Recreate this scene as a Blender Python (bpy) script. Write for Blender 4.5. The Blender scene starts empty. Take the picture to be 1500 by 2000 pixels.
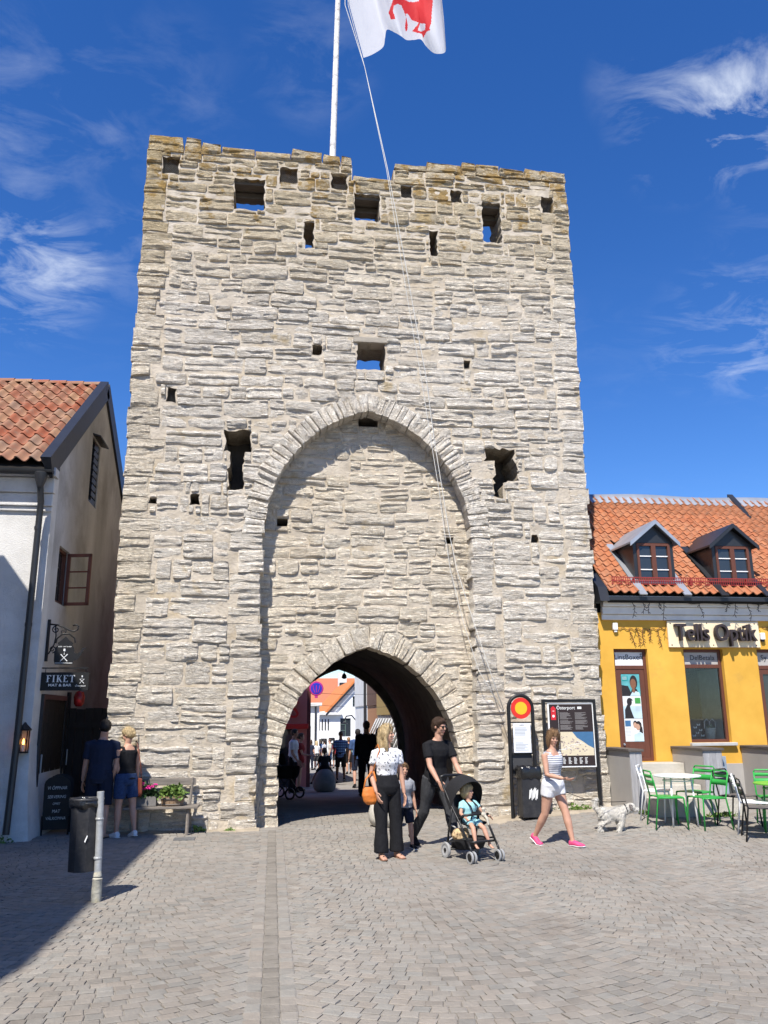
import bpy, bmesh, math, random
import numpy as np
from mathutils import Vector, Matrix, Euler, noise, geometry
random.seed(7); RS = np.random.RandomState(11)
sc = bpy.context.scene
R = math.radians
# ------------------------------------------------------------------ camera
FPX = 1600.0                                   # focal length in photograph pixels (1500 x 2000)
YAW, PITCH, ROLL = R(7.6), R(14.07), R(-.46)
CAM = Vector((-1.72, -14.66, 1.80))
fwd = Vector((math.sin(YAW)*math.cos(PITCH), math.cos(YAW)*math.cos(PITCH), math.sin(PITCH)))
r0 = Vector((math.cos(YAW), -math.sin(YAW), 0)); u0 = r0.cross(fwd)
rgt = r0*math.cos(ROLL)+u0*math.sin(ROLL); upv = u0*math.cos(ROLL)-r0*math.sin(ROLL)
cd = bpy.data.cameras.new('camera'); cam = bpy.data.objects.new('camera', cd); sc.collection.objects.link(cam)
M3 = Matrix((rgt, upv, -fwd)).transposed().to_4x4(); M3.translation = CAM
cam.matrix_world = M3
cd.sensor_fit = 'VERTICAL'; cd.sensor_height = 36; cd.lens = 36*FPX/2000; cd.clip_start = .1; cd.clip_end = 3000
sc.camera = cam
sc.render.resolution_x, sc.render.resolution_y = 768, 1024
# ------------------------------------------------------------------ sun and sky
SH = Vector((.32, .70, -1.07)).normalized()     # the way sunlight travels, from the shadow of the litter bin post
EL = math.asin(-SH.z); AZ = math.atan2(-SH.x, -SH.y)
sd = bpy.data.lights.new('sun', 'SUN'); sd.energy = 5.0; sd.angle = R(.53); sd.color = (1, .95, .87)
sun = bpy.data.objects.new('sun', sd); sc.collection.objects.link(sun); sun.location = (-10, -20, 40)
sun.rotation_euler = SH.to_track_quat('-Z', 'Y').to_euler()
w = bpy.data.worlds.new('World'); sc.world = w; w.use_nodes = True
nt = w.node_tree; nt.nodes.clear()
def wn(t, **k):
    n = nt.nodes.new(t)
    for a, b in k.items(): setattr(n, a, b)
    return n
out = wn('ShaderNodeOutputWorld'); bg = wn('ShaderNodeBackground'); bg.inputs[1].default_value = .084
sky = wn('ShaderNodeTexSky', sky_type='NISHITA', sun_disc=False, sun_elevation=EL, sun_rotation=AZ, altitude=0, air_density=1.0, dust_density=.0, ozone_density=6.0)
hs = wn('ShaderNodeHueSaturation'); hs.inputs['Saturation'].default_value = 1.24; hs.inputs['Value'].default_value = 1.36; hs.inputs['Hue'].default_value = .512
nt.links.new(sky.outputs[0], hs.inputs['Color'])
tc = wn('ShaderNodeTexCoord'); sep = wn('ShaderNodeSeparateXYZ'); nt.links.new(tc.outputs['Generated'], sep.inputs[0])
# cirrus: directions projected on a flat layer far above
zc = wn('ShaderNodeMath', operation='MAXIMUM'); zc.inputs[1].default_value = .05; nt.links.new(sep.outputs[2], zc.inputs[0])
dv = wn('ShaderNodeCombineXYZ')
for i in (0, 1):
    d = wn('ShaderNodeMath', operation='DIVIDE'); nt.links.new(sep.outputs[i], d.inputs[0]); nt.links.new(zc.outputs[0], d.inputs[1]); nt.links.new(d.outputs[0], dv.inputs[i])
mp = wn('ShaderNodeMapping'); mp.inputs['Rotation'].default_value = (0, 0, R(-38)); mp.inputs['Scale'].default_value = (1.0, 1.35, 1); mp.inputs['Location'].default_value = (.3, .55, 0)
nt.links.new(dv.outputs[0], mp.inputs[0])
n1 = wn('ShaderNodeTexNoise'); n1.inputs['Scale'].default_value = 4.6; n1.inputs['Detail'].default_value = 9; n1.inputs['Roughness'].default_value = .62; n1.inputs['Distortion'].default_value = .6
n2 = wn('ShaderNodeTexNoise'); n2.inputs['Scale'].default_value = .75; n2.inputs['Detail'].default_value = 3
nt.links.new(mp.outputs[0], n1.inputs[0]); nt.links.new(mp.outputs[0], n2.inputs[0])
c1 = wn('ShaderNodeMapRange'); c1.inputs[1].default_value = .46; c1.inputs[2].default_value = .92
c2 = wn('ShaderNodeMapRange'); c2.inputs[1].default_value = .52; c2.inputs[2].default_value = .9; c2.inputs[4].default_value = .55
nt.links.new(n1.outputs[0], c1.inputs[0]); nt.links.new(n2.outputs[0], c2.inputs[0])
mu = wn('ShaderNodeMath', operation='MULTIPLY'); nt.links.new(c1.outputs[0], mu.inputs[0]); nt.links.new(c2.outputs[0], mu.inputs[1])
last = mu
def pdir(px, py):
    return (fwd + rgt*((px-750)/FPX) + upv*((1000-py)/FPX)).normalized()
for (px, py, rad, amp) in [(1330, 250, 5, .9), (1420, 215, 4.5, 1.1), (1480, 190, 4, 1.1), (1470, 280, 4, .9), (50, 530, 5.5, 1.1), (110, 520, 3.5, .8), (240, 490, 4, .55), (1400, 645, 5, .6), (1500, 690, 3.5, .6), (60, 220, 7, .45), (320, 190, 6, .3), (610, 110, 5, .4), (1260, 160, 4, .5), (1660, 560, 10, .5), (-250, 330, 12, .5), (1900, 120, 12, .5)]:
    dt = wn('ShaderNodeVectorMath', operation='DOT_PRODUCT'); nt.links.new(tc.outputs['Generated'], dt.inputs[0]); dt.inputs[1].default_value = pdir(px, py)
    mr = wn('ShaderNodeMapRange', interpolation_type='SMOOTHSTEP'); mr.inputs[1].default_value = math.cos(R(rad)); mr.inputs[2].default_value = math.cos(R(rad*.12)); mr.inputs[3].default_value = 0; mr.inputs[4].default_value = amp
    nt.links.new(dt.outputs['Value'], mr.inputs[0])
    m2 = wn('ShaderNodeMath', operation='MULTIPLY'); nt.links.new(mr.outputs[0], m2.inputs[0]); nt.links.new(c1.outputs[0], m2.inputs[1])
    m3 = wn('ShaderNodeMath', operation='MULTIPLY_ADD'); nt.links.new(m2.outputs[0], m3.inputs[0]); m3.inputs[1].default_value = 1.7; nt.links.new(last.outputs[0], m3.inputs[2]); last = m3
cl = wn('ShaderNodeMath', operation='MULTIPLY', use_clamp=True); cl.inputs[1].default_value = .28; nt.links.new(last.outputs[0], cl.inputs[0])
mx = wn('ShaderNodeMixRGB'); mx.inputs[2].default_value = (8.2, 8.8, 9.6, 1)
nt.links.new(cl.outputs[0], mx.inputs[0]); nt.links.new(hs.outputs[0], mx.inputs[1]); nt.links.new(mx.outputs[0], bg.inputs[0]); nt.links.new(bg.outputs[0], out.inputs[0])
vs = sc.view_settings; vs.view_transform = 'Standard'; vs.look = 'None'; vs.exposure = .60; vs.gamma = 1; vs.use_curve_mapping = False
sc.cycles.max_bounces = 6; sc.cycles.diffuse_bounces = 4; sc.cycles.glossy_bounces = 2; sc.cycles.transmission_bounces = 4; sc.cycles.transparent_max_bounces = 8

# ------------------------------------------------------------------ photograph pixels to places
def smooth(t): t = min(1, max(0, t)); return t*t*(3-2*t)
def gz(x, y):                                   # height of the ground
    return .22*smooth((x-.3)/4.2)*smooth((y+4.5)/4.3)*(1-smooth((y-2)/3)) - .034*max(0, y-3)*(1 if y < 70 else 70/y)
def ray(px, py): return fwd + rgt*((px-750)/FPX) + upv*((1000-py)/FPX)
def PY(px, py, Y): d = ray(px, py); return CAM + d*((Y-CAM.y)/d.y)
def PX(px, py, X): d = ray(px, py); return CAM + d*((X-CAM.x)/d.x)
def PZ(px, py, Z): d = ray(px, py); return CAM + d*((Z-CAM.z)/d.z)
def PG(px, py):
    z = 0
    for i in range(12): p = PZ(px, py, z); z = .5*z+.5*gz(p.x, p.y)
    p = PZ(px, py, z); p.z = gz(p.x, p.y); return p
# ------------------------------------------------------------------ object helpers
COL = sc.collection
def link(o, parent=None):
    COL.objects.link(o)
    if parent is not None: o.parent = parent
    return o
def tag(o, label=None, cat=None, group=None, kind=None):
    if label: o['label'] = label
    if cat: o['category'] = cat
    if group: o['group'] = group
    if kind: o['kind'] = kind
    return o
def thing(name, label, cat, loc=(0, 0, 0), rz=0, group=None):
    o = bpy.data.objects.new(name, None); o.empty_display_size = .1; link(o); o.location = loc; o.rotation_euler = (0, 0, rz)
    return tag(o, label, cat, group)
def mesh_obj(name, verts, faces, mat=None, parent=None, sm=False):
    me = bpy.data.meshes.new(name); me.from_pydata([tuple(v) for v in verts], [], [tuple(f) for f in faces]); me.update()
    if mat is not None: me.materials.append(mat)
    if sm: me.polygons.foreach_set('use_smooth', [True]*len(me.polygons))
    return link(bpy.data.objects.new(name, me), parent)
class MB:
    """collects simple solids and links them as one mesh"""
    def __init__(s): s.v = []; s.f = []; s.m = []
    def add(s, v, f, mi=0):
        k = len(s.v); s.v += [Vector(a) for a in v]; s.f += [tuple(i+k for i in q) for q in f]; s.m += [mi]*len(f); return s
    def box(s, a, b, mi=0, bev=0, M=None):
        x0, y0, z0 = [min(p, q) for p, q in zip(a, b)]; x1, y1, z1 = [max(p, q) for p, q in zip(a, b)]
        if bev <= 0:
            v = [(x0,y0,z0),(x1,y0,z0),(x1,y1,z0),(x0,y1,z0),(x0,y0,z1),(x1,y0,z1),(x1,y1,z1),(x0,y1,z1)]
            f = [(3,2,1,0),(4,5,6,7),(0,1,5,4),(1,2,6,5),(2,3,7,6),(3,0,4,7)]
        else:
            bm = bmesh.new(); bmesh.ops.create_cube(bm, size=1)
            for q in bm.verts: q.co = Vector(((x0+x1)/2+q.co.x*(x1-x0), (y0+y1)/2+q.co.y*(y1-y0), (z0+z1)/2+q.co.z*(z1-z0)))
            bmesh.ops.bevel(bm, geom=bm.edges[:], offset=bev, segments=2, affect='EDGES', profile=.6)
            bm.verts.index_update(); v = [q.co.copy() for q in bm.verts]; f = [[q.index for q in p.verts] for p in bm.faces]; bm.free()
        if M is not None: v = [M @ Vector(q) for q in v]
        return s.add(v, f, mi)
    def obox(s, c, ax, ay, az, mi=0):           # box from centre and three half axes
        c, ax, ay, az = Vector(c), Vector(ax), Vector(ay), Vector(az)
        v = [c-ax-ay-az, c+ax-ay-az, c+ax+ay-az, c-ax+ay-az, c-ax-ay+az, c+ax-ay+az, c+ax+ay+az, c-ax+ay+az]
        return s.add(v, [(3,2,1,0),(4,5,6,7),(0,1,5,4),(1,2,6,5),(2,3,7,6),(3,0,4,7)], mi)
    def tube(s, pts, r, n=8, mi=0, closed=False, cap=True):
        pts = [Vector(p) for p in pts]; m = len(pts)
        rr = r if isinstance(r, (list, tuple)) else [r]*m
        up = None; base = len(s.v); vs_ = []
        for i, p in enumerate(pts):
            a = pts[(i-1) % m] if (closed or i > 0) else p; b = pts[(i+1) % m] if (closed or i < m-1) else p
            t = (b-a).normalized()
            if up is None: up = t.cross(Vector((.3, .9, .25)) if abs(t.z) > .8 else Vector((0, 0, 1))).normalized()
            up = (up - t*up.dot(t)).normalized(); sd_ = t.cross(up)
            for k in range(n):
                g = 2*math.pi*k/n; vs_.append(p + (up*math.cos(g)+sd_*math.sin(g))*rr[i])
        f = []
        for i in range(m if closed else m-1):
            for k in range(n):
                j = (i+1) % m; f.append((i*n+k, i*n+(k+1) % n, j*n+(k+1) % n, j*n+k))
        if cap and not closed: f += [tuple(range(n))[::-1], tuple((m-1)*n+k for k in range(n))]
        return s.add(vs_, f, mi)
    def lathe(s, prof, c=(0, 0, 0), n=20, axis='Z', mi=0, closed=False):  # prof: (radius, height)
        c = Vector(c); v = []; f = []; m = len(prof)
        for (r, h) in prof:
            for k in range(n):
                g = 2*math.pi*k/n; a, b = r*math.cos(g), r*math.sin(g)
                v.append(c + (Vector((a, b, h)) if axis == 'Z' else Vector((a, h, b)) if axis == 'Y' else Vector((h, a, b))))
        for i in range(m if closed else m-1):
            for k in range(n):
                j = (i+1) % m; f.append((i*n+k, i*n+(k+1) % n, j*n+(k+1) % n, j*n+k))
        if not closed: f += [tuple(range(n))[::-1], tuple((m-1)*n+k for k in range(n))]
        return s.add(v, f, mi)
    def poly(s, pts, d, mi=0):                   # planar outline pushed along d
        pts = [Vector(p) for p in pts]; d = Vector(d); n = len(pts)
        tri = geometry.tessellate_polygon([pts]); v = pts+[p+d for p in pts]
        f = [tuple(t) for t in tri]+[tuple(i+n for i in t[::-1]) for t in tri]+[(i, (i+1) % n, (i+1) % n+n, i+n) for i in range(n)]
        return s.add(v, f, mi)
    def build(s, name, mats, parent=None, sm=False, fix=True, ang=None):
        mats = mats if isinstance(mats, (list, tuple)) else [mats]
        o = mesh_obj(name, s.v, s.f, None, parent, sm); me = o.data
        for m in mats: me.materials.append(m)
        if len(mats) > 1: me.polygons.foreach_set('material_index', s.m)
        if fix:
            bm = bmesh.new(); bm.from_mesh(me); bmesh.ops.recalc_face_normals(bm, faces=bm.faces[:]); bm.to_mesh(me); bm.free()
        if sm and ang:
            me.set_sharp_from_angle(angle=R(ang))
        return o
def slab(loops, y0, y1):
    """loops of (x, z): first the outline, then holes; a solid between y0 and y1"""
    tri = geometry.tessellate_polygon([[Vector((a, b, 0)) for a, b in L] for L in loops])
    flat = [p for L in loops for p in L]; n = len(flat); m = MB()
    v = [(a, y0, b) for a, b in flat]+[(a, y1, b) for a, b in flat]
    f = [tuple(t) for t in tri]+[tuple(i+n for i in t[::-1]) for t in tri]; k = 0
    for L in loops:
        q = len(L); f += [(k+i, k+(i+1) % q, k+(i+1) % q+n, k+i+n) for i in range(q)]; k += q
    return m.add(v, f)
def dup(o, parent=None):
    c = o.copy(); COL.objects.link(c); c.parent = parent
    for ch in list(o.children): dup(ch, c)
    return c
def text(name, body, size, M, mat, parent=None, ext=.002, align='CENTER', sx=1.0, shear=0, offset=0):
    cu = bpy.data.curves.new(name, 'FONT'); cu.body = body; cu.size = size; cu.extrude = ext; cu.align_x = align; cu.align_y = 'CENTER'; cu.resolution_u = 3; cu.shear = shear; cu.offset = offset
    t = bpy.data.objects.new(name, cu); COL.objects.link(t)
    dg = bpy.context.evaluated_depsgraph_get(); me = bpy.data.meshes.new_from_object(t.evaluated_get(dg)); bpy.data.objects.remove(t)
    me.transform(M @ Matrix.Diagonal((sx, 1, 1, 1))); me.materials.clear(); me.materials.append(mat); me.name = name
    return link(bpy.data.objects.new(name, me), parent)
def face_cam(loc, rz=0): return Matrix.Translation(Vector(loc)) @ Matrix.Rotation(rz, 4, 'Z') @ Matrix.Rotation(R(90), 4, 'X')   # text standing up, read from -y

# ------------------------------------------------------------------ materials
MATS = {}
def pm(name, col, rough=.7, var=.12, scale=6, bump=.15, bscale=30, metal=0, spec=.35, tint=None, attr=None, stretch=(1, 1, 1), dirt=None, dirt_amt=.0, dscale=2.2, emis=None, alpha=None, detail=5, stain=None):
    if name in MATS: return MATS[name]
    m = bpy.data.materials.new(name); m.use_nodes = True; t = m.node_tree; L = t.links; b = t.nodes['Principled BSDF']
    def N(k, **a):
        n = t.nodes.new(k)
        for x, y in a.items(): setattr(n, x, y)
        return n
    co = N('ShaderNodeTexCoord'); mp = N('ShaderNodeMapping'); mp.inputs['Scale'].default_value = stretch; L.new(co.outputs['Object'], mp.inputs[0])
    n = N('ShaderNodeTexNoise'); n.inputs['Scale'].default_value = scale; n.inputs['Detail'].default_value = detail; n.inputs['Roughness'].default_value = .6; L.new(mp.outputs[0], n.inputs[0])
    c = Vector(col[:3]); c2 = Vector(tint) if tint else c
    r = N('ShaderNodeValToRGB'); e = r.color_ramp.elements
    e[0].position = .28; e[1].position = .72; e[0].color = (*[x*(1-var) for x in c], 1); e[1].color = (*[min(1, x*(1+var)) for x in c2], 1)
    L.new(n.outputs[0], r.inputs[0]); cout = r.outputs[0]
    if attr:
        a = N('ShaderNodeAttribute', attribute_name=attr); x = N('ShaderNodeMixRGB', blend_type='MULTIPLY'); x.inputs[0].default_value = 1; L.new(cout, x.inputs[1]); L.new(a.outputs['Color'], x.inputs[2]); cout = x.outputs[0]
    if dirt:
        d = N('ShaderNodeTexNoise'); d.inputs['Scale'].default_value = dscale; d.inputs['Detail'].default_value = 8; d.inputs['Roughness'].default_value = .68; L.new(co.outputs['Object'], d.inputs[0])
        q = N('ShaderNodeMapRange'); q.inputs[1].default_value = .5; q.inputs[2].default_value = .72; q.inputs[4].default_value = dirt_amt; L.new(d.outputs[0], q.inputs[0])
        x = N('ShaderNodeMixRGB'); x.inputs[2].default_value = (*dirt, 1); L.new(q.outputs[0], x.inputs[0]); L.new(cout, x.inputs[1]); cout = x.outputs[0]
    if stain:
        d = N('ShaderNodeTexNoise'); d.inputs['Scale'].default_value = stain[3]; d.inputs['Detail'].default_value = 10; d.inputs['Roughness'].default_value = .72; L.new(co.outputs['Object'], d.inputs[0])
        q = N('ShaderNodeMapRange'); q.inputs[1].default_value = stain[4]; q.inputs[2].default_value = stain[4]+.14; q.inputs[4].default_value = stain[5]; L.new(d.outputs[0], q.inputs[0])
        x = N('ShaderNodeMixRGB'); x.inputs[2].default_value = (*stain[:3], 1); L.new(q.outputs[0], x.inputs[0]); L.new(cout, x.inputs[1]); cout = x.outputs[0]
    L.new(cout, b.inputs['Base Color']); b.inputs['Roughness'].default_value = rough; b.inputs['Metallic'].default_value = metal; b.inputs['Specular IOR Level'].default_value = spec
    if bump:
        n3 = N('ShaderNodeTexNoise'); n3.inputs['Scale'].default_value = bscale; n3.inputs['Detail'].default_value = 6; n3.inputs['Roughness'].default_value = .65; L.new(mp.outputs[0], n3.inputs[0])
        bp = N('ShaderNodeBump'); bp.inputs['Strength'].default_value = bump; bp.inputs['Distance'].default_value = .03; L.new(n3.outputs[0], bp.inputs['Height']); L.new(bp.outputs[0], b.inputs['Normal'])
    if emis: b.inputs['Emission Color'].default_value = (*emis[:3], 1); b.inputs['Emission Strength'].default_value = emis[3]
    MATS[name] = m; return m
def glass(name, col=(.03, .035, .04), rough=.06):
    if name in MATS: return MATS[name]
    m = pm(name, col, rough, .2, 1.5, 0, spec=.7); return m
def see_glass():
    if 'clear_glass' in MATS: return MATS['clear_glass']
    m = bpy.data.materials.new('clear_glass'); m.use_nodes = True; t = m.node_tree; t.nodes.clear()
    o = t.nodes.new('ShaderNodeOutputMaterial'); g = t.nodes.new('ShaderNodeBsdfGlossy'); g.inputs['Roughness'].default_value = .02; tr = t.nodes.new('ShaderNodeBsdfTransparent'); tr.inputs[0].default_value = (.93, .96, .95, 1)
    f = t.nodes.new('ShaderNodeFresnel'); f.inputs[0].default_value = 1.5; x = t.nodes.new('ShaderNodeMixShader')
    t.links.new(f.outputs[0], x.inputs[0]); t.links.new(tr.outputs[0], x.inputs[1]); t.links.new(g.outputs[0], x.inputs[2]); t.links.new(x.outputs[0], o.inputs[0]); MATS['clear_glass'] = m; return m
BLK = pm('black_paint', (.012, .012, .013), .45, .2, 5, .05, 60)
WHT = pm('white_paint', (.8, .8, .78), .5, .04, 5, .04, 60)
# ================================================================== ground
def _h(ix, iy, s): 
    a = (ix*374761393 + iy*668265263 + s*974634577) & 0xffffffff
    a = ((a ^ (a >> 13))*1274126177) & 0xffffffff
    return ((a ^ (a >> 16)) & 0xffff)/32767.5-1
def vn(x, y, s=0):
    x = np.asarray(x, float); y = np.asarray(y, float); ix = np.floor(x).astype(np.int64); iy = np.floor(y).astype(np.int64)
    fx = x-ix; fy = y-iy; fx = fx*fx*(3-2*fx); fy = fy*fy*(3-2*fy)
    return (_h(ix, iy, s)*(1-fx)+_h(ix+1, iy, s)*fx)*(1-fy)+(_h(ix, iy+1, s)*(1-fx)+_h(ix+1, iy+1, s)*fx)*fy
def attr_col(me, name, cols):                    # per-face colours as a face-corner attribute
    a = me.color_attributes.new(name, 'FLOAT_COLOR', 'CORNER')
    n = np.array([p.loop_total for p in me.polygons]); c = np.repeat(np.asarray(cols, np.float32), n, axis=0)
    a.data.foreach_set('color', np.concatenate([c, np.ones((len(c), 1), np.float32)], 1).ravel())
def ground_mat():
    m = pm('paving_joint', (.24, .218, .191), .92, .16, 1.1, .5, 55, tint=(.30, .278, .25), dirt=(.15, .125, .10), dirt_amt=.5, dscale=.8, spec=.15, detail=9, stain=(.10, .08, .06, .55, .54, .8))
    return m
GR = ground_mat()
def axis(a, b, near0, near1, st): 
    v = list(np.arange(near0, near1+.01, st)); s = st; x = near1
    while x < b: s *= 1.5; x += s; v.append(min(x, b))
    s = st; x = near0
    while x > a: s *= 1.5; x -= s; v.insert(0, max(x, a))
    return v
gx_ = axis(-600, 600, -7, 8, .5); gy_ = axis(-300, 900, -11, 45, .5)
gv = [(x, y, gz(x, y)-.004) for y in gy_ for x in gx_]; nx_ = len(gx_)
gf = [(j*nx_+i, j*nx_+i+1, (j+1)*nx_+i+1, (j+1)*nx_+i) for j in range(len(gy_)-1) for i in range(nx_-1)]
ground = tag(mesh_obj('ground', gv, gf, GR, None, True), kind='structure')
SETT = pm('sett_stone', (.243, .224, .196), .85, .10, 9, .45, 34, attr='tint', dirt=(.285, .26, .228), dirt_amt=.85, dscale=1.1, spec=.25, stain=(.12, .095, .075, .55, .56, .75))
setts = []                                      # (centre x, y, along-angle, length, width)
def arc_col(xc, hw, y0, y1, A=.5, pitch=.108):
    yr = y0
    while yr < y1:
        n = max(1, int(round(2*hw*1.11/.125))); off = random.random()*.6
        for k in range(-1, n+1):
            u = -1+2*(k+.5+off)/n
            if abs(u) > 1: continue
            x = xc+u*hw; y = yr+A*(u*u-1)*.9; sl = math.atan(2*A*.9*u/hw)
            setts.append((x, y, sl, 2*hw/n/math.cos(sl)*.99, pitch*math.cos(sl)))
        yr += pitch
xr = -1.515
while xr < 7.5: arc_col(xr+1.3, 1.3, -10.5, 2.6); xr += 2.6
xl = -1.865
while xl > -6: arc_col(xl-1.3, 1.3, -10.5, 1.0); xl -= 2.6
for cx_, wd in ((-1.575, .11), (-1.69, .12), (-1.805, .11)):   # the straight gutter courses
    y = -10.5
    while y < 2.6:
        l = random.uniform(.10, .17) if wd != .12 else random.uniform(.09, .14); setts.append((cx_, y+l/2, math.pi/2, l, wd)); y += l
def in_view(x, y, mg=60):
    d = Vector((x, y, gz(x, y)))-CAM; q = d.dot(fwd)
    if q < .5: return None
    px = 750+FPX*d.dot(rgt)/q; py = 1000-FPX*d.dot(upv)/q
    return (px, py, q) if -mg < px < 1500+mg and py < 2000+mg else None
keep = []
for s in setts:
    x, y = s[0], s[1]
    if y > -.12 and (x < -1.55 or x > 1.55) : continue
    if y > -1.0 and x > 4.9: continue
    if x < -5.4 and y > -.7: continue
    v = in_view(x, y, 320)
    if v: keep.append((v[2], s, v))
keep.sort(key=lambda a: a[0])
def sett_geo(s):
    x, y, a, l, wd = s; ca, sa = math.cos(a), math.sin(a); g = random.uniform(.003, .008)
    hl, hw_ = l/2-g/2, wd/2-g/2; up = random.uniform(.004, .008); t1, t2 = random.uniform(-.014, .014), random.uniform(-.02, .02); v = []
    for (k, ins, h) in ((0, 0, -.03), (1, 0, up-.003), (2, .009, up)):
        for (p, q) in ((-1, -1), (1, -1), (1, 1), (-1, 1)):
            jx, jy = random.uniform(-.006, .006), random.uniform(-.005, .005)
            lx, ly = p*(hl-ins)+jx, q*(hw_-ins)+jy; X, Y = x+lx*ca-ly*sa, y+lx*sa+ly*ca
            v.append((X, Y, gz(X, Y)+h+(lx*t1+ly*t2 if k else 0)))
    f = [(8, 9, 10, 11)]+[(b+i, b+(i+1) % 4, b+4+(i+1) % 4, b+4+i) for b in (0, 4) for i in range(4)]
    return v, f
def sett_tint(s):
    if s[4] == .12: q = random.uniform(.72, .95); return (q, q*.98, q*.95)
    n = float(vn(s[0]*.8, s[1]*.8, 3)); t = random.choice((random.uniform(.92, 1.07), random.uniform(.92, 1.07), random.uniform(.80, 1.14)))*(1+.10*n); w_ = random.uniform(-.03, .05); return (t*(1+w_), t, t*(1-w_*.7))
vis = [k for k in keep if 0 < k[2][0] < 1500 and k[2][1] < 1996]
big = set(id(k) for k in vis[:300])
av, af, ac = [], [], []
for k in keep:
    v, f = sett_geo(k[1]); tn = sett_tint(k[1])
    if id(k) in big:
        o = mesh_obj('sett', v, f, SETT, ground); attr_col(o.data, 'tint', [tn]*len(f))
    else:
        b = len(av); av += v; af += [tuple(i+b for i in q) for q in f]; ac += [tn]*len(f)
o = mesh_obj('setts', av, af, SETT, ground); attr_col(o.data, 'tint', ac); o['kind'] = 'stuff'

# ================================================================== gate tower
def stone_mat(name, strata=True):
    m = bpy.data.materials.new(name); m.use_nodes = True; t = m.node_tree; L = t.links; b = t.nodes['Principled BSDF']
    N = t.nodes.new
    co = N('ShaderNodeTexCoord'); at = N('ShaderNodeAttribute'); at.attribute_name = 'tint'
    def noise_(scale, st=(1, 1, 1), det=8, ro=.65, dist=0):
        mp = N('ShaderNodeMapping'); mp.inputs['Scale'].default_value = st; L.new(co.outputs['Object'], mp.inputs[0])
        n = N('ShaderNodeTexNoise'); n.inputs['Scale'].default_value = scale; n.inputs['Detail'].default_value = det; n.inputs['Roughness'].default_value = ro; n.inputs['Distortion'].default_value = dist
        L.new(mp.outputs[0], n.inputs[0]); return n.outputs[0]
    def rng(s, a, c, lo=0, hi=1):
        r = N('ShaderNodeMapRange'); r.inputs[1].default_value = a; r.inputs[2].default_value = c; r.inputs[3].default_value = lo; r.inputs[4].default_value = hi; L.new(s, r.inputs[0]); return r.outputs[0]
    def mix(f, a, c, mode='MIX'):
        x = N('ShaderNodeMixRGB'); x.blend_type = mode
        if isinstance(f, float): x.inputs[0].default_value = f
        else: L.new(f, x.inputs[0])
        for i, q in ((1, a), (2, c)):
            if isinstance(q, tuple): x.inputs[i].default_value = (*q, 1)
            else: L.new(q, x.inputs[i])
        return x.outputs[0]
    st = (1, 1, 6.5) if strata else (1, 1, 1)
    big_ = noise_(.9, det=6); mid = noise_(5, st if strata else (1, 1, 1), 8, .7); fine = noise_(3.6 if strata else 9, (2.6, 2.6, 10) if strata else (2, 2, 2), 10, .72, .4); gr = noise_(38, det=5)
    c = mix(rng(big_, .35, .65), (.84, .775, .675), (.79, .70, .575)); c = mix(rng(mid, .38, .62), c, (.90, .865, .79))
    c = mix(rng(fine, .33, .40, .4, 0), c, (.30, .255, .205))                 # bedding cracks darkened in the colour, standing in for their shade
    c = mix(rng(gr, .38, .55, .22, 0), c, (.50, .44, .36))
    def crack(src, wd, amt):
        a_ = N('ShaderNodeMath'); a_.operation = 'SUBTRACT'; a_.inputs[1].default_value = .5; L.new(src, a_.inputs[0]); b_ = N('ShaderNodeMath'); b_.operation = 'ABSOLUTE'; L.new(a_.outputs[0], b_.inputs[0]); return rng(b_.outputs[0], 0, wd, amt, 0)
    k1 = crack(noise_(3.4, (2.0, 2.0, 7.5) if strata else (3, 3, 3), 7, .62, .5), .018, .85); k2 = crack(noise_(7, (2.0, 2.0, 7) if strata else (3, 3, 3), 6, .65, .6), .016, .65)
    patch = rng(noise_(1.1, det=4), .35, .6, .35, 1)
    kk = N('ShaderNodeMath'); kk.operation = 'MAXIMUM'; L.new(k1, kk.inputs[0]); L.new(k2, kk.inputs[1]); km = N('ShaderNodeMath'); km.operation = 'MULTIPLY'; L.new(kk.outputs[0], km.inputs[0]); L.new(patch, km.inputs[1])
    c = mix(km.outputs[0], c, (.27, .23, .185))                              # thin crack lines, crevice shade painted into the colour
    c = mix(1.0, c, at.outputs['Color'], 'MULTIPLY')
    sz = N('ShaderNodeSeparateXYZ'); L.new(co.outputs['Object'], sz.inputs[0])
    li = noise_(2.3, det=9, ro=.75); top = rng(sz.outputs[2], 9.5, 13.2, .0, .20)
    ad = N('ShaderNodeMath'); ad.operation = 'ADD'; L.new(li, ad.inputs[0]); L.new(top, ad.inputs[1])
    c = mix(rng(ad.outputs[0], .66, .73, 0, .75), c, (.40, .235, .05))         # ochre lichen, thicker towards the parapet
    oc = noise_(1.35, (1, 1, .8), 7, .6); c = mix(rng(oc, .625, .69, 0, .6), c, (.56, .40, .17))
    L.new(c, b.inputs['Base Color']); b.inputs['Roughness'].default_value = .92; b.inputs['Specular IOR Level'].default_value = .15
    hh = N('ShaderNodeMath'); hh.operation = 'MULTIPLY_ADD'; L.new(gr, hh.inputs[0]); hh.inputs[1].default_value = .45; hq = N('ShaderNodeMath'); hq.operation = 'SUBTRACT'; L.new(rng(fine, .34, .56), hq.inputs[0]); kh = N('ShaderNodeMath'); kh.operation = 'MULTIPLY'; kh.inputs[1].default_value = .6; L.new(kk.outputs[0], kh.inputs[0]); L.new(kh.outputs[0], hq.inputs[1]); L.new(hq.outputs[0], hh.inputs[2])
    bp = N('ShaderNodeBump'); bp.inputs['Strength'].default_value = .95; bp.inputs['Distance'].default_value = .024; L.new(hh.outputs[0], bp.inputs['Height']); L.new(bp.outputs[0], b.inputs['Normal'])
    return m
STONE = stone_mat('limestone'); VOUS = stone_mat('limestone_dressed', False)
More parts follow.
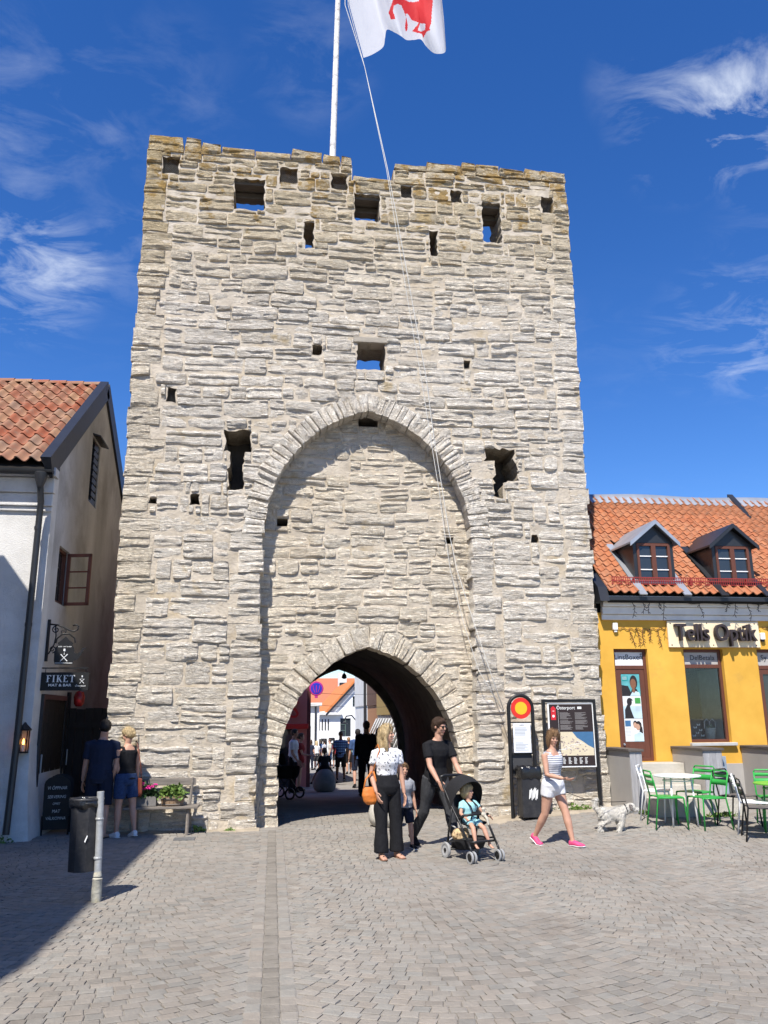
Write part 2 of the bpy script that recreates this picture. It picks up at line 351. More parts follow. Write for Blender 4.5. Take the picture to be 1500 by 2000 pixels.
MORT = pm('lime_mortar', (.43, .37, .29), .95, .16, 3, .8, 22, tint=(.54, .475, .385), dirt=(.44, .31, .13), dirt_amt=.45, dscale=1.2, spec=.1)
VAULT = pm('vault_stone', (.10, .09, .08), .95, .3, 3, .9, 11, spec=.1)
tower = thing('gate_tower', 'tall square medieval limestone gate tower with pointed passage arch and ragged parapet', 'tower')
REC = .35
def arch(cx, hw, sp, rise, off=0, n=14):
    e = (rise*rise-hw*hw)/(2*hw); r = hw+e; ro = r+off; ta = math.acos(max(-1, min(1, e/ro))); P = []
    for i in range(n+1): t = ta*i/n; P.append((cx+e-ro*math.cos(t), sp+ro*math.sin(t)))
    for i in range(n-1, -1, -1): t = ta*i/n; P.append((cx-e+ro*math.cos(t), sp+ro*math.sin(t)))
    return P
OA = dict(cx=-.05, hw=1.925, sp=5.05, rise=2.45); IA = dict(cx=.0, hw=1.61, sp=1.0, rise=2.06)
def rect(x0, y0, x1, y1, Y=0):
    a, b = PY(x0, y0, Y), PY(x1, y1, Y); return (min(a.x, b.x), min(a.z, b.z), max(a.x, b.x), max(a.z, b.z))
wins = [rect(459, 347, 516, 411), rect(692, 377, 742, 432), rect(941, 394, 981, 474)]
slits = [rect(595, 432, 612, 485), rect(839, 450, 855, 500)]
cwin = rect(697, 668, 752, 724)
nets = [rect(319, 305, 349, 340), rect(546, 326, 580, 357), rect(648, 340, 678, 370), rect(783, 361, 804, 387), rect(879, 371, 902, 395), rect(1057, 384, 1082, 417)]
putl = [rect(611, 673, 629, 692), rect(906, 705, 918, 720), rect(327, 757, 343, 785), rect(372, 963, 389, 986), rect(291, 972, 304, 985), rect(1037, 1043, 1051, 1060)]
TLs = [rect(441, 838, 489, 880), rect(447, 880, 473, 956)]; TRs = [rect(946, 876, 1004, 904), rect(966, 904, 1012, 940), rect(966, 940, 986, 971)]
rput = [rect(541, 1012, 562, 1028, REC), rect(868, 1049, 886, 1062, REC), rect(700, 812, 738, 834, REC)]
def rloop(r): return [(r[0], r[1]), (r[2], r[1]), (r[2], r[3]), (r[0], r[3])]
def ragged(L, amp=.022, st=.07):
    rn = random.Random(int(abs(L[0][0]*1000+L[0][1]*77))); o = []
    for i, p in enumerate(L):
        q = L[(i+1) % len(L)]; n = max(1, int(math.hypot(q[0]-p[0], q[1]-p[1])/st))
        for k in range(n): o.append((p[0]+(q[0]-p[0])*k/n+rn.uniform(-amp, amp), p[1]+(q[1]-p[1])*k/n+rn.uniform(-amp, amp)))
    return o
def tloop(a, b): return [(b[0], b[1]), (b[2], b[1]), (b[2], a[1]), (a[2], a[1]), (a[2], a[3]), (a[0], a[3]), (a[0], a[1]), (b[0], a[1])]
TRl = [(TRs[2][0], TRs[2][1]), (TRs[2][2], TRs[2][1]), (TRs[2][2], TRs[1][1]), (TRs[1][2], TRs[1][1]), (TRs[1][2], TRs[0][1]-.001), (TRs[0][2], TRs[0][1]), (TRs[0][2], TRs[0][3]), (TRs[0][0], TRs[0][3]), (TRs[0][0], TRs[0][1]), (TRs[2][0], TRs[0][1])]
XL, XR, ZB = -4.49, 4.22, -.4
topline = [(XR-.02, 12.86), (.49, 12.86), (.49, 12.55), (-.37, 12.55), (-.37, 12.9), (XL+.02, 12.95)]
holesA = [ragged(rloop(r)) for r in wins+slits+[cwin]+nets+putl]+[ragged(tloop(*TLs), .04), ragged(TRl, .035)]
OA2 = dict(OA, hw=OA['hw']+.05, rise=OA['rise']+.05); IA2 = dict(IA, hw=IA['hw']+.05, rise=IA['rise']+.05)
outA = [(XL+.03, ZB)]+[(OA2['cx']-OA2['hw'], ZB)]+arch(**OA2)+[(OA2['cx']+OA2['hw'], ZB), (XR-.03, ZB)]+topline
holesB = holesA+[rloop(r) for r in rput]
outB = [(XL+.03, ZB), (IA2['cx']-IA2['hw'], ZB)]+arch(**IA2)+[(IA2['cx']+IA2['hw'], ZB), (XR-.03, ZB)]+topline
def plain_tint(o, c=(.55, .51, .45)): attr_col(o.data, 'tint', [c]*len(o.data.polygons)); return o
def two_mats(o):
    plain_tint(o)
    for p in o.data.polygons: p.material_index = 0 if p.normal.y < -.9 else 1
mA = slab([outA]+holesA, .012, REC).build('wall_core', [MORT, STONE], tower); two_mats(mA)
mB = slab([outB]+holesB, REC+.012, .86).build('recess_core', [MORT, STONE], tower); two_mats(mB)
VA = dict(cx=0, hw=1.72, sp=1.1, rise=2.16)
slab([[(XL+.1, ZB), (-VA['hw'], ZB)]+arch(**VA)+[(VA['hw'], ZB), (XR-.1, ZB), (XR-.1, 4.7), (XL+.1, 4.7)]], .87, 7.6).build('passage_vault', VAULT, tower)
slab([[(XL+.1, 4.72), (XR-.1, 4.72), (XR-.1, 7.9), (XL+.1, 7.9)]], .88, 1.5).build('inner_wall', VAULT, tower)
for s, x0, x1 in (('l', XL+.04, XL+.9), ('r', XR-.9, XR-.04)):
    b = MB().box((x0, .88, 4.73 if True else 0), (x1, 7.58, 12.7)); plain_tint(b.build('side_wall', STONE, tower))
    xs = XL+.035 if s == 'l' else XR-.035
    sw_ = MB().box((xs-.05 if s == 'l' else xs-.02, .875, ZB), (xs+.02 if s == 'l' else xs+.05, 7.57, 4.725)).build('side_wall', STONE, tower); plain_tint(sw_)
# back arch ring of the passage, slightly narrower than the vault
BA = dict(cx=0, hw=1.58, sp=1.0, rise=2.05)
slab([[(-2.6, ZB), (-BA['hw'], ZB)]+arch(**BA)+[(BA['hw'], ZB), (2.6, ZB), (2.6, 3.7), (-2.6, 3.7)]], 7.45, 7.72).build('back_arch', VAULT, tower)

stones = []                                     # (area, verts, faces, tint)
SEED = [1]
def stone(c, y, proud, depth, tint, nrm=Vector((0, -1, 0)), amp=1.0, res=(.055, .03), vous=False):
    """c: four (x, z) corners bl, br, tr, tl"""
    SEED[0] += 1; sd_ = SEED[0]; bl, br, tr, tl = [np.array(p, float) for p in c]
    w_ = (np.linalg.norm(br-bl)+np.linalg.norm(tr-tl))/2; h_ = (np.linalg.norm(tl-bl)+np.linalg.norm(tr-br))/2
    if w_ < .03 or h_ < .03: return
    nx = max(3, int(w_/res[0]))+2; nz = max(3, int(h_/res[1]))+2
    iu, iv = min(.014/w_, .2), min(.013/h_, .2)
    U = np.concatenate([[0], np.linspace(iu, 1-iu, nx-1), [1]]); V = np.concatenate([[0], np.linspace(iv, 1-iv, nz-1), [1]])
    uu, vv = np.meshgrid(U, V); P = ((1-uu)*(1-vv))[..., None]*bl+(uu*(1-vv))[..., None]*br+(uu*vv)[..., None]*tr+((1-uu)*vv)[..., None]*tl
    g = np.random.RandomState(sd_)
    if depth <= 0:                                # worn corners
        cr = min(.06, .25*h_, .25*w_); ctr = (bl+br+tr+tl)/4
        for (a_, b_) in ((0, 0), (1, 0), (1, 1), (0, 1)):
            dd = np.sqrt((np.abs(uu-a_)*w_/cr)**2+(np.abs(vv-b_)*h_/cr)**2); k_ = np.clip(1-dd, 0, 1)*cr*g.uniform(.1, .6); q_ = ctr-P; P = P+q_/np.linalg.norm(q_, axis=2, keepdims=True).clip(.01)*k_[..., None]
    s = uu*w_; t = vv*h_
    # bedding layers standing proud of each other
    tt = t+.012*vn(s*4, t*3, sd_)+.02*vn(s*1.3, s*0, sd_+5); edges = np.cumsum(g.uniform(.03, .085, int(h_/.03)+6))-.02
    lay = np.searchsorted(edges, tt.ravel()).reshape(tt.shape); off = g.uniform(-1, 1, 64)
    d = proud+amp*(.019*off[lay % 64]+.013*vn(s*5+lay*7.3, lay*3.1, sd_+9)+.010*vn(s*9, t*24, sd_+3)+.012*vn(s*2.2, t*4, sd_+4))
    em = np.minimum(np.minimum(uu, 1-uu)*w_, np.minimum(vv, 1-vv)*h_); d = d-.02*np.clip(1-em/.04, 0, 1)**1.5
    ring = (uu == 0) | (uu == 1) | (vv == 0) | (vv == 1)
    d = np.where(ring, -.06, d)
    jx = .011*vn(s*7+sd_, t*9, sd_+1); jz = .010*vn(s*7, t*9+sd_, sd_+2)
    X = P[..., 0]+jx; Z = P[..., 1]+jz; Yv = y-d
    vs_ = np.stack([X, Yv, Z], -1).reshape(-1, 3); k = nx+1; fs = []
    for j in range(nz):
        for i in range(nx): fs.append((j*k+i, j*k+i+1, (j+1)*k+i+1, (j+1)*k+i))
    if depth > 0:
        n0 = len(vs_); lp = [i for i in range(k)]+[j*k+nx for j in range(1, nz+1)]+[nz*k+i for i in range(nx-1, -1, -1)]+[j*k for j in range(nz-1, 0, -1)]
        # a deep stone: sides leave at face level and run back
        v2 = vs_.copy(); v2[lp, 1] = y+.004
        bk = v2[lp].copy(); bk[:, 1] = y+depth; vs_ = np.vstack([v2, bk]); q = len(lp)
        fs += [(lp[(i+1) % q], lp[i], n0+i, n0+(i+1) % q) for i in range(q)]
    stones.append((w_*h_, vs_, fs, tint, vous, y))
def tint_at(x, z, y):
    n = float(vn(x*.45, z*.45, 21)); r = random.uniform(.88, 1.10); up = smooth((z-9.0)/3.2); ed = smooth((-3.6-x)/.7)*smooth((z-1)/3)
    wm = 1.0*up+.45*ed+random.uniform(-.06, .10)+.10*n+(.34 if y > .1 else 0)
    wm = max(0, wm); k = r*(1-.24*up-.07*ed)*(1-.04*max(0, n))
    k *= 1.04; return (k*(1.02+.01*wm), k*(1.0-.075*wm), k*(.972-.24*wm))
def warp(x, z): 
    a = float(vn(x*.6, z*.5, 31)); b = float(vn(x*1.7, z*1.2, 32)); return z+.055*a+.016*b
def sub_rect(rs, h, g=.012):
    o = []; h = tuple(q+random.uniform(-.02, .02) for q in h)
    for (a, b, c, d) in rs:
        if a >= h[2] or c <= h[0] or b >= h[3] or d <= h[1]: o.append((a, b, c, d)); continue
        if h[0]-a > .05: o.append((a, b, h[0]-g, d))
        if c-h[2] > .05: o.append((h[2]+g, b, c, d))
        m0, m1 = max(a, h[0]-g), min(c, h[2]+g)
        if h[1]-b > .04: o.append((m0, b, m1, h[1]-g))
        if d-h[3] > .04: o.append((m0, h[3]+g, m1, d))
    return o
def put(c4, y, holes, proud=None, depth=0, wp=True):
    g = random.uniform(-.003, .012); (a, b), (c, d), (e, f), (p, q) = c4
    near = [h for h in holes if not (min(a, p)-.1 > h[2] or max(c, e)+.1 < h[0] or min(b, d)-.12 > h[3] or max(f, q)+.12 < h[1])]
    def one(c4, wp):
        cx_ = sum(k[0] for k in c4)/4; cz_ = sum(k[1] for k in c4)/4
        if wp: c4 = [(x, warp(x, z)) for x, z in c4]
        pr = random.uniform(-.006, .026) if proud is None else proud
        stone(c4, y, pr, depth, tint_at(cx_, cz_, y))
    if near:
        rs = [(max(a, p)+g, max(b, d)+g, min(c, e)-g, min(f, q)-g)]
        for h in near: rs = sub_rect(rs, h)
        for r in rs:
            if r[2]-r[0] > .05 and r[3]-r[1] > .04: one([(r[0], r[1]), (r[2], r[1]), (r[2], r[3]), (r[0], r[3])], False)
    else:
        j = lambda: random.uniform(-.014, .014)
        one([(a+g+j(), b+g+j()*.6), (c-g+j(), d+g+j()*.6), (e-g+j(), f-g+j()*.6), (p+g+j(), q-g+j()*.6)], wp)
def field(segs, z0, z1, hf, y, holes):
    z = z0
    while z < z1-.04:
        h = hf(z)*random.uniform(.75, 1.3)
        if z+h > z1-.08: h = z1-z
        for (a0, a1, b0, b1) in segs(z, z+h):
            L_ = ((b0+b1)-(a0+a1))/2
            if L_ < .06: continue
            xs = [0.]
            while True:
                w_ = random.choice([random.uniform(.22, .45), random.uniform(.4, .75), random.uniform(.55, 1.05)])*(h/.27)**.5
                if xs[-1]+w_ > L_-.16: break
                xs.append(xs[-1]+w_)
            xs.append(L_); xs = [q/L_ for q in xs]
            for i in range(len(xs)-1):
                lo = lambda q: a0+(b0-a0)*q; hi = lambda q: a1+(b1-a1)*q
                c = [(lo(xs[i]), z), (lo(xs[i+1]), z), (hi(xs[i+1]), z+h), (hi(xs[i]), z+h)]
                if h > .22 and random.random() < .15:
                    m = random.uniform(.35, .65); zm = z+h*m; md = lambda q: lo(q)*(1-m)+hi(q)*m
                    put([c[0], c[1], (md(xs[i+1]), zm), (md(xs[i]), zm)], y, holes); put([(md(xs[i]), zm), (md(xs[i+1]), zm), c[2], c[3]], y, holes)
                else: put(c, y, holes)
        z += h
def quoins(xa, sgn, z0, z1, hr, wr, y, depth, holes=()):
    q = []; z = z0; k = 0
    while z < z1-.05:
        h = random.uniform(*hr); h = z1-z if z+h > z1-.12 else h
        w_ = random.uniform(*wr)*(1.1 if k % 2 else .92); k += 1; xe = xa+random.uniform(-.035, .025)*sgn; xi = xa+sgn*w_
        c = [(min(xe, xi), z), (max(xe, xi), z), (max(xe, xi), z+h), (min(xe, xi), z+h)]
        put(c, y, list(holes), random.uniform(.004, .022), depth, False); q.append((z, z+h, xi)); z += h
    return q
def qedge(q, z0, z1, f): return f(x for a, b, x in q if b > z0+.01 and a < z1-.01)
hol = wins+slits+[cwin]+nets+putl+TLs+TRs
TO, TI = .37, .40
def ring_x(A, t, z, side):                      # outer edge of the ring at height z, or None above it
    e = (A['rise']**2-A['hw']**2)/(2*A['hw']); r = A['hw']+e+t
    if z < A['sp']: return A['cx']+side*(A['hw']+t)
    q = r*r-(z-A['sp'])**2
    if q <= 0: return None
    x = math.sqrt(q)-e
    return A['cx']+side*x if x > 0 else None
qL = quoins(XL, 1, -.1, 12.9, (.22, .40), (.35, .62), 0, .3, hol); qR = quoins(XR, -1, -.1, 12.85, (.2, .36), (.35, .6), 0, .3, hol)
jL = quoins(OA['cx']-OA['hw'], -1, -.1, OA['sp'], (.24, .44), (.38, .55), 0, REC); jR = quoins(OA['cx']+OA['hw'], 1, -.1, OA['sp'], (.24, .42), (.36, .52), 0, REC)
def segs_front(z0, z1):
    xl = qedge(qL, z0, z1, max) if z0 < 12.8 else XL; xr = qedge(qR, z0, z1, min) if z0 < 12.8 else XR; o = []
    if z0 < OA['sp']-.02:
        z1c = min(z1, OA['sp']-.01); a = qedge(jL, z0, z1c, min); b = qedge(jR, z0, z1c, max)
        return [(xl, xl, a, a), (b, b, xr, xr)]
    zm_ = z0*.35+z1*.65; L0 = L1 = ring_x(OA, TO-.03, zm_, -1); R0 = R1 = ring_x(OA, TO-.03, zm_, 1)
    if L0 is None: 
        if z1 > 12.56: return [(xl, xl, -.38, -.38), (.5, .5, xr, xr)] if z0 >= 12.5 else [(xl, xl, xr, xr)]
        return [(xl, xl, xr, xr)]
    return [(xl, xl, L0, L1), (R0, R1, xr, xr)]
hfront = lambda z: .35 if z < 5 else .315 if z < 8 else .285
field(segs_front, -.1, OA['sp'], hfront, 0, hol); field(segs_front, OA['sp'], 12.53, hfront, 0, hol); field(segs_front, 12.53, 12.88, lambda z: .18, 0, hol)
def cap(x0, x1, zf, zb):
    x = x0
    while x < x1-.05:
        w_ = random.uniform(.3, .75); w_ = x1-x if x+w_ > x1-.2 else w_; zt = zf(x+w_/2)+random.uniform(-.07, .06)
        c = [(x+.006, zb), (x+w_-.006, zb), (x+w_-.006-random.uniform(0, .04), zt-random.uniform(0, .04)), (x+.006+random.uniform(0, .03), zt)]
        stone(c, -random.uniform(0, .03), .01, .72, tint_at(x, 13, 0)); x += w_
cap(XL, -.37, lambda x: 13.26-.16*smooth((x-XL)/1.5)+.02*math.sin(x*3), 12.885)
cap(.50, XR, lambda x: 13.04+.12*math.exp(-((x-1.9)/.7)**2)+.08*smooth((x-1.2)/2), 12.885)
cap(-.37, .5, lambda x: 12.62, 12.5)
def vous(A, t, n, y, depth, jit):
    e = (A['rise']**2-A['hw']**2)/(2*A['hw']); r = A['hw']+e; ta = math.acos(e/r)
    for sd_ in (-1, 1):
        ths = [0.]
        ws = [random.uniform(.7, 1.35) for _ in range(n)]; tot = sum(ws)
        for q in ws: ths.append(ths[-1]+ta*q/tot)
        for i in range(n):
            t0, t1 = ths[i]+.007/r, ths[i+1]-.007/r; rt = r+t+random.uniform(-jit, jit*.5); rin = r-random.uniform(0, .02)
            pt = lambda rr, th: (A['cx']-sd_*e+sd_*rr*math.cos(th), A['sp']+rr*math.sin(th))
            c = [pt(rin, t0), pt(rt, t0), pt(rt, t1), pt(rin, t1)]
            if i == n-1: c[2] = (A['cx']+sd_*.006, c[2][1]+.02); c[3] = (A['cx']+sd_*.006, c[3][1])
            if sd_ < 0: c = [c[1], c[0], c[3], c[2]]
            tn = tint_at(c[0][0], c[0][1], y); stone(c, y-.022, random.uniform(.0, .022), depth+.022, tn, amp=.6, vous=True)
vous(OA, TO, 27, 0, REC, .05); vous(IA, TI, 11, REC, .5, .06)
iL = quoins(IA['cx']-IA['hw'], -1, -.1, IA['sp'], (.24, .40), (.28, .36), REC, .5); iR = quoins(IA['cx']+IA['hw'], 1, -.1, IA['sp'], (.24, .4), (.28, .36), REC, .5)
def segs_rec(z0, z1):
    xl, xr = -2.1, 2.0
    if z0 < IA['sp']-.02:
        z1c = min(z1, IA['sp']-.01); return [(xl, xl, qedge(iL, z0, z1c, min), qedge(iL, z0, z1c, min)), (qedge(iR, z0, z1c, max), qedge(iR, z0, z1c, max), xr, xr)]
    zm_ = z0*.35+z1*.65; L0 = L1 = ring_x(IA, TI-.03, zm_, -1); R0 = R1 = ring_x(IA, TI-.03, zm_, 1)
    if L0 is None: return [(xl, xl, xr, xr)]
    return [(xl, xl, max(xl, L0), max(xl, L1)), (min(xr, R0), min(xr, R1), xr, xr)]
field(segs_rec, -.1, IA['sp'], lambda z: .27, REC, rput); field(segs_rec, IA['sp'], 7.8, lambda z: .255, REC, rput)
# stones hidden behind the front wall are dropped; the 300 that show largest are parts, the rest one mesh
def shows(s):
    c = s[1].mean(0)
    if s[5] < .1: return True
    z = c[2]; x = c[0]-OA['cx']
    return abs(x) < OA['hw']+.15 and (z < OA['sp'] or (x*x*1.2+(z-OA['sp'])**2) < (OA['rise']+.25)**2)
stones = [s for s in stones if shows(s)]
vs_list = [s for s in stones if s[4]]; st_list = sorted([s for s in stones if not s[4]], key=lambda s: -s[0])
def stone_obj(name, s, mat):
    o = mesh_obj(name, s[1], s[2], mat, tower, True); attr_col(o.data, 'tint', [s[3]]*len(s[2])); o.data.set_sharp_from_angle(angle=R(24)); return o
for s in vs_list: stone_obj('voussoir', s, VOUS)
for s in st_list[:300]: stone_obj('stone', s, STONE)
V_, F_, C_ = [], [], []; base = 0
for s in st_list[300:]:
    V_.append(s[1]); F_ += [tuple(i+base for i in q) for q in s[2]]; C_ += [s[3]]*len(s[2]); base += len(s[1])
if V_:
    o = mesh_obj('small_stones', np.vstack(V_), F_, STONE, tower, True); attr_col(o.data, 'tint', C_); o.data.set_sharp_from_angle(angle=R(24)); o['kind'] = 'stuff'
print('stones', len(stones), 'tris', sum(len(s[2])*2 for s in stones), 'setts', len(keep))
# timber lintels, nets
WOOD_OLD = pm('weathered_oak', (.115, .095, .075), .85, .3, 4, .4, 20, stretch=(1, 8, 8))
for r in wins:
    MB().box((r[0]-.05, .10, r[3]-.07), (r[2]+.05, .34, r[3]+.012)).build('lintel', WOOD_OLD, tower)
    MB().box((r[0]-.02, .42, r[3]-.16), (r[2]+.02, .62, r[3]-.03)).build('lintel', WOOD_OLD, tower)
MB().box((cwin[0]-.07, -.03, cwin[3]-.005), (cwin[2]+.07, .30, cwin[3]+.11), bev=.012).build('lintel', pm('grey_timber', (.36, .32, .26), .9, .2, 4, .5, 18, stretch=(1, 6, 6)), tower)
WIRE = pm('wire_net', (.10, .10, .10), .5, .1, 5, 0, metal=.6)
for r in nets+[putl[1], putl[5], putl[2]]:
    m = MB(); st_ = .045
    for k in range(int((r[2]-r[0]+r[3]-r[1])/st_)+1):
        for sgn in (1, -1):
            c = k*st_; pts = []
            a = (r[0]+min(c, r[2]-r[0]), (r[1]+max(0, c-(r[2]-r[0])))); b = (r[0]+max(0, c-(r[3]-r[1])), r[1]+min(c, r[3]-r[1]))
            if sgn < 0: a = (r[0]+r[2]-a[0], a[1]); b = (r[0]+r[2]-b[0], b[1])
            if abs(a[0]-b[0]) > .02: m.tube([(a[0], .09, a[1]), (b[0], .09, b[1])], .0022, 3)
    m.build('bird_net', WIRE, tower)
# ================================================================== shared building pieces
PLAS = pm('white_plaster', (.60, .585, .555), .9, .10, 1.3, .45, 42, tint=(.68, .665, .635), dirt=(.40, .375, .335), dirt_amt=.65, dscale=.9, spec=.15)
PLAS_OLD = pm('stained_plaster', (.53, .51, .475), .92, .15, .9, .45, 38, tint=(.64, .62, .59), dirt=(.34, .31, .27), dirt_amt=.8, dscale=.8, spec=.12, stretch=(1, 1, .45))
YELL = pm('yellow_render', (.60, .33, .05), .9, .10, 1.2, .12, 60, tint=(.66, .38, .07), dirt=(.60, .31, .045), dirt_amt=.55, dscale=1.1, spec=.15, stain=(.42, .25, .07, 1.6, .57, .5))
GREYR = pm('grey_render', (.37, .35, .325), .9, .08, 2, .15, 60, spec=.15)
MOULD = pm('cornice_paint', (.72, .70, .66), .8, .1, 2, .1, 50, dirt=(.5, .47, .42), dirt_amt=.4)
BROWN = pm('brown_joinery', (.115, .042, .026), .5, .12, 4, .08, 30, stretch=(6, 6, 1))
DKMET = pm('black_sheet_metal', (.022, .023, .026), .38, .2, 2, .08, 8, spec=.5)
ZINC = pm('zinc_sheet', (.42, .44, .47), .42, .14, 2, .1, 12, metal=.55)
CONC = pm('concrete', (.40, .375, .33), .9, .12, 3, .3, 35, dirt=(.28, .25, .2), dirt_amt=.5)
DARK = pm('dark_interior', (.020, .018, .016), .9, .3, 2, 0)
PANE = glass('window_pane', (.028, .034, .040), .05)
def tile_mat(name, cols, lichen):
    m = bpy.data.materials.new(name); m.use_nodes = True; t = m.node_tree; L = t.links; b = t.nodes['Principled BSDF']; N = t.nodes.new
    oi = N('ShaderNodeObjectInfo'); r = N('ShaderNodeValToRGB'); r.color_ramp.interpolation = 'LINEAR'; e = r.color_ramp.elements
    while len(e) < len(cols): e.new(.5)
    for i, c in enumerate(cols): e[i].position = i/(len(cols)-1); e[i].color = (*c, 1)
    g = N('ShaderNodeNewGeometry'); v = N('ShaderNodeTexNoise'); v.inputs['Scale'].default_value = 1.7; v.inputs['Detail'].default_value = 6; L.new(g.outputs['Position'], v.inputs[0])
    ad = N('ShaderNodeMath'); ad.operation = 'MULTIPLY_ADD'; L.new(oi.outputs['Random'], ad.inputs[0]); ad.inputs[1].default_value = .75; 
    sb = N('ShaderNodeMapRange'); sb.inputs[1].default_value = .3; sb.inputs[2].default_value = .7; sb.inputs[3].default_value = -.05; sb.inputs[4].default_value = .3; L.new(v.outputs[0], sb.inputs[0]); L.new(sb.outputs[0], ad.inputs[2]); L.new(ad.outputs[0], r.inputs[0])
    n = N('ShaderNodeTexNoise'); n.inputs['Scale'].default_value = 9; n.inputs['Detail'].default_value = 8; n.inputs['Roughness'].default_value = .7; L.new(g.outputs['Position'], n.inputs[0])
    q = N('ShaderNodeMapRange'); q.inputs[1].default_value = .5; q.inputs[2].default_value = .68; q.inputs[4].default_value = lichen; L.new(n.outputs[0], q.inputs[0])
    x = N('ShaderNodeMixRGB'); x.inputs[2].default_value = (.20, .15, .11, 1); L.new(q.outputs[0], x.inputs[0]); L.new(r.outputs[0], x.inputs[1]); L.new(x.outputs[0], b.inputs['Base Color'])
    b.inputs['Roughness'].default_value = .85; b.inputs['Specular IOR Level'].default_value = .2
    bp = N('ShaderNodeBump'); bp.inputs['Strength'].default_value = .4; bp.inputs['Distance'].default_value = .01; L.new(n.outputs[0], bp.inputs['Height']); L.new(bp.outputs[0], b.inputs['Normal']); return m
def tile_mesh(name, w_, l_, mat, amp=.042):
    """pantile: S-shaped section, laid along +v with a thick lower lip"""
    n = 12; sec = []
    for i in range(n+1):
        u = i/n; x = (u-.5)*w_*1.08; h = amp*(math.cos(2*math.pi*(u-.12))*(.8 if math.cos(2*math.pi*(u-.12)) < 0 else 1.0)); sec.append((x, h))
    v = []; f = []
    for (yy, hh) in ((0, .028), (l_*1.12, 0.0)):
        for x, h in sec: v.append((x, yy, h+hh))
        for x, h in sec: v.append((x, yy, h+hh-.018))
    k = n+1
    for i in range(n):
        f.append((i, i+1, 2*k+i+1, 2*k+i)); f.append((i, k+i, k+i+1, i+1)); f.append((k+i, 3*k+i, 3*k+i+1, k+i+1))
    me = bpy.data.meshes.new(name); me.from_pydata(v, [], f); me.materials.append(mat); me.polygons.foreach_set('use_smooth', [True]*len(f)); me.update(); me.set_sharp_from_angle(angle=R(50)); return me
def tiled_roof(parent, x0, x1, E, Rg, tw, tl, meshes, skip=lambda x, y, z: False, seen=lambda x, y, z: True):
    """E and Rg: (y, z) of eave and ridge; tiles in view are parts, the rest one mesh"""
    dy, dz = Rg[0]-E[0], Rg[1]-E[1]; L_ = math.hypot(dy, dz); a = math.atan2(dz, dy); rows = int(L_/tl)+1; cols = int(round((x1-x0)/tw)); tl = L_/rows
    nrm = Vector((0, -math.sin(a), math.cos(a))); items = []
    for j in range(rows):
        for i in range(cols):
            x = x0+(i+.5)*tw; y = E[0]+dy*j/rows; z = E[1]+dz*j/rows
            if skip(x, y+dy/rows/2, z+dz/rows/2): continue
            items.append((x+random.uniform(-.006, .006), y, z))
    rot = Matrix.Rotation(a, 4, 'X'); V = []; F = []; cnt = 0
    for (x, y, z) in items:
        M = Matrix.Translation(Vector((x, y, z))+nrm*(.045+random.uniform(-.004, .006))) @ rot @ Matrix.Rotation(random.uniform(-.025, .025), 4, 'Z')
        me = random.choice(meshes)
        if seen(x, y, z) and cnt < 300:
            o = link(bpy.data.objects.new('roof_tile', me), parent); o.matrix_local = M; cnt += 1
        else:
            b = len(V); V += [M @ v.co for v in me.vertices]; F += [tuple(i+b for i in p.vertices) for p in me.polygons]
    if V: o = mesh_obj('roof_tiles', V, F, meshes[0].materials[0], parent, True); o['kind'] = 'stuff'
def seen_px(x, y, z):
    d = Vector((x, y, z))-CAM; q = d.dot(fwd); px = 750+FPX*d.dot(rgt)/q; py = 1000-FPX*d.dot(upv)/q; return -12 < px < 1512 and -10 < py < 2010
TL_ = tile_mat('old_pantile', [(.22, .065, .035), (.29, .095, .05), (.26, .125, .08), (.34, .19, .11), (.25, .155, .11), (.19, .125, .095)], .65)
TR_ = tile_mat('red_pantile', [(.31, .105, .05), (.37, .135, .062), (.35, .145, .075), (.40, .165, .08)], .55)
def flipx(o, M): o.data.transform(M); o.data.update(); return o
SW = Matrix(((0, 1, 0, 0), (1, 0, 0, 0), (0, 0, 1, 0), (0, 0, 0, 1)))   # slab (x, z) drawing becomes (y, z) on a side wall

# ================================================================== white house beside the tower
HX, HY = -5.53, -.57; EZ = 5.95; RY, RZ = 2.83, 8.78; BY = 7.2; BZ = RZ-(BY-RY)*.62
wh = thing('rendered_house', 'whitewashed rendered house with lichened pantile roof and black drainpipe', 'house', (0, 0, 0))
wl = slab([[(-16, -.3), (HX, -.3), (HX, EZ-.05), (-16, EZ-.05)]], HY, HY+.3).build('front_wall', PLAS, wh)
mw = (.16, 3.80, .92, 4.80); uw = (1.98, 6.10, 2.72, 7.46)
g = slab([[(HY+.302, -.3), (BY, -.3), (BY, BZ), (RY, RZ), (HY+.302, EZ+.2)], rloop(mw), rloop(uw)], HX-.32, HX-.002).build('gable_wall', PLAS_OLD, wh, fix=False)
g.data.transform(SW); g.data.update(); bm = bmesh.new(); bm.from_mesh(g.data); bmesh.ops.recalc_face_normals(bm, faces=bm.faces[:]); bm.to_mesh(g.data); bm.free()
MB().box((-16, HY+.31, EZ-.2), (HX-.33, BY, EZ-.12)).build('attic_floor', DARK, wh)
# battered foot of the corner
m = MB(); prof = [(.16, -.2), (.13, .15), (.075, .5), (.03, .95), (.004, 1.4)]; v = []
for (o_, z) in prof: v += [(-16, HY-o_, z), (HX+o_, HY-o_, z), (HX+o_, 6.5, z)]
f = []
for i in range(len(prof)-1):
    for k in (0, 1): f.append((i*3+k, i*3+k+1, (i+1)*3+k+1, (i+1)*3+k))
m.add(v, f).build('battered_foot', PLAS, wh, fix=False)
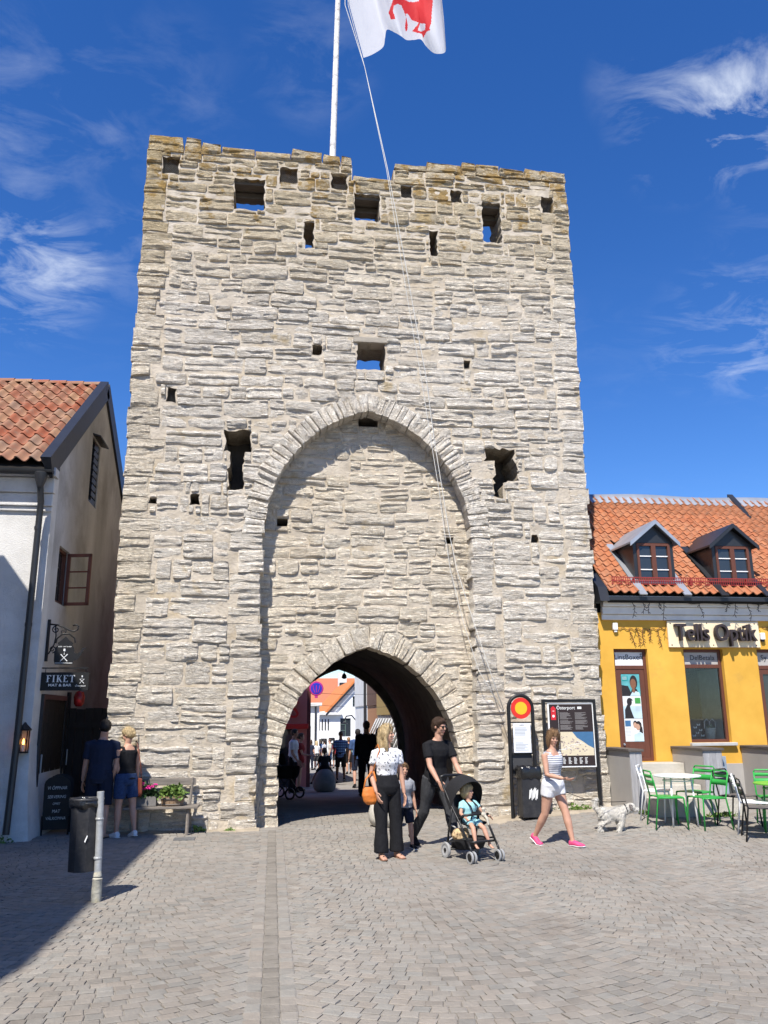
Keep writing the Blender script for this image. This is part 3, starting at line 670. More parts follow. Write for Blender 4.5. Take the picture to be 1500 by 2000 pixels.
# cornice under the eave: three stepped bands
for (z0, z1, p) in ((5.22, 5.30, .05), (5.304, 5.52, .09), (5.524, 5.78, .14)):
    MB().box((-16, HY-p, z0), (HX+p*.3, HY-.002, z1), bev=.015).build('cornice_band', PLAS, wh)
MB().box((-16, HY-.26, 5.79), (HX+.08, HY-.02, 5.93)).build('eave_board', pm('pale_fascia', (.5, .5, .5), .6), wh)
gt = MB(); n = 10; sec = [(HY-.33-.07*math.sin(math.pi*i/n-.0)*0+.075*math.cos(math.pi+math.pi*i/n), 5.86+.075*math.sin(math.pi+math.pi*i/n)) for i in range(n+1)]
gv2 = [(x, y, z) for x in (-16, HX+.06) for (y, z) in sec]; gt.add(gv2, [(i, i+1, n+1+i+1, n+1+i) for i in range(n)]+[tuple(range(n+1)), tuple(n+1+i for i in range(n+1))[::-1]])
gt.build('gutter', DKMET, wh, True, fix=False)
px_ = -5.66; pipe = MB().tube([(px_, HY-.33, 5.8), (px_, HY-.33, 5.62), (px_, HY-.20, 5.35), (px_-.01, HY-.17, 5.1), (px_-.02, HY-.17, 1.4), (px_-.02, HY-.23, .6), (px_-.02, HY-.27, .12)], .052, 12)
pipe.lathe([(.05, 5.56), (.10, 5.72), (.11, 5.80), (.09, 5.82)], (px_, HY-.33, 0), 12)
for z in (4.9, 3.3, 1.6): pipe.lathe([(.058, z-.03), (.06, z), (.058, z+.03)], (px_-.015, HY-.17, 0), 12)
pipe.build('drainpipe', DKMET, wh, True, ang=40)
# roof
TLm = [tile_mesh('roof_tile', .235, .40, TL_, .046) for _ in range(2)]
eY, eZ = HY-.42, 5.95; sl = (RZ+.12-eZ)/(RY-eY)
tiled_roof(wh, -11.0, HX-.10, (eY, eZ), (RY, RZ+.12), .235, .43, TLm, seen=seen_px)
MB().poly([(-16, eY+.03, eZ-.05), (-16, RY, RZ+.05), (-16, RY, RZ-.05), (-16, eY+.03, eZ-.12)], (16+HX-.03, 0, 0)).build('roof_deck', DARK, wh)
MB().poly([(-16, RY+.002, RZ+.10), (-16, BY+.3, BZ-.12), (-16, BY+.3, BZ-.2), (-16, RY+.002, RZ)], (16+HX-.03, 0, 0)).build('roof_back', TL_, wh)
k = 0; x = HX-.12
while x > -11:
    m = MB(); n = 8; vv = []
    for (xx, rr) in ((x, .125), (x-.40, .105)):
        for i in range(n+1): a_ = math.pi*i/n; vv.append((xx, RY+rr*math.cos(a_), RZ+.13+rr*.85*math.sin(a_)))
    o = m.add(vv, [(i, i+1, n+2+i, n+1+i) for i in range(n)]).build('ridge_tile', TL_, wh, True, fix=False); x -= .36
# sheet metal verge boards on the gable
def verge(a, b, mat, name='verge_board', w=.24, ov=.12):
    a, b = Vector(a), Vector(b); d = (b-a).normalized(); nr = Vector((0, -d.z, d.y)) if d.z > 0 else Vector((0, d.z*-1, d.y)); nr = Vector((0, -d.z, d.y)); nr = nr if nr.z > 0 else -nr
    m = MB(); m.add([a+Vector((-ov, 0, 0))+nr*.13, a+Vector((.05, 0, 0))+nr*.13, a+Vector((.05, 0, 0))-nr*w, a+Vector((.0, 0, 0))-nr*w, a+Vector((-ov, 0, 0))+nr*.11, b+Vector((-ov, 0, 0))+nr*.13, b+Vector((.05, 0, 0))+nr*.13, b+Vector((.05, 0, 0))-nr*w, b-nr*w, b+Vector((-ov, 0, 0))+nr*.11], [(0,1,6,5),(1,2,7,6),(2,3,8,7),(3,4,9,8),(4,0,5,9),(0,4,3,2,1),(5,6,7,8,9)])
    m.build(name, mat, wh)
verge((HX, eY-.02, eZ-.02), (HX, RY, RZ+.12), DKMET); verge((HX, BY+.35, BZ-.15), (HX, RY+.003, RZ+.118), DKMET)
# windows of the gable
def yzbar(m, y0, z0, y1, z1, t, x, d): m.box((x-d, min(y0, y1)-t, min(z0, z1)-t), (x, max(y0, y1)+t, max(z0, z1)+t))
m = MB(); y0, z0, y1, z1 = mw
fr = MB()
for (a, b) in (((y0+.03, z0+.03), (y1-.03, z0+.03)), ((y0+.03, z1-.03), (y1-.03, z1-.03)), ((y0+.03, z0+.06), (y0+.03, z1-.06)), ((y1-.03, z0+.06), (y1-.03, z1-.06))): yzbar(fr, *a, *b, .028, HX-.06, .06)
win = fr.build('window', BROWN, wh); win['label'] = 'brown window with its casement swung open'
pm('brown_joinery2', (.20, .075, .045), .5)
bars = MB()
for q in (.33, .66): yzbar(bars, y0+.06, z0+q*(z1-z0), (y0+y1)/2, z0+q*(z1-z0), .01, HX-.08, .02)
for q in (.16, .27, .38): yzbar(bars, y0+q, z0+.06, y0+q, z1-.06, .006, HX-.075, .012)
bars.build('glazing_bar', DKMET, win)
MB().box((HX-.13, y0+.06, z0+.06), (HX-.12, y1-.06, z1-.06)).build('pane', PANE, win)
# casement hinged at its far side, standing out from the wall
cs = MB(); hy = y1-.03; wv = .40; dirv = Vector((.92, -.18, 0)).normalized(); up_ = Vector((0, 0, 1)); th = dirv.cross(up_)*.02
def lbar(p, q, t): 
    p, q = Vector(p), Vector(q); d = (q-p).normalized(); s_ = th.normalized().cross(d); cs.obox((p+q)/2, (q-p)/2+d*t, s_*t, th)
o_ = Vector((HX+.0, hy, 0)); zz0, zz1 = z0+.05, z1-.05
A_, B_ = o_+Vector((0, 0, zz0)), o_+dirv*wv+Vector((0, 0, zz0)); C_2, D_ = o_+dirv*wv+Vector((0, 0, zz1)), o_+Vector((0, 0, zz1))
for p, q in ((A_, B_), (B_, C_2), (C_2, D_), (D_, A_)): lbar(p, q, .028)
for q in (.33, .66): lbar(A_.lerp(D_, q), B_.lerp(C_2, q), .012)
ca = cs.build('casement', pm('red_brown_joinery', (.20, .075, .05), .5, .1, 4, .05), wh)
MB().add([A_+th*.2, B_+th*.2, C_2+th*.2, D_+th*.2], [(0, 1, 2, 3)]).build('pane', see_glass(), ca)
y0, z0, y1, z1 = uw
sh = MB()
for (a, b) in (((y0+.03, z0+.03), (y1-.03, z0+.03)), ((y0+.03, z1-.03), (y1-.03, z1-.03)), ((y0+.03, z0+.06), (y0+.03, z1-.06)), ((y1-.03, z0+.06), (y1-.03, z1-.06))): yzbar(sh, *a, *b, .03, HX-.02, .07)
hat = sh.build('loft_hatch', DKMET, wh)
MB().box((HX-.11, y0+.06, z0+.06), (HX-.10, y1-.06, z1-.06)).build('backing', DARK, hat)
for i in range(9):
    z = z0+.12+i*(z1-z0-.2)/8; b = MB(); b.obox((HX-.05, (y0+y1)/2+.12, z), (.006, 0, .05), (0, .2, 0), (.03, 0, -.03)); b.build('slat', DKMET, hat)
MB().obox((HX+.06, (y0+y1)/2, z1+.03), (.10, 0, -.03), (0, .42, 0), (.004, 0, .012)).build('hood', DKMET, hat)

sdr = MB().box((HX-.001, -.14, .02), (HX+.05, -.06, 2.22)).box((HX-.001, 1.40, .02), (HX+.05, 1.48, 2.22)).box((HX-.001, -.06, 2.14), (HX+.05, 1.40, 2.22)).build('side_door', DKMET, wh)
for k in range(4): MB().box((HX+.002, -.055+k*.364, .03), (HX+.03, -.055+k*.364+.356, 2.135), bev=.006).build('door_board', pm('black_boards', (.018, .016, .015), .75, .3, 4, .3, 16, stretch=(6, 6, 1)), sdr)
MB().box((HX+.031, .02, .95), (HX+.055, .05, 1.25), bev=.005).build('handle', ZINC, sdr)
# ================================================================== boarded gate across the alley
BWOOD = pm('black_boards', (.018, .016, .015), .75, .3, 4, .3, 16, stretch=(6, 6, 1))
ag = thing('alley_gate', 'tall black boarded gate closing the alley between house and tower', 'gate', (0, 1.65, 0))
x = -5.50; k = 0
while x < -4.56:
    w_ = .155; MB().box((x+.004, -.03, 0.03), (min(-4.55, x+w_)-.004, .01+random.uniform(0, .008), 2.0+random.uniform(-.015, .015))).build('board', BWOOD, ag); x += w_
for z in (.35, 1.65): MB().box((-5.48, -.065, z), (-4.57, -.034, z+.10)).build('rail', BWOOD, ag)
MB().box((-5.52, -.08, .03), (-5.46, -.002, 2.3)).build('post', BWOOD, ag)
MB().box((-5.45, -.09, 1.0), (-5.43, -.066, 1.28), bev=.006).build('handle', ZINC, ag)

# ================================================================== yellow shop right of the tower
YF = .25; X0 = 4.27; X1 = 12.0
ys = thing('yellow_shop', 'yellow rendered shop with red pantile roof, two dormers and stone steps', 'shop building', (0, 0, 0))
door = (4.61, .98, 5.28, 3.02); win1 = (6.0, 1.30, 6.80, 3.02); door2 = (7.50, .98, 8.25, 3.02)
fw = slab([[(X0, -.2), (X1, -.2), (X1, 3.70), (X0, 3.70)], rloop(door), rloop(win1), rloop(door2)], YF, YF+.32).build('facade', YELL, ys)
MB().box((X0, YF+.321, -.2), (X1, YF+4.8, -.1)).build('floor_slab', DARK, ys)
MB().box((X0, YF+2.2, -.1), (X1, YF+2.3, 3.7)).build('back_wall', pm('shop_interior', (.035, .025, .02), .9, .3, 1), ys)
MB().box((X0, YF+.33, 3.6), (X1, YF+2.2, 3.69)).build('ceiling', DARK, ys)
MB().box((X0-.02, YF+.34, 3.72), (X0+.2, YF+5.4, 4.0)).build('party_wall', PLAS, ys)
for (a, b) in ((X0, 4.60), (5.29, 7.49), (8.26, X1)):
    MB().box((a, YF-.022, -.2), (b, YF-.002, .92), bev=.006).build('plinth', GREYR, ys)
for (z0, z1, p) in ((3.56, 3.66, .05), (3.664, 3.80, .10), (3.804, 3.88, .16), (3.884, 4.0, .21)):
    MB().box((X0+.14, YF-p, z0), (X1, YF+.0 if p > .1 else YF-.001, z1), bev=.012).build('cornice_band', MOULD, ys)
# roof planes
RE, RR = (YF-.29, 4.0), (2.98+.1, 6.72); tn = (RR[1]-RE[1])/(RR[0]-RE[0])
rz_ = lambda y: RE[1]+(y-RE[0])*tn
D1 = dict(x0=5.15, x1=5.97, ap=(5.60, 5.48), ez=5.10, y=.22); D2 = dict(x0=6.78, x1=7.62, ap=(7.22, 5.44), ez=5.07, y=.22)
def skip_r(x, y, z):
    for D in (D1, D2):
        if D['x0']-.10 < x < D['x1']+.10 and D['y']-.05 < y and z < D['ez']+.0: return True
        if D['x0']-.02 < x < D['x1']+.02 and D['y'] < y and z < D['ap'][1]-.22: return True
    return False
TRm = [tile_mesh('roof_tile', .178, .26, TR_, .032) for _ in range(2)]
tiled_roof(ys, X0+.22, X1, RE, RR, .178, .205, TRm, skip=skip_r, seen=lambda x, y, z: seen_px(x, y, z) and x < 8.7)
MB().poly([(X0+.2, RE[0]+.05, RE[1]-.06), (X0+.2, RR[0], RR[1]-.02), (X0+.2, RR[0]+2.6, RR[1]-2.5), (X0+.2, RR[0]+2.6, RR[1]-2.7), (X0+.2, RR[0], RR[1]-.2), (X0+.2, RE[0]+.05, RE[1]-.14)], (X1-X0-.2, 0, 0)).build('roof_deck', DARK, ys)
MB().poly([(X1-.02, RE[0], RE[1]+.0), (X1-.02, RR[0], RR[1]+.1), (X1-.02, RR[0], RR[1]-.1), (X1-.02, RE[0], RE[1]-.2)], (.15, 0, 0)).build('verge_board', DKMET, ys)
# zinc ridge capping, corrugated to the tiles
v = []; f = []; xs = np.arange(X0+.2, X1, .035)
for x in xs:
    wv = .018*math.cos(2*math.pi*(x-X0-.22)/.178)
    v += [(x, RR[0]-.26, rz_(RR[0]-.26)+.09+wv), (x, RR[0]-.10, rz_(RR[0]-.10)+.10+wv*.5), (x, RR[0], RR[1]+.13+.02*math.sin(x*2.1)), (x, RR[0]+.2, RR[1]-.06)]
n = 4
for i in range(len(xs)-1):
    for k in range(3): f.append((i*n+k, (i+1)*n+k, (i+1)*n+k+1, i*n+k+1))
mesh_obj('ridge_capping', v, f, ZINC, ys, True)
for x in (9.0, ): MB().poly([(x, 2.4, 6.2), (x, 3.15, 6.95), (x, 3.15, 6.72), (x, 2.4, 6.0)], (.14, 0, 0)).build('flashing', DKMET, ys)
# gutter and dark eave
MB().box((X0+.2, RE[0]-.02, RE[1]-.10), (X1, RE[0]+.20, RE[1]-.03)).build('gutter', DKMET, ys)
MB().poly([(X0+.02, RE[0]-.05, RE[1]-.12), (X0+.02, RE[0]+.05, RE[1]+.16), (X0+.02, RE[0]+.5, RE[1]+.5), (X0+.02, RE[0]+.5, RE[1]-.1)], (.18, 0, 0)).build('end_flashing', DKMET, ys)
# snow guard: red grating along the eave
RED = pm('red_guard_paint', (.28, .035, .03), .5, .15, 5)
sg = MB(); gy = RE[0]+.16; gzz = rz_(gy)
for zz in (.09, .155, .22): sg.box((X0+.35, gy-.008, gzz+zz), (X1, gy+.008, gzz+zz+.014))
x = X0+.36
while x < X1: sg.box((x, gy-.005, gzz+.10), (x+.012, gy+.005, gzz+.225)); x += .045
guard = sg.build('snow_guard', RED, ys)
x = X0+.8
while x < X1: MB().poly([(x, gy-.01, gzz+.23), (x, gy-.01, gzz+.02), (x, gy+.16, gzz+.16)], (.015, 0, 0)).build('bracket', RED, guard); x += 1.15
# dormers
def dormer(D, trim, roofm):
    x0, x1, y, ez = D['x0'], D['x1'], D['y'], D['ez']; ax, az = D['ap']; d = MB(); zs = rz_(y)+.05; yb = (ez-RE[1])/tn+RE[0]; ya = (az-RE[1])/tn+RE[0]
    hx0, hx1 = x0+.07, x1-.07
    body = MB(); body.poly([(x0+.0, y, zs), (hx0+.0, y, zs), (hx0, y, ez-.03), (hx1, y, ez-.03), (hx1, y, zs), (x1, y, zs), (x1, y, ez), (ax, y, az-.06), (x0, y, ez)], (0, .07, 0))
    for xx in (x0, x1-.04): body.poly([(xx, y+.071, zs+.06), (xx, y+.071, ez), (xx, yb, ez)], (.04, 0, 0))
    dm = body.build('dormer', DKMET, ys)
    for s, xe in ((-1, x0-.10), (1, x1+.10)):
        zz = ez-.05; m = MB(); P = [Vector((ax, y-.10, az)), Vector((xe, y-.10, zz-.02)), Vector((xe, yb-.05, zz+.0)), Vector((ax, ya, az+.02))]
        m.add(P+[p+Vector((0, 0, .035)) for p in P], [(0, 1, 2, 3), (4, 7, 6, 5), (0, 4, 5, 1), (1, 5, 6, 2), (2, 6, 7, 3), (3, 7, 4, 0)]); m.build('dormer_roof', roofm, dm)
        m = MB(); a_, b_ = Vector((ax, y-.125, az+.035)), Vector((xe, y-.125, zz+.015)); dn = Vector((0, 0, -.085)); m.add([a_, b_, b_+dn, a_+dn, a_+Vector((0, .024, 0)), b_+Vector((0, .024, 0)), b_+dn+Vector((0, .024, 0)), a_+dn+Vector((0, .024, 0))], [(0, 1, 2, 3), (4, 7, 6, 5), (0, 4, 5, 1), (1, 5, 6, 2), (2, 6, 7, 3), (3, 7, 4, 0)]); m.build('barge_board', trim, dm)
        m = MB(); xx = x0-.03 if s < 0 else x1+.03   # flashing strip running down the slope beside the cheek
        m.obox((xx-s*.0, (y+yb)/2-.16, rz_((y+yb)/2-.16)+.10), (.075, 0, 0), Vector((0, 1, tn))*((yb-y)/2+.22), Vector((0, -tn, 1)).normalized()*.012); m.build('flashing', trim, dm)
    MB().box((x0+.02, y-.05, zs-.01), (x1-.02, y-.002, zs+.045)).build('sill', trim, dm)
    fr = MB(); wz0, wz1 = zs+.05, ez-.04; mid = (hx0+hx1)/2
    for (a, b, c, e) in ((hx0, wz0, hx0+.05, wz1), (hx1-.05, wz0, hx1, wz1), (hx0+.05, wz1-.05, hx1-.05, wz1), (hx0+.05, wz0, hx1-.05, wz0+.05), (mid-.045, wz0+.05, mid+.045, wz1-.05)): fr.box((a, y-.015, b), (c, y+.045, e))
    wn_ = fr.build('window', BROWN, dm) if False else fr.build('window', BROWN, ys)
    for (a, c) in ((hx0+.05, mid-.045), (mid+.045, hx1-.05)):
        MB().box((a+.001, y+.02, wz0+.051), (c-.001, y+.03, wz1-.051)).build('pane', PANE, wn_)
        for q in (.28, .64): MB().box((a+.001, y+.0, wz0+q*(wz1-wz0)), (c-.001, y+.018, wz0+q*(wz1-wz0)+.018)).build('glazing_bar', WHT, wn_)
        MB().box((a+.10, y+.0315, wz0+.06), (c-.03, y+.035, wz1-.08)).build('curtain', pm('curtain', (.35, .34, .31), .9, .2, 5, .2, 12, stretch=(8, 1, .4)), wn_) if a > mid else None
    return dm
d1 = dormer(D1, ZINC, ZINC); d1['label'] = 'dormer edged in pale zinc'; d2 = dormer(D2, DKMET, DKMET); d2['label'] = 'dormer clad in black sheet metal'
# door, display window, second door
def joinery(name, r, transom, y=YF+.12, w=.055, lower=0):
    a, b, c, e = r; fr = MB()
    for q in ((a, b, a+w, e), (c-w, b, c, e), (a+w, e-w, c-w, e), (a+w, b, c-w, b+w), (a+w, transom-.035, c-w, transom+.035)): fr.box((q[0], y-.03, q[1]), (q[2], y+.05, q[3]), bev=.006)
    return fr.build(name, BROWN, ys)
dr = joinery('door', door, 2.68); a, b, c, e = door; y = YF+.12
lf = MB(); 
for q in ((a+.056, b+.02, a+.15, 2.644), (c-.15, b+.02, c-.056, 2.644), (a+.15, 2.56, c-.15, 2.644), (a+.15, b+.02, c-.15, 1.32)): lf.box((q[0], y-.02, q[1]), (q[2], y+.03, q[3]), bev=.005)
lf.build('leaf', BROWN, dr); MB().box((a+.20, y-.030, 1.06), (c-.20, y-.021, 1.26), bev=.004).build('panel', BROWN, dr)
MB().box((a+.056, y+.0, 2.716), (c-.056, y+.01, e-.056)).build('transom_panel', pm('sign_white', (.72, .73, .74), .5, .03), dr)
text('lettering', 'LinsBoxen', .135, face_cam(((a+c)/2, y-.004, 2.87)), BLK, dr, .001)
text('lettering', '\u00ae', .05, face_cam((c-.085, y-.004, 2.92)), BLK, dr, .001)
MB().box((a+.151, y-.002, 1.321), (c-.151, y+.004, 2.559)).build('pane', PANE, dr)
MB().lathe([(.016, 0), (.022, -.02), (.015, -.045)], (a+.11, y-.02, 1.28), 10, 'Y').build('door_knob', ZINC, dr)
wn1 = joinery('display_window', win1, 2.70); a, b, c, e = win1
MB().box((a+.056, y+.0, 2.736), (c-.056, y+.01, e-.056)).build('transom_panel', pm('slatted_blind', (.42, .40, .37), .6, .12, 2, .3, 9, stretch=(.1, 1, 9)), wn1)
text('lettering', 'DelBetala', .13, face_cam(((a+c)/2+.03, y-.004, 2.86)), BLK, wn1, .001)
MB().box((a+.056, y+.005, b+.056), (c-.056, y+.012, 2.664)).build('pane', see_glass(), wn1)
MB().box((a-.04, YF-.09, b-.06), (c+.06, YF+.10, b-.002), bev=.01).build('sill', pm('pale_sill', (.45, .44, .42), .7), wn1)
MB().box((c-.06, y+.06, b), (c-.03, YF+.9, 2.66)).build('side_panel', pm('pale_green_panel', (.50, .56, .53), .7), wn1)
MB().box((a+.02, y+.07, b-.05), (c-.02, YF+.9, b+.04)).build('display_shelf', pm('pale_sill', (.45, .44, .42), .7), wn1)
dr2 = joinery('door', door2, 2.68); a, b, c, e = door2
MB().box((a+.056, y+.0, 2.716), (c-.056, y+.01, e-.056)).build('transom_panel', MATS['slatted_blind'], dr2)
text('lettering', 'Sy', .14, face_cam((a+.20, y-.004, 2.86)), BLK, dr2, .001)
lf = MB()
for q in ((a+.056, b+.02, a+.13, 2.644), (c-.13, b+.02, c-.056, 2.644), (a+.13, 2.55, c-.13, 2.644), (a+.13, b+.02, c-.13, 1.25)): lf.box((q[0], y-.02, q[1]), (q[2], y+.03, q[3]))
lf.build('leaf', BROWN, dr2); MB().box((a+.131, y, 1.251), (c-.131, y+.006, 2.549)).build('pane', PANE, dr2)
# steps with rendered parapets faced in grey boards
STEP = pm('step_concrete', (.46, .43, .37), .9, .12, 3, .35, 30, dirt=(.30, .26, .2), dirt_amt=.55)
for i, (y0_, zt, xa, xb) in enumerate(((-.22, .97, 4.50, 5.57), (-.50, .80, 4.50, 5.57), (-.76, .64, 4.50, 5.57), (-1.28, .47, 4.49, 6.02))):
    yb_ = (YF-.024, -.224, -.504, -.764)[i] if i < 3 else -.764
    MB().box((xa, y0_, .0), (xb, yb_, zt), bev=.012).build('step', STEP, ys)
MB().box((4.496, -.763, .0), (6.02, -.906, .468), bev=0) 
GB = pm('grey_boards', (.33, .325, .33), .85, .25, 3, .45, 14, stretch=(7, 7, .8))
CAPM = pm('capping_timber', (.095, .08, .07), .8, .3, 3, .4, 12)
for (xa, xb, y0_) in ((4.27, 4.485, -.90), (5.585, 5.93, -.90), (6.95, 7.4, -.9)):
    MB().box((xa, y0_+.032, .0 if xa < 5 else .02), (xb, YF-.024, 1.20)).build('parapet', GREYR, ys)
    nb = 2 if xb-xa < .3 else 3; wd = (xb-xa)/nb
    for i in range(nb):
        MB().box((xa+i*wd+.002, y0_, .1 if xa < 5 else .472), (xa+(i+1)*wd-.002, y0_+.03, 1.198), bev=.004).build('board', GB, ys)
    MB().box((xa-.03, y0_-.03, 1.202), (xb+.03, YF-.025, 1.245), bev=.006).build('capping', CAPM, ys)
MB().box((5.94, -.75, .472), (6.08, -.70, 1.10), bev=.005).build('utility_panel', pm('blue_grey_panel', (.26, .31, .36), .6, .2, 6), ys)
cw_ = MB(); cw_.box((6.2, YF-.05, .32), (6.75, YF-.0225, .72)); cw_.build('cellar_window', pm('cellar_grille', (.05, .055, .055), .6, .3, 4), ys)
# lettered shop sign
ss = thing('shop_sign', 'cream sign board with raised dark letters above the display window', 'sign', (0, YF-.055, 0))
MB().box((5.70, 0, 3.05), (7.56, .03, 3.545)).build('board', pm('cream_board', (.80, .66, .45), .6, .03, 3), ss)
LET = pm('letter_brown', (.035, .026, .028), .6)
lt = text('lettering', 'Tells Optik', .45, face_cam((6.62, -.075, 3.305)), LET, ss, .05, sx=.80, offset=.004)
for (x, z) in ((5.76, 3.09), (5.76, 3.5), (6.6, 3.09), (6.5, 3.51), (7.48, 3.09), (7.48, 3.5)): MB().lathe([(.012, -.004), (.012, .001)], (x, 0, z), 8, 'Y').build('screw', BLK, ss)
# small white lamp boxes on the facade and strings of unlit lights
for i, (x, z) in enumerate(((4.66, 3.43), (7.63, 3.26))):
    t = thing('wall_box', 'small white electrical box with plug on yellow wall, ' + ('near the tower' if i == 0 else 'right beside the lettered sign'), 'electrical box', (x, YF-.002, z))
    MB().box((-.045, -.07, -.06), (.045, 0, .07), bev=.012).build('case', WHT, t); MB().box((-.025, -.05, -.10), (.03, -.02, -.061)).build('plug', BLK if i else WHT, t)
CBL = pm('brown_cable', (.16, .075, .03), .7); CBK = pm('dark_cable', (.02, .02, .02), .7)
def string(name, label, xa, xb, z, y, mat, drops):
    m = MB(); P = [(xa+(xb-xa)*i/24, y, z-.025*math.sin(i*1.7)-.03*math.sin(math.pi*i/24)) for i in range(25)]; m.tube(P, .007, 5)
    for d in drops:
        q = [(d, y, z-.01)]; L_ = random.uniform(.14, .36); n = 5
        for k in range(1, n+1): q.append((q[-1][0]+random.uniform(-.025, .03), y-.004, q[-1][2]-L_/n))
        m.tube(q, .006, 5)
        for k in range(1, n): s_ = random.choice((-1, 1)); m.tube([q[k], (q[k][0]+s_*.045, y-.01, q[k][2]-.035)], .006, 5)
    tag(m.build(name, mat), label, 'light string', 'icicle light strings on the shop front')
string('light_string', 'brown unlit icicle lights strung between wall box and sign board', 4.72, 5.68, 3.41, YF-.02, CBL, [4.95, 5.1, 5.22, 5.36, 5.5])
string('light_string', 'brown unlit icicle lights on the wall past the lettered sign', 7.66, 9.2, 3.45, YF-.02, CBL, [7.8, 8.0, 8.3])
string('light_string', 'dark unlit icicle lights hanging from the gutter over the cornice', 4.7, 9.0, 3.90, YF-.225, CBK, [4.95, 5.15, 5.3, 5.47, 5.6, 6.3, 6.9, 7.05, 7.3, 7.5, 7.7, 7.9])

# ================================================================== house that shades the left of the square (outside the picture)
sh_ = thing('corner_house', 'tall rendered house with mansard roof left of the square', 'house', (0, 0, 0))
G_ = [(-2.3, -.1), (-2.3, 6.9), (-3.6, 8.1), (-5.9, 10.0), (-8.2, 11.6), (-15.0, 11.3), (-18.5, 7.6), (-18.5, -.1)]
MB().poly([(-7.0, y, z) for y, z in G_], (-9, 0, 0)).build('wall', PLAS, sh_)
MB().poly([(-6.92, y, z) for y, z in [(-2.1, 6.8), (-3.6, 8.2), (-5.9, 10.1), (-8.2, 11.7), (-15, 11.4), (-18.8, 7.5), (-18.5, 7.61), (-15, 11.31), (-8.2, 11.61), (-5.9, 10.01), (-3.6, 8.11), (-2.3, 6.91)]], (-9.1, 0, 0)).build('roof', TL_, sh_)
for y in (-5, -8, -11, -14):
    for z in (1.2, 4.2):
        o = MB().box((-6.995, y-.45, z), (-6.95, y+.45, z+1.5)).build('window', BROWN, sh_); MB().box((-6.948, y-.38, z+.08), (-6.94, y+.38, z+1.42)).build('pane', PANE, o)

# ================================================================== the street beyond the gate
def gz2(x, y): return gz(x, y)
pk = thing('pink_shop', 'salmon pink shop with red fascia at the mouth of the street', 'shop building', (0, 0, 0))
PINK = pm('salmon_render', (.52, .19, .17), .85, .06, 2, .1)
REDS = pm('red_sign_paint', (.55, .03, .025), .5, .06)
slab([[(-8, -1), (-.62, -1), (-.62, 6.5), (-8, 6.5)], [(-3.6, -.35), (-.95, -.35), (-.95, 1.45), (-3.6, 1.45)]], 13.0, 13.3).build('front_wall', PINK, pk)
MB().box((-.615, 13.0, -1.2), (-.5, 26, 6.5)).build('side_wall', pm('shaded_side_render', (.12, .035, .035), .8), pk)  # side wall coloured darker than the front, its shade painted in
MB().box((-3.6, 13.2, -.6), (-.95, 13.25, 1.45)).build('shop_window', PANE, pk)
MB().box((-3.7, 12.75, 1.46), (-.58, 12.99, 1.62), bev=.03).build('fascia', REDS, pk)
text('lettering', 'S', .8, face_cam((-1.05, 12.9, 2.05)), REDS, pk, .05)
for x in (-2.2, -1.6, -.98): MB().box((x, 13.05, -.4), (x+.05, 13.18, 1.45)).build('mullion', BLK, pk)
rs = thing('hanging_sign', 'round blue and pink balloon-shaped sign hanging over the street', 'sign', (-.35, 12.5, 2.72))
MB().lathe([(.215, -.03), (.23, 0), (.215, .03)], (0, 0, 0), 26, 'Y').build('rim', pm('magenta_sign', (.45, .03, .22), .5), rs)
MB().lathe([(.175, -.036), (.18, -.031)], (0, 0, 0), 24, 'Y').build('disc', pm('blue_sign', (.02, .035, .5), .5), rs)
for s in (-1, 0, 1): MB().tube([(s*.11, -.04, .10), (s*.10, -.042, 0), (s*.05, -.04, -.13)], .013, 5).build('gore', MATS['magenta_sign'], rs)
MB().box((-.05, -.03, -.30), (.05, .03, -.225)).build('basket', MATS['magenta_sign'], rs)
MB().tube([(-.02, 0, .22), (-.02, 0, .3), (-.3, .5, .3)], .012, 6).build('bracket', BLK, rs)
# white gabled house closing the view
wg = thing('white_gabled_house', 'white house with bright orange tiled gable roof closing the street', 'house', (0, 0, 0))
WHW = pm('bright_whitewash', (.78, .78, .76), .9, .05, 2, .1); ORT = pm('orange_roof', (.60, .20, .06), .85, .10, 3, .5, 6, stretch=(4, 4, 1))
Y1 = 50.; zg = gz(3, 50)-.3
ex, ezz = 2.62, 2.33; rx, rzz = 4.75, 4.6
wins_g = [(3.4, 1.75-1.35, 4.2, 1.75), (4.35, 2.62, 4.95, 3.4)]
sl_ = [(1.75, .85, 1.85, 1.7), (1.98, .85, 2.08, 1.7), (2.21, .85, 2.31, 1.7), (2.44, .85, 2.54, 1.7)]
slab([[(1.4, zg), (7.5, zg), (7.5, 2.9), (rx, rzz), (ex, ezz), (1.4, 2.2)]]+[rloop(q) for q in wins_g+sl_], Y1, Y1+.3).build('gable_wall', WHW, wg)
for q in wins_g:
    o = MB().box((q[0], Y1+.1, q[1]), (q[2], Y1+.14, q[3])).build('window', PANE, wg)
    xm = (q[0]+q[2])/2; MB().box((xm-.03, Y1+.06, q[1]), (xm+.03, Y1+.098, q[3])).build('mullion', pm('green_joinery', (.08, .12, .10), .6), o)
    for t_ in (.33, .66): zz = q[1]+t_*(q[3]-q[1]); MB().box((q[0], Y1+.07, zz-.02), (xm-.031, Y1+.096, zz+.02)).build('glazing_bar', MATS['green_joinery'], o)
for q in sl_: MB().box((q[0], Y1+.1, q[1]), (q[2], Y1+.14, q[3])).build('window', PANE, wg)
MB().lathe([(.30, -.02), (.30, .02)], (4.75, Y1-.02, 3.95), 18, 'Y').build('arched_window', PANE, wg)
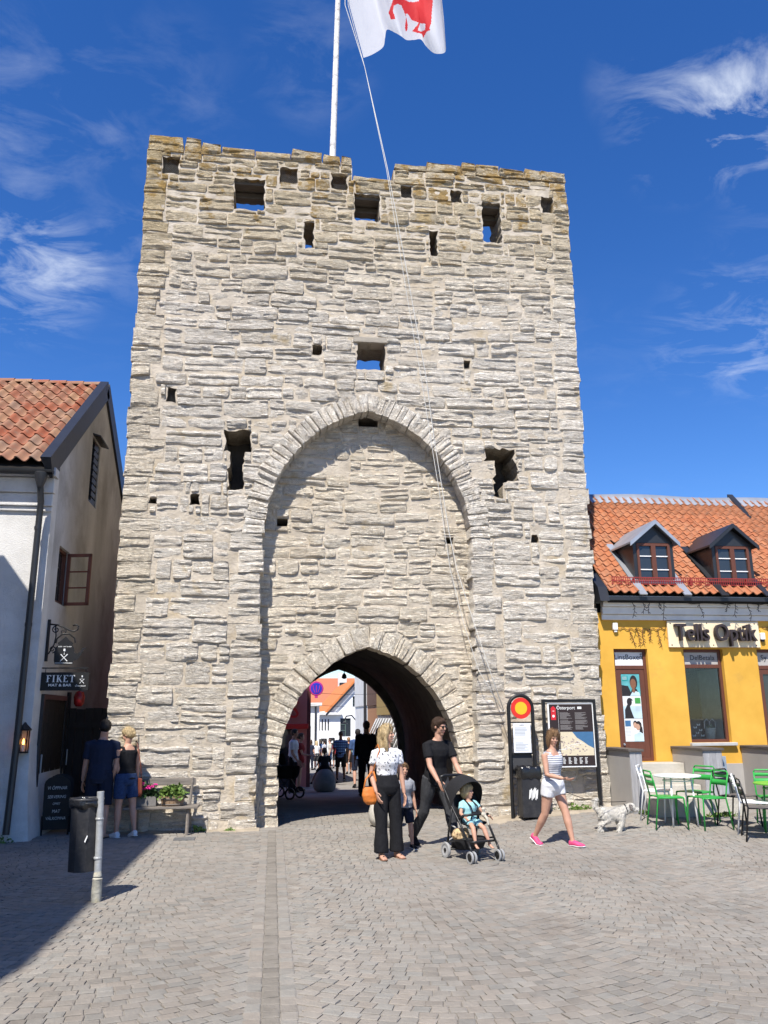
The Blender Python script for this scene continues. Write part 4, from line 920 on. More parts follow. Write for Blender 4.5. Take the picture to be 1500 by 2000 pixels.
m = MB(); P = [Vector((ex-.35, Y1-.3, ezz-.22)), Vector((rx, Y1-.3, rzz+.12)), Vector((rx, Y1+20, rzz+.12)), Vector((ex-.35, Y1+20, ezz-.22))]; nn = Vector((-.1, 0, .1)); m.add(P+[p+nn for p in P], [(0, 1, 2, 3), (4, 7, 6, 5), (0, 4, 5, 1), (1, 5, 6, 2), (2, 6, 7, 3), (3, 7, 4, 0)]); m.build('roof', ORT, wg)
m = MB(); P = [Vector((7.9, Y1-.3, 2.5)), Vector((rx, Y1-.3, rzz+.121)), Vector((rx, Y1+20, rzz+.121)), Vector((7.9, Y1+20, 2.5))]; m.add(P+[p+Vector((.1, 0, .1)) for p in P], [(0, 1, 2, 3), (4, 7, 6, 5), (0, 4, 5, 1), (1, 5, 6, 2), (2, 6, 7, 3), (3, 7, 4, 0)]); m.build('roof', ORT, wg)
m = MB(); a_, b_ = Vector((ex-.35, Y1-.36, ezz-.24)), Vector((rx, Y1-.36, rzz+.10)); m.add([a_, b_, b_-Vector((0, 0, .2)), a_-Vector((0, 0, .2)), a_+Vector((0, .05, 0)), b_+Vector((0, .05, 0)), b_+Vector((0, .05, -.2)), a_+Vector((0, .05, -.2))], [(0, 1, 2, 3), (4, 7, 6, 5), (0, 4, 5, 1), (1, 5, 6, 2), (2, 6, 7, 3), (3, 7, 4, 0)]); m.build('barge_board', DKMET, wg)
MB().box((1.3, Y1-.35, 2.02), (3.5, Y1-.02, 2.2)).build('eave_cornice', MOULD, wg)
MB().box((1.4, Y1+.31, zg), (1.7, Y1+18, 2.1)).build('side_wall', WHW, wg)
for x in (1.55, 1.95): MB().tube([(x-.5, Y1-.1, 2.0), (x-.5, Y1-.1, zg)], .05, 6).build('drainpipe', DKMET, wg)
bh = thing('red_roofed_house', 'large house with weathered red tiled roof and chimney behind the white one', 'house', (0, 0, 0))
RDT = pm('faded_red_roof', (.42, .145, .075), .85, .12, 2.5, .5, 5, stretch=(5, 1, 5))
MB().box((-4, 76, -2.6), (9, 84, 2.6)).build('wall', WHW, bh)
m = MB(); P = [Vector((-4.5, 75.5, 2.5)), Vector((9.5, 75.5, 2.5)), Vector((9.5, 80, 6.15)), Vector((-4.5, 80, 6.15))]; m.add(P+[p+Vector((0, .1, -.15)) for p in P], [(0, 1, 2, 3), (4, 7, 6, 5), (0, 4, 5, 1), (1, 5, 6, 2), (2, 6, 7, 3), (3, 7, 4, 0)]); rf = m.build('roof', RDT, bh)
MB().box((5.25, 76.2, 4.2), (6.15, 77.2, 6.5)).build('chimney', MOULD, rf); MB().box((5.35, 76.15, 4.3), (6.6, 76.19, 5.5)).build('chimney_flashing', DKMET, rf)
lh = thing('pale_street_house', 'pale narrow house front beside the pink shop', 'house', (0, 0, 0))
MB().box((-5, 40, -3), (1.25, 48, 2.55)).build('wall', WHW, lh); MB().box((-5.2, 39.7, 2.56), (1.4, 48, 2.75)).build('eave', MOULD, lh)
MB().tube([(1.0, 39.9, 2.5), (1.0, 39.9, -1.4)], .06, 6).build('drainpipe', DKMET, lh)
for (x, z) in ((.2, .4), (.2, -.9), (-.8, .4)):
    o = MB().box((x, 39.97, z), (x+.5, 40.0-.001, z+.9)).build('window', PANE, lh)
# row on the right of the street
def row(name, label, y0, y1, top, cols, mats, zsplit):
    t = thing(name, label, 'shop building', (0, 0, 0)); zb = gz(3, y1)-.5
    MB().box((3.0, y0, zb), (7.5, y1, zsplit)).build('lower_wall', mats[0], t); MB().box((2.96, y0, zsplit+.002), (7.5, y1, top)).build('upper_wall', mats[1], t)
    return t
TAN = pm('ochre_render', (.50, .36, .14), .85); BRN = pm('brown_render', (.16, .085, .055), .8); ORB = pm('terracotta_band', (.48, .235, .11), .8)
a1 = row('ochre_shop', 'ochre and white shop front with row of small windows', 18.2, 23.5, 5.2, None, (WHW, TAN), 1.9)
for i in range(5): 
    y = 18.7+i*.9; MB().box((2.93, y, 3.25), (2.957, y+.4, 3.9)).build('window', PANE, a1)
a2 = row('brown_shop', 'brown shop front with terracotta lettered panel', 23.6, 27.5, 5.0, None, (ORB, BRN), 2.35)
text('lettering', 'BUTIK', .7, Matrix.Translation((2.985, 25.5, 1.9)) @ Matrix.Rotation(R(-90), 4, 'Z') @ Matrix.Rotation(R(90), 4, 'X'), BRN, a2, .01) if False else None
a3 = row('grey_street_house', 'grey pilastered house front with dark drainpipe', 27.6, 34, 5.6, None, (MOULD, MOULD), 2.4)
MB().tube([(2.9, 27.9, 5.4), (2.9, 27.9, -1.2)], .07, 6).build('drainpipe', DKMET, a3)
a4 = row('awning_shop', 'white shop front nearest the gate with pleated white awning', 11.6, 18.1, 5.5, None, (WHW, WHW), 2.2)
m = MB(); yy = 12.0; k = 0
while yy < 23.2:
    w_ = .42; P = [(2.94, yy, 1.75), (2.94, yy+w_, 1.75), (2.35, yy+w_/2, .55+.12*(k % 2))]; k += 1
    o = MB().poly([Vector(p) for p in P], (.03, 0, 0)).build('awning_pleat', WHT if k % 2 else pm('awning_dark_cloth', (.20, .19, .18), .9), a4 if yy < 18 else a1); yy += .43  # every other pleat is a dark stripe of the awning
MB().box((2.955, 12.2, -.5), (2.985, 17.5, 1.7)).build('shop_window', PANE, a4); MB().box((2.955, 18.5, -.9), (2.985, 23.2, 1.5)).build('shop_window', PANE, a1)
sl2 = thing('street_lamp', 'slim street lamp with curved swan neck before the white house', 'street lamp', (4.35, 47, gz(4.35, 47)))
z0_ = -gz(4.35, 47)
MB().tube([(0, 0, -.05), (0, 0, z0_+1.0), (-.05, 0, z0_+1.6), (-.35, 0, z0_+1.95), (-.75, 0, z0_+1.9), (-.9, 0, z0_+1.55)], .05, 7).build('post', BLK, sl2)
MB().lathe([(.05, .2), (.1, .12), (.28, 0)], (-.9, 0, z0_+1.35), 12).build('shade', BLK, sl2)
# ================================================================== flagpole, flag, ropes
pb, pt_ = PY(650, 300, .55), PY(660, 0, .55); dp = (pt_-pb)/(pt_.z-pb.z)
fp = thing('flagpole', 'white peeling wooden flagpole rising behind the tower parapet', 'flagpole', (pb.x, .55, 12.0))
PEEL = pm('peeling_white_paint', (.72, .70, .67), .8, .08, 6, .3, 30, dirt=(.22, .19, .16), dirt_amt=.85, dscale=9, stretch=(1, 1, .4))
m = MB(); zs_ = [0, 1.5, 3, 5, 7, 8.5, 10]; m.tube([(dp.x*(z+12-pb.z), 0, z) for z in zs_], [.072, .07, .066, .06, .055, .05, .045], 12); m.build('pole', PEEL, fp, True, ang=50)
MB().lathe([(.0, .16), (.06, .12), (.08, .06), (.06, 0), (.03, -.03)], (dp.x*(10+12-pb.z), 0, 10.03), 12).build('finial', PEEL, fp, True)
# flag: columns along the fly, each from the lower edge up
BOT = [(710, 113), (728, 106), (748, 92), (752, 74), (756, 58), (770, 63), (784, 71), (794, 78), (808, 78), (822, 77), (832, 90), (846, 103), (860, 105), (869, 102), (871, 94)]
TOP = [(650, -110), (668, -118), (690, -122), (702, -126), (712, -120), (728, -108), (744, -104), (758, -108), (775, -115), (792, -120), (806, -116), (820, -108), (836, -104), (848, -108), (852, -112)]
DEP = [0, .10, .26, .36, .30, .08, -.10, -.02, .16, .28, .20, .0, -.12, -.05, .10]
nu, nv_ = 190, 130; FV = []; FP = []
def cr(L, u):                                     # Catmull-Rom through the list
    u = u*(len(L)-1); i = min(int(u), len(L)-2); t = u-i; g = lambda k: np.array(L[max(0, min(len(L)-1, k))], float); a, b, c, d = g(i-1), g(i), g(i+1), g(i+2)
    return .5*((2*b)+(-a+c)*t+(2*a-5*b+4*c-d)*t*t+(-a+3*b-3*c+d)*t**3)
for j in range(nv_+1):
    for i in range(nu+1):
        u, v = i/nu, j/nv_; B, T = cr(BOT, u), cr(TOP, u); w_ = v
        px, py = B*(1-w_)+T*w_; px += 5*math.sin(7*u+4*v)*v*(1-v)*u
        d = float(cr(DEP, min(1, max(0, u+.10*v*(1-v)))))*(.55+.6*v)+.05*math.sin(9*v+12*u)*u
        FV.append(PY(px, py, .30+d)); FP.append((px, py))
RAM = [(790,0),(745,130),(765,205),(815,200),(790,110),(800,60),(840,40),(880,60),(910,130),(928,180),(915,290),(930,338),(946,290),(936,200),(922,145),(940,138),(985,210),(1060,235),(1048,260),(990,325),(1045,345),(1092,355),(1108,398),(1140,335),(1182,312),(1172,298),(1190,240),(1198,120),(1208,0),(1215,-160),(1150,-300),(1010,-320),(900,-230),(830,-130)]
RAM = [(620+a/5.357, b/5.357) for a, b in RAM]
HOLE = [(620+a/5.357, b/5.357) for a, b in [(1075,245),(1130,250),(1125,310),(1090,330),(1048,322)]]
BLY = [(620+a/5.357, b/5.357) for a, b in [(900,-10),(960,20),(1010,22),(1060,10),(1055,-30),(960,-60),(905,-40)]]
def inside(p, P):
    r = False; j = len(P)-1
    for i in range(len(P)):
        if (P[i][1] > p[1]) != (P[j][1] > p[1]) and p[0] < (P[j][0]-P[i][0])*(p[1]-P[i][1])/(P[j][1]-P[i][1])+P[i][0]: r = not r
        j = i
    return r
cloth, emb = [], []
for j in range(nv_):
    for i in range(nu):
        q = (j*(nu+1)+i, j*(nu+1)+i+1, (j+1)*(nu+1)+i+1, (j+1)*(nu+1)+i); c = np.mean([FP[k] for k in q], axis=0)
        (emb if inside(c, RAM) and not inside(c, HOLE) and not inside(c, BLY) else cloth).append(q)
def cloth_mat(name, col, trans=.35):
    m = bpy.data.materials.new(name); m.use_nodes = True; t = m.node_tree; b = t.nodes['Principled BSDF']; o = t.nodes['Material Output']
    b.inputs['Base Color'].default_value = (*col, 1); b.inputs['Roughness'].default_value = .8; tr = t.nodes.new('ShaderNodeBsdfTranslucent'); tr.inputs[0].default_value = (*col, 1); x = t.nodes.new('ShaderNodeMixShader'); x.inputs[0].default_value = trans
    n = t.nodes.new('ShaderNodeTexNoise'); n.inputs['Scale'].default_value = 6; bp = t.nodes.new('ShaderNodeBump'); bp.inputs['Strength'].default_value = .3; bp.inputs['Distance'].default_value = .05; t.links.new(n.outputs[0], bp.inputs['Height']); t.links.new(bp.outputs[0], b.inputs['Normal'])
    t.links.new(b.outputs[0], x.inputs[1]); t.links.new(tr.outputs[0], x.inputs[2]); t.links.new(x.outputs[0], o.inputs[0]); return m
fl = thing('flag', 'white flag with red ram emblem billowing from its rope', 'flag', tuple(FV[0])); f0 = FV[0].copy()
def sub(name, faces, mat):
    us = sorted({i for q in faces for i in q}); mp_ = {k: n for n, k in enumerate(us)}
    mesh_obj(name, [FV[k]-f0 for k in us], [tuple(mp_[i] for i in q) for q in faces], mat, fl, True)
sub('cloth', cloth, cloth_mat('flag_white', (.64, .64, .67))); sub('emblem', emb, cloth_mat('flag_red', (.62, .02, .025), .3))
ROPE = pm('white_rope', (.62, .60, .55), .8, .05, 5, 0)
top_ = Vector((pb.x+dp.x*(21.6-pb.z), .40, 21.6))
for lab, off, pts in (('pale halyard rope running from the flag down to the sign frame', 0, [(757, 330, -.02), (775, 425, -.10), (790, 505, -.12), (815, 645, -.12), (832, 735, -.12), (848, 860, -.12), (862, 945, -.12), (877, 1040, -.12), (893, 1115, -.14), (925, 1215, -.2), (955, 1305, -.26), (984, 1388, -.32)]),
                      ('pale halyard rope lying left of its twin over the recess', 1, [(755, 332, -.03), (770, 425, -.12), (783, 505, -.14), (806, 645, -.14), (822, 735, -.14), (837, 830, -.14), (848, 900, -.14), (858, 960, -.14), (868, 1040, -.14), (880, 1115, -.15), (905, 1215, -.21), (935, 1310, -.27), (984, 1392, -.33)])):
    P = [top_+Vector((.02*off, 0, 0)), PY(674+6*off, 10, .25), PY(712, 130, .10)]+[PY(a, b, c) for a, b, c in pts]
    tag(MB().tube(P, .0075 if off == 0 else .006, 5).build('halyard', ROPE, None, True), lab, 'rope')

# ================================================================== litter bin on the post
GALV = pm('galvanised_steel', (.42, .43, .43), .5, .18, 9, .15, 40, metal=.35, dirt=(.34, .28, .16), dirt_amt=.3, dscale=6)
BINM = pm('black_bin_steel', (.026, .026, .029), .42, .25, 6, .1, 30, dirt=(.09, .085, .08), dirt_amt=.4, dscale=9)
bp_ = PG(187, 1762)
t = thing('bin_post', 'galvanised post with pale concrete-crusted foot carrying a black litter bin', 'post', bp_)
MB().tube([(0, 0, .24), (-.01, 0, .6), (-.03, 0, 1.07)], .036, 14).build('pipe', GALV, t, True, ang=50)
MB().lathe([(.05, -.02), (.052, .12), (.048, .215), (.052, .222), (.03, .24), (.045, .245), (.034, .30)], (0, 0, 0), 14).build('sleeve', pm('crusted_sleeve', (.42, .40, .33), .9, .2, 8, .6, 22, dirt=(.45, .36, .12), dirt_amt=.5, dscale=7), t, True, ang=50)
for z in (.42, .80): MB().lathe([(.040, z-.012), (.044, z), (.040, z+.012)], (-.01 if z < .6 else -.02, 0, 0), 14).build('clamp', GALV, t)
b = thing('litter_bin', 'black faceted metal litter bin hung on the galvanised post', 'litter bin', (bp_.x-.175, bp_.y+.06, bp_.z+.29))
def octo(r, n=8): return [(r*math.cos(2*math.pi*(k+.5)/n), r*.85*math.sin(2*math.pi*(k+.5)/n)) for k in range(n)]
for k in range(8):
    m = MB(); a_, c_ = octo(.138)[k], octo(.138)[(k+1) % 8]; d_, e_ = octo(.155)[k], octo(.155)[(k+1) % 8]
    m.add([(*a_, 0), (*c_, 0), (*e_, .68), (*d_, .68), (a_[0]*.93, a_[1]*.93, .005), (c_[0]*.93, c_[1]*.93, .005), (e_[0]*.93, e_[1]*.93, .68), (d_[0]*.93, d_[1]*.93, .68)], [(0, 1, 2, 3), (4, 7, 6, 5), (0, 4, 5, 1), (1, 5, 6, 2), (2, 6, 7, 3), (3, 7, 4, 0)]); m.build('panel', BINM, b)
m = MB(); o8 = octo(.13); m.add([(*q, .01) for q in o8], [tuple(range(8))]); m.build('floor', BINM, b, fix=False)
m = MB(); rim = [(x, y_, .70) for x, y_ in octo(.165)]; m.tube(rim, .018, 6, closed=True); m.tube([(x, y_, z-.035) for x, y_, z in rim], .012, 6, closed=True); m.build('rim', BINM, b, True)
v = []; n_ = 40                                   # bin liner folded over the rim
for j, (rr, z) in enumerate(((.150, .62), (.168, .63), (.174, .66), (.170, .70), (.160, .71), (.14, .70), (.125, .55))):
    for k in range(n_): a_ = 2*math.pi*k/n_; q = rr*(1+.05*math.sin(7*a_+j)+.03*math.sin(13*a_+2*j)); v.append((q*math.cos(a_), q*.85*math.sin(a_), z+.014*math.sin(5*a_+j)))
mesh_obj('liner', v, [(j*n_+k, j*n_+(k+1) % n_, (j+1)*n_+(k+1) % n_, (j+1)*n_+k) for j in range(6) for k in range(n_)], pm('black_plastic_film', (.012, .012, .013), .18, .2, 5, .3, 20, spec=.6), b, True)
m = MB(); m.poly([(.03, -.128, .30), (.055, -.129, .36), (.062, -.129, .35), (.04, -.128, .288)], (0, -.003, 0)); m.build('sticker', WHT, b)
MB().box((.12, -.05, .2), (.165, .0, .23)).build('bracket', GALV, b)

# ================================================================== sign frame with bin, information board
p0 = PY(1002, 1592, -.36); p0.z = gz(p0.x, p0.y); t = thing('sign_frame', 'black arched tube frame with red and yellow round sign and notices', 'sign', p0)
W = .43; H_ = 2.05; fr = [(0, 0, -.03), (0, 0, 1.0), (0, 0, H_-W/2)]+[(W/2-W/2*math.cos(math.pi*k/10), 0, H_-W/2+W/2*math.sin(math.pi*k/10)) for k in range(1, 10)]+[(W, 0, H_-W/2), (W, 0, 1.0), (W, 0, -.03)]
MB().tube(fr, .032, 10).build('frame', BLK, t, True, ang=60)
for z in (1.58, 1.06, .80): MB().box((.03, -.012, z), (W-.03, .012, z+.022)).build('crossbar', BLK, t)
dc = (W/2, -.035, H_-W/2-.005)
MB().lathe([(.178, -.004), (.18, .006)], dc, 32, 'Y').build('sign_disc', pm('signal_red', (.62, .03, .02), .45, .05), t)
MB().lathe([(.108, -.008), (.108, -.0045)], dc, 28, 'Y').build('sign_centre', pm('signal_yellow', (.85, .45, .02), .45, .05), t)
SHT = pm('white_sheet', (.72, .74, .76), .6, .03, 5, 0); INK = pm('ink', (.05, .05, .055), .8, 0, 1, 0); INKL = pm('pale_ink', (.34, .36, .38), .8, 0, 1, 0)
for (z0, z1) in ((1.33, 1.575), (1.085, 1.325)): 
    sh2 = MB().box((.06, -.03, z0), (W-.06, -.022, z1)).build('notice', SHT, t)
    m = MB()
    for k in range(6): m.box((.09, -.0325, z1-.08-k*.024), (.09+random.uniform(.12, .24), -.0305, z1-.072-k*.024))
    m.build('text_lines', INKL, sh2)
    if z0 > 1.2: text('lettering', 'INFO', .035, face_cam((W/2, -.0315, z1-.035)), INK, sh2, .0005)
MB().box((.04, .03, .70), (W-.04, .045, 1.06)).build('back_panel', pm('dark_grey_panel', (.05, .05, .052), .6), t)
b = thing('litter_bin', 'black square litter bin with white graffiti hung in the arched frame', 'litter bin', (p0.x+W/2+.03, p0.y-.17, p0.z+.06))
m = MB()
for k in range(4):
    ang = k*math.pi/2; M = Matrix.Rotation(ang, 4, 'Z'); MB().box((-.165, -.155, 0), (.165, -.135, .78), bev=.006, M=M).build('side_panel', BINM, b)
MB().box((-.13, -.13, 0), (.13, .13, .03)).build('floor', BINM, b)
v = []
for j, (rr, z) in enumerate(((.235, .62), (.25, .66), (.245, .77), (.235, .805), (.19, .81), (.17, .7))):
    for k in range(n_):
        a_ = 2*math.pi*k/n_; sq = 1/max(abs(math.cos(a_)), abs(math.sin(a_)))*.72; q = rr*sq*(1+.03*math.sin(6*a_+j)); v.append((q*math.cos(a_), q*math.sin(a_), z+.012*math.sin(9*a_+j)))
mesh_obj('liner', v, [(j*n_+k, j*n_+(k+1) % n_, (j+1)*n_+(k+1) % n_, (j+1)*n_+k) for j in range(5) for k in range(n_)], MATS['black_plastic_film'], b, True)
m = MB(); rnd = random.Random(4)
for k in range(7): x = -.05+k*.022; z = .30+.02*math.sin(k*2.1); m.poly([(x, -.1565, z), (x+.012, -.1565, z-.01), (x+.03+rnd.random()*.02, -.1565, z+.13+rnd.random()*.07), (x+.016, -.1565, z+.14)], (0, -.002, 0))
m.build('graffiti', WHT, b)
for s in (-1, 1): MB().tube([(s*.14, 0, .02), (s*.14, 0, -.065)], .012, 6).build('foot', BINM, b)

pL = PY(1072, 1583, -.28); pL.z = gz(pL.x, pL.y); pR = Vector((pL.x+.93, pL.y, gz(pL.x+.93, pL.y)))
t = thing('information_board', 'tall black framed information board with town map and text columns', 'information board', pL)
Wb, Hb = .93, 1.93
for x in (0, Wb): MB().box((x-.026, -.03, -.04), (x+.026, .03, Hb), bev=.004).build('post', BLK, t)
MB().box((.0265, -.03, Hb-.052), (Wb-.0265, .03, Hb-.0005), bev=.004).build('top_rail', BLK, t)
x0, x1, z0, z1 = .095, Wb-.045, .80, Hb-.085
MB().box((x0-.025, -.012, z0-.025), (x1+.025, .012, z1+.025)).build('panel_edge', WHT, t)
bd = MB().box((x0, -.018, z0), (x1, -.0125, z1)).build('panel', pm('board_print_brown', (.028, .018, .017), .5, .1, 3, 0), t)
yy = -.0195
text('lettering', '\u00d6sterport', .082, face_cam((.40, yy, z1-.065)), WHT, t, .0006)
MB().box((.615, yy-.001, z1-.085), (.69, yy, z1-.045), bev=.0004).build('badge', WHT, t)
MB().poly([(.125, yy, z1-.27), (.215, yy, z1-.27), (.215, yy, z1-.07), (.17, yy, z1-.03), (.125, yy, z1-.07)], (0, -.001, 0)).build('red_tab', pm('tab_red', (.55, .02, .03), .5), t)
text('lettering', 'VISBY', .02, face_cam((.17, yy-.002, z1-.12)), WHT, t, .0004)
MB().lathe([(.022, -.001), (.022, 0)], (.17, yy-.0012, z1-.205), 14, 'Y').build('emblem', WHT, t)
MB().box((.255, yy-.0005, z0+.01), (.258, yy, z1-.01)).build('rule', WHT, t)
m = MB(); rnd = random.Random(3)
for c_ in range(2):
    for k in range(22):
        if k in (9, 15): continue
        z = z1-.15-k*.0135; m.box((.285+c_*.275, yy-.0006, z), (.285+c_*.275+rnd.uniform(.12, .24), yy, z+.005))
m.build('text_lines', pm('print_grey', (.30, .28, .27), .6), t)
mx0, mx1, mz0, mz1 = .275, x1-.01, z0+.17, z0+.57
mp2 = MB().box((mx0, yy-.0006, mz0), (mx1, yy, mz1)).build('map', pm('map_sand', (.62, .54, .38), .6, .06, 30, 0), t)
MB().poly([(mx0+.22, yy-.0014, mz1), (mx0+.30, yy-.0014, mz1-.10), (mx0+.40, yy-.0014, mz1-.16), (mx0+.50, yy-.0014, mz1-.23), (mx1, yy-.0014, mz1-.28), (mx1, yy-.0014, mz1)], (0, .0006, 0)).build('map_sea', pm('map_blue', (.05, .14, .27), .6), mp2)
m = MB()
for k in range(70):
    u, v_ = rnd.uniform(.01, .50), rnd.uniform(.01, .38)
    if v_ > .40-.55*u*.9 and u > .16: continue
    m.obox((mx0+u, yy-.0010, mz0+v_), (rnd.uniform(.007, .016), 0, rnd.uniform(-.006, .002)), (0, .0003, 0), (.003, 0, rnd.uniform(.005, .011)))
m.build('map_blocks', pm('map_mauve', (.33, .25, .25), .6), mp2)
m = MB()
for k in range(7): a_ = rnd.uniform(-.6, .2); m.obox((mx0+.03+k*.055, yy-.0013, mz0+.10+.02*k), Vector((math.cos(a_), 0, math.sin(a_)))*.07, (0, .0003, 0), (0, 0, .003))
m.build('map_streets', WHT, mp2)
m = MB()
for c_ in range(5):
    for k in range(7): m.box((.30+c_*.10, yy-.0006, z0+.13-k*.016), (.30+c_*.10+rnd.uniform(.03, .06), yy, z0+.137-k*.016))
m.build('legend_lines', WHT, t)

# ================================================================== hanging signs and lantern at the cafe corner
ts = thing('cafe_sign', 'black hanging cafe sign board with white serif lettering over the side door', 'sign', (-5.53, -.25, 2.27))
sb = MB().box((.0, -.02, 0), (.76, .02, .295)).build('board', pm('matt_black_board', (.010, .010, .010), .55, .1, 3, 0), ts)
def serif(ch, x, z, h, w_, m, y=-.0215):
    t1, t2, sf = .022*h/.12, .011*h/.12, .02*h/.12
    def bar(a, b, c, d): m.box((x+a, y-.001, z+b), (x+c, y, z+d))
    def ser(xc, zz): bar(xc-sf*1.15, zz, xc+sf*1.15, zz+t2*.7)
    if ch in 'FEIKT':
        st_ = w_/2 if ch in 'IT' else t1*1.1
        bar(st_-t1/2, 0, st_+t1/2, h); ser(st_, 0)
        if ch != 'T': ser(st_, h-t2*.7)
    if ch in 'FE': bar(t1, h-t2, w_, h); bar(t1, h*.5, w_*.72, h*.5+t2); bar(w_-t2, h*.78, w_, h-t2)
    if ch == 'E': bar(t1, 0, w_, t2); bar(w_-t2, t2, w_, h*.22)
    if ch == 'T': bar(0, h-t2, w_, h); bar(0, h*.80, t2, h-t2); bar(w_-t2, h*.80, w_, h-t2)
    if ch == 'K':
        m.poly([(x+t1*1.6, y, z+h*.42), (x+w_*.86, y, z+h), (x+w_, y, z+h), (x+t1*1.6, y, z+h*.34)], (0, -.001, 0)); m.poly([(x+w_*.38, y, z+h*.56), (x+w_*.55, y, z+h*.68), (x+w_*1.08, y, z), (x+w_*.82, y, z)], (0, -.001, 0))
m = MB(); x = .085
for ch, w_ in (('F', .075), ('I', .04), ('K', .085), ('E', .08), ('T', .085)): serif(ch, x, .135, .115, w_, m); x += w_+.022
m.build('lettering', WHT, sb, fix=False)
text('lettering', 'MAT & BAR', .058, face_cam((.305, -.021, .085)), WHT, sb, .0006, offset=.001, sx=1.25)
text('lettering', '\u00d6sterport', .040, face_cam((.63, -.021, .075)), WHT, sb, .0005, shear=.35)
def cutlery(m, cx, cz, s, y):
    for sg in (-1, 1):
        d = Vector((sg*.7, 0, .71)); pth = [Vector((cx, y, cz))+d*s*q for q in (-.5, -.1, .2, .5)]; m.tube(pth, [.05*s, .03*s, .045*s, .07*s], 6)
    m.lathe([(.10*s, .95*s), (.12*s, .72*s), (.02*s, .62*s), (.02*s, .42*s), (.08*s, .38*s)], (cx, y, cz-.02*s), 10)
m = MB(); cutlery(m, .655, .15, .10, -.021); m.build('cutlery_mark', WHT, sb)
for x in (.06, .70): MB().tube([(x, 0, .295), (x, 0, .36)], .006, 6).build('hanger', BLK, ts)
MB().box((.0, -.012, .355), (.74, .012, .375)).build('arm', BLK, ts)

kt = thing('kettle_sign', 'black kettle-shaped iron sign on scrolled wall bracket above cafe board', 'sign', (-5.53, -.15, 2.75))
MB().box((.0, -.02, 0), (.045, .02, .70), bev=.004).build('wall_plate', BLK, kt)
m = MB()
def spiral(c, r, a0, turns, s=1): return [(c[0]+r*(1-.75*k/18)*math.cos(a0+s*turns*2*math.pi*k/18), 0, c[1]+r*(1-.75*k/18)*math.sin(a0+s*turns*2*math.pi*k/18)) for k in range(19)]
m.tube([(.045, 0, .62), (.15, 0, .61), (.25, 0, .58), (.36, 0, .52), (.43, 0, .50), (.49, 0, .53), (.50, 0, .59), (.46, 0, .62), (.41, 0, .60)], .014, 7)
m.tube(spiral((.14, .53), .065, 1.4, 1.3), .011, 6); m.tube(spiral((.26, .50), .05, 1.2, 1.2, -1), .010, 6); m.tube(spiral((.11, .20), .06, -1.5, 1.3), .011, 6); m.tube([(.13, 0, .58), (.15, 0, .42), (.13, 0, .28), (.05, 0, .12)], .012, 6)
m.build('scroll_bracket', BLK, kt, True)
ky = [(.17, .0), (.15, .06), (.145, .2), (.16, .28), (.20, .32), (.19, .36), (.25, .40), (.28, .44), (.31, .47), (.34, .44), (.37, .40), (.44, .36), (.43, .32), (.455, .28), (.475, .20), (.50, .17), (.55, .20), (.58, .26), (.62, .28), (.66, .275), (.64, .25), (.61, .23), (.58, .15), (.53, .08), (.47, .06), (.455, .0)]
MB().poly([(x, -.008, z-.05) for x, z in ky], (0, .016, 0)).build('kettle', BLK, kt)
MB().tube([(.155, 0, .30), (.17, 0, .38), (.25, 0, .455), (.36, 0, .46), (.45, 0, .39), (.47, 0, .31)], .013, 7).build('kettle_handle', BLK, kt)
m = MB(); cutlery(m, .31, .06, .16, -.011); m.build('cutlery_mark', WHT, kt)
text('lettering', 'CAFE \u2022 MAT & BAR', .026, face_cam((.31, -.010, .245)), WHT, kt, .0005)
MB().box((.17, -.0095, -.03), (.45, -.0082, -.022)).build('rule', WHT, kt)
rl = thing('red_lantern', 'red glass lantern hanging in front of the dark alley', 'lantern', (-5.02, .3, 2.02))
MB().lathe([(.05, 0), (.085, .05), (.095, .16), (.07, .24), (.03, .26)], (0, 0, 0), 14).build('shade', pm('red_glass', (.22, .008, .008), .25, .1, 5, 0), rl, True)
MB().tube([(0, 0, .26), (0, 0, .42), (-.35, .0, .46), (-.50, 0, .46)], .008, 6).build('hanger', BLK, rl)
wl_ = thing('wall_lantern', 'black carriage lantern with small lit flame on the house corner', 'lantern', (-5.60, HY-.04, 1.30))
for (z0, z1, r) in ((0, .025, .07), (.34, .37, .085)): MB().box((-r, -r-.05, z0), (r, r-.05, z1)).build('plate', BLK, wl_)
for sx_ in (-1, 1):
    for sy_ in (-1, 1): MB().box((sx_*.062-.007, sy_*.062-.057, .026), (sx_*.062+.007, sy_*.062-.043, .339)).build('corner_bar', BLK, wl_)
MB().poly([(-.085, -.135, .371), (.085, -.135, .371), (0, -.05, .45)], (0, .001, 0)).build('cap', BLK, wl_) if False else MB().lathe([(.10, .371), (.03, .44), (.012, .47)], (0, -.05, 0), 4).build('cap', BLK, wl_)
m = MB(); m.add([(-.06, -.112, .03), (.06, -.112, .03), (.06, -.112, .335), (-.06, -.112, .335)], [(0, 1, 2, 3)]); m.add([(.062, -.11, .03), (.062, .01, .03), (.062, .01, .335), (.062, -.11, .335)], [(0, 1, 2, 3)]); m.build('pane', see_glass(), wl_, fix=False)
MB().lathe([(.012, .0), (.02, .03), (.012, .065), (.002, .09)], (0, -.05, .13), 8).build('flame', pm('flame', (1, .5, .1), .5, 0, 1, 0, emis=(1, .36, .06, 9)), wl_, True)
MB().lathe([(.018, .026), (.018, .13)], (0, -.05, 0), 8).build('candle', WHT, wl_); MB().box((-.02, -.01, .15), (.02, .045, .2)).build('bracket', BLK, wl_)

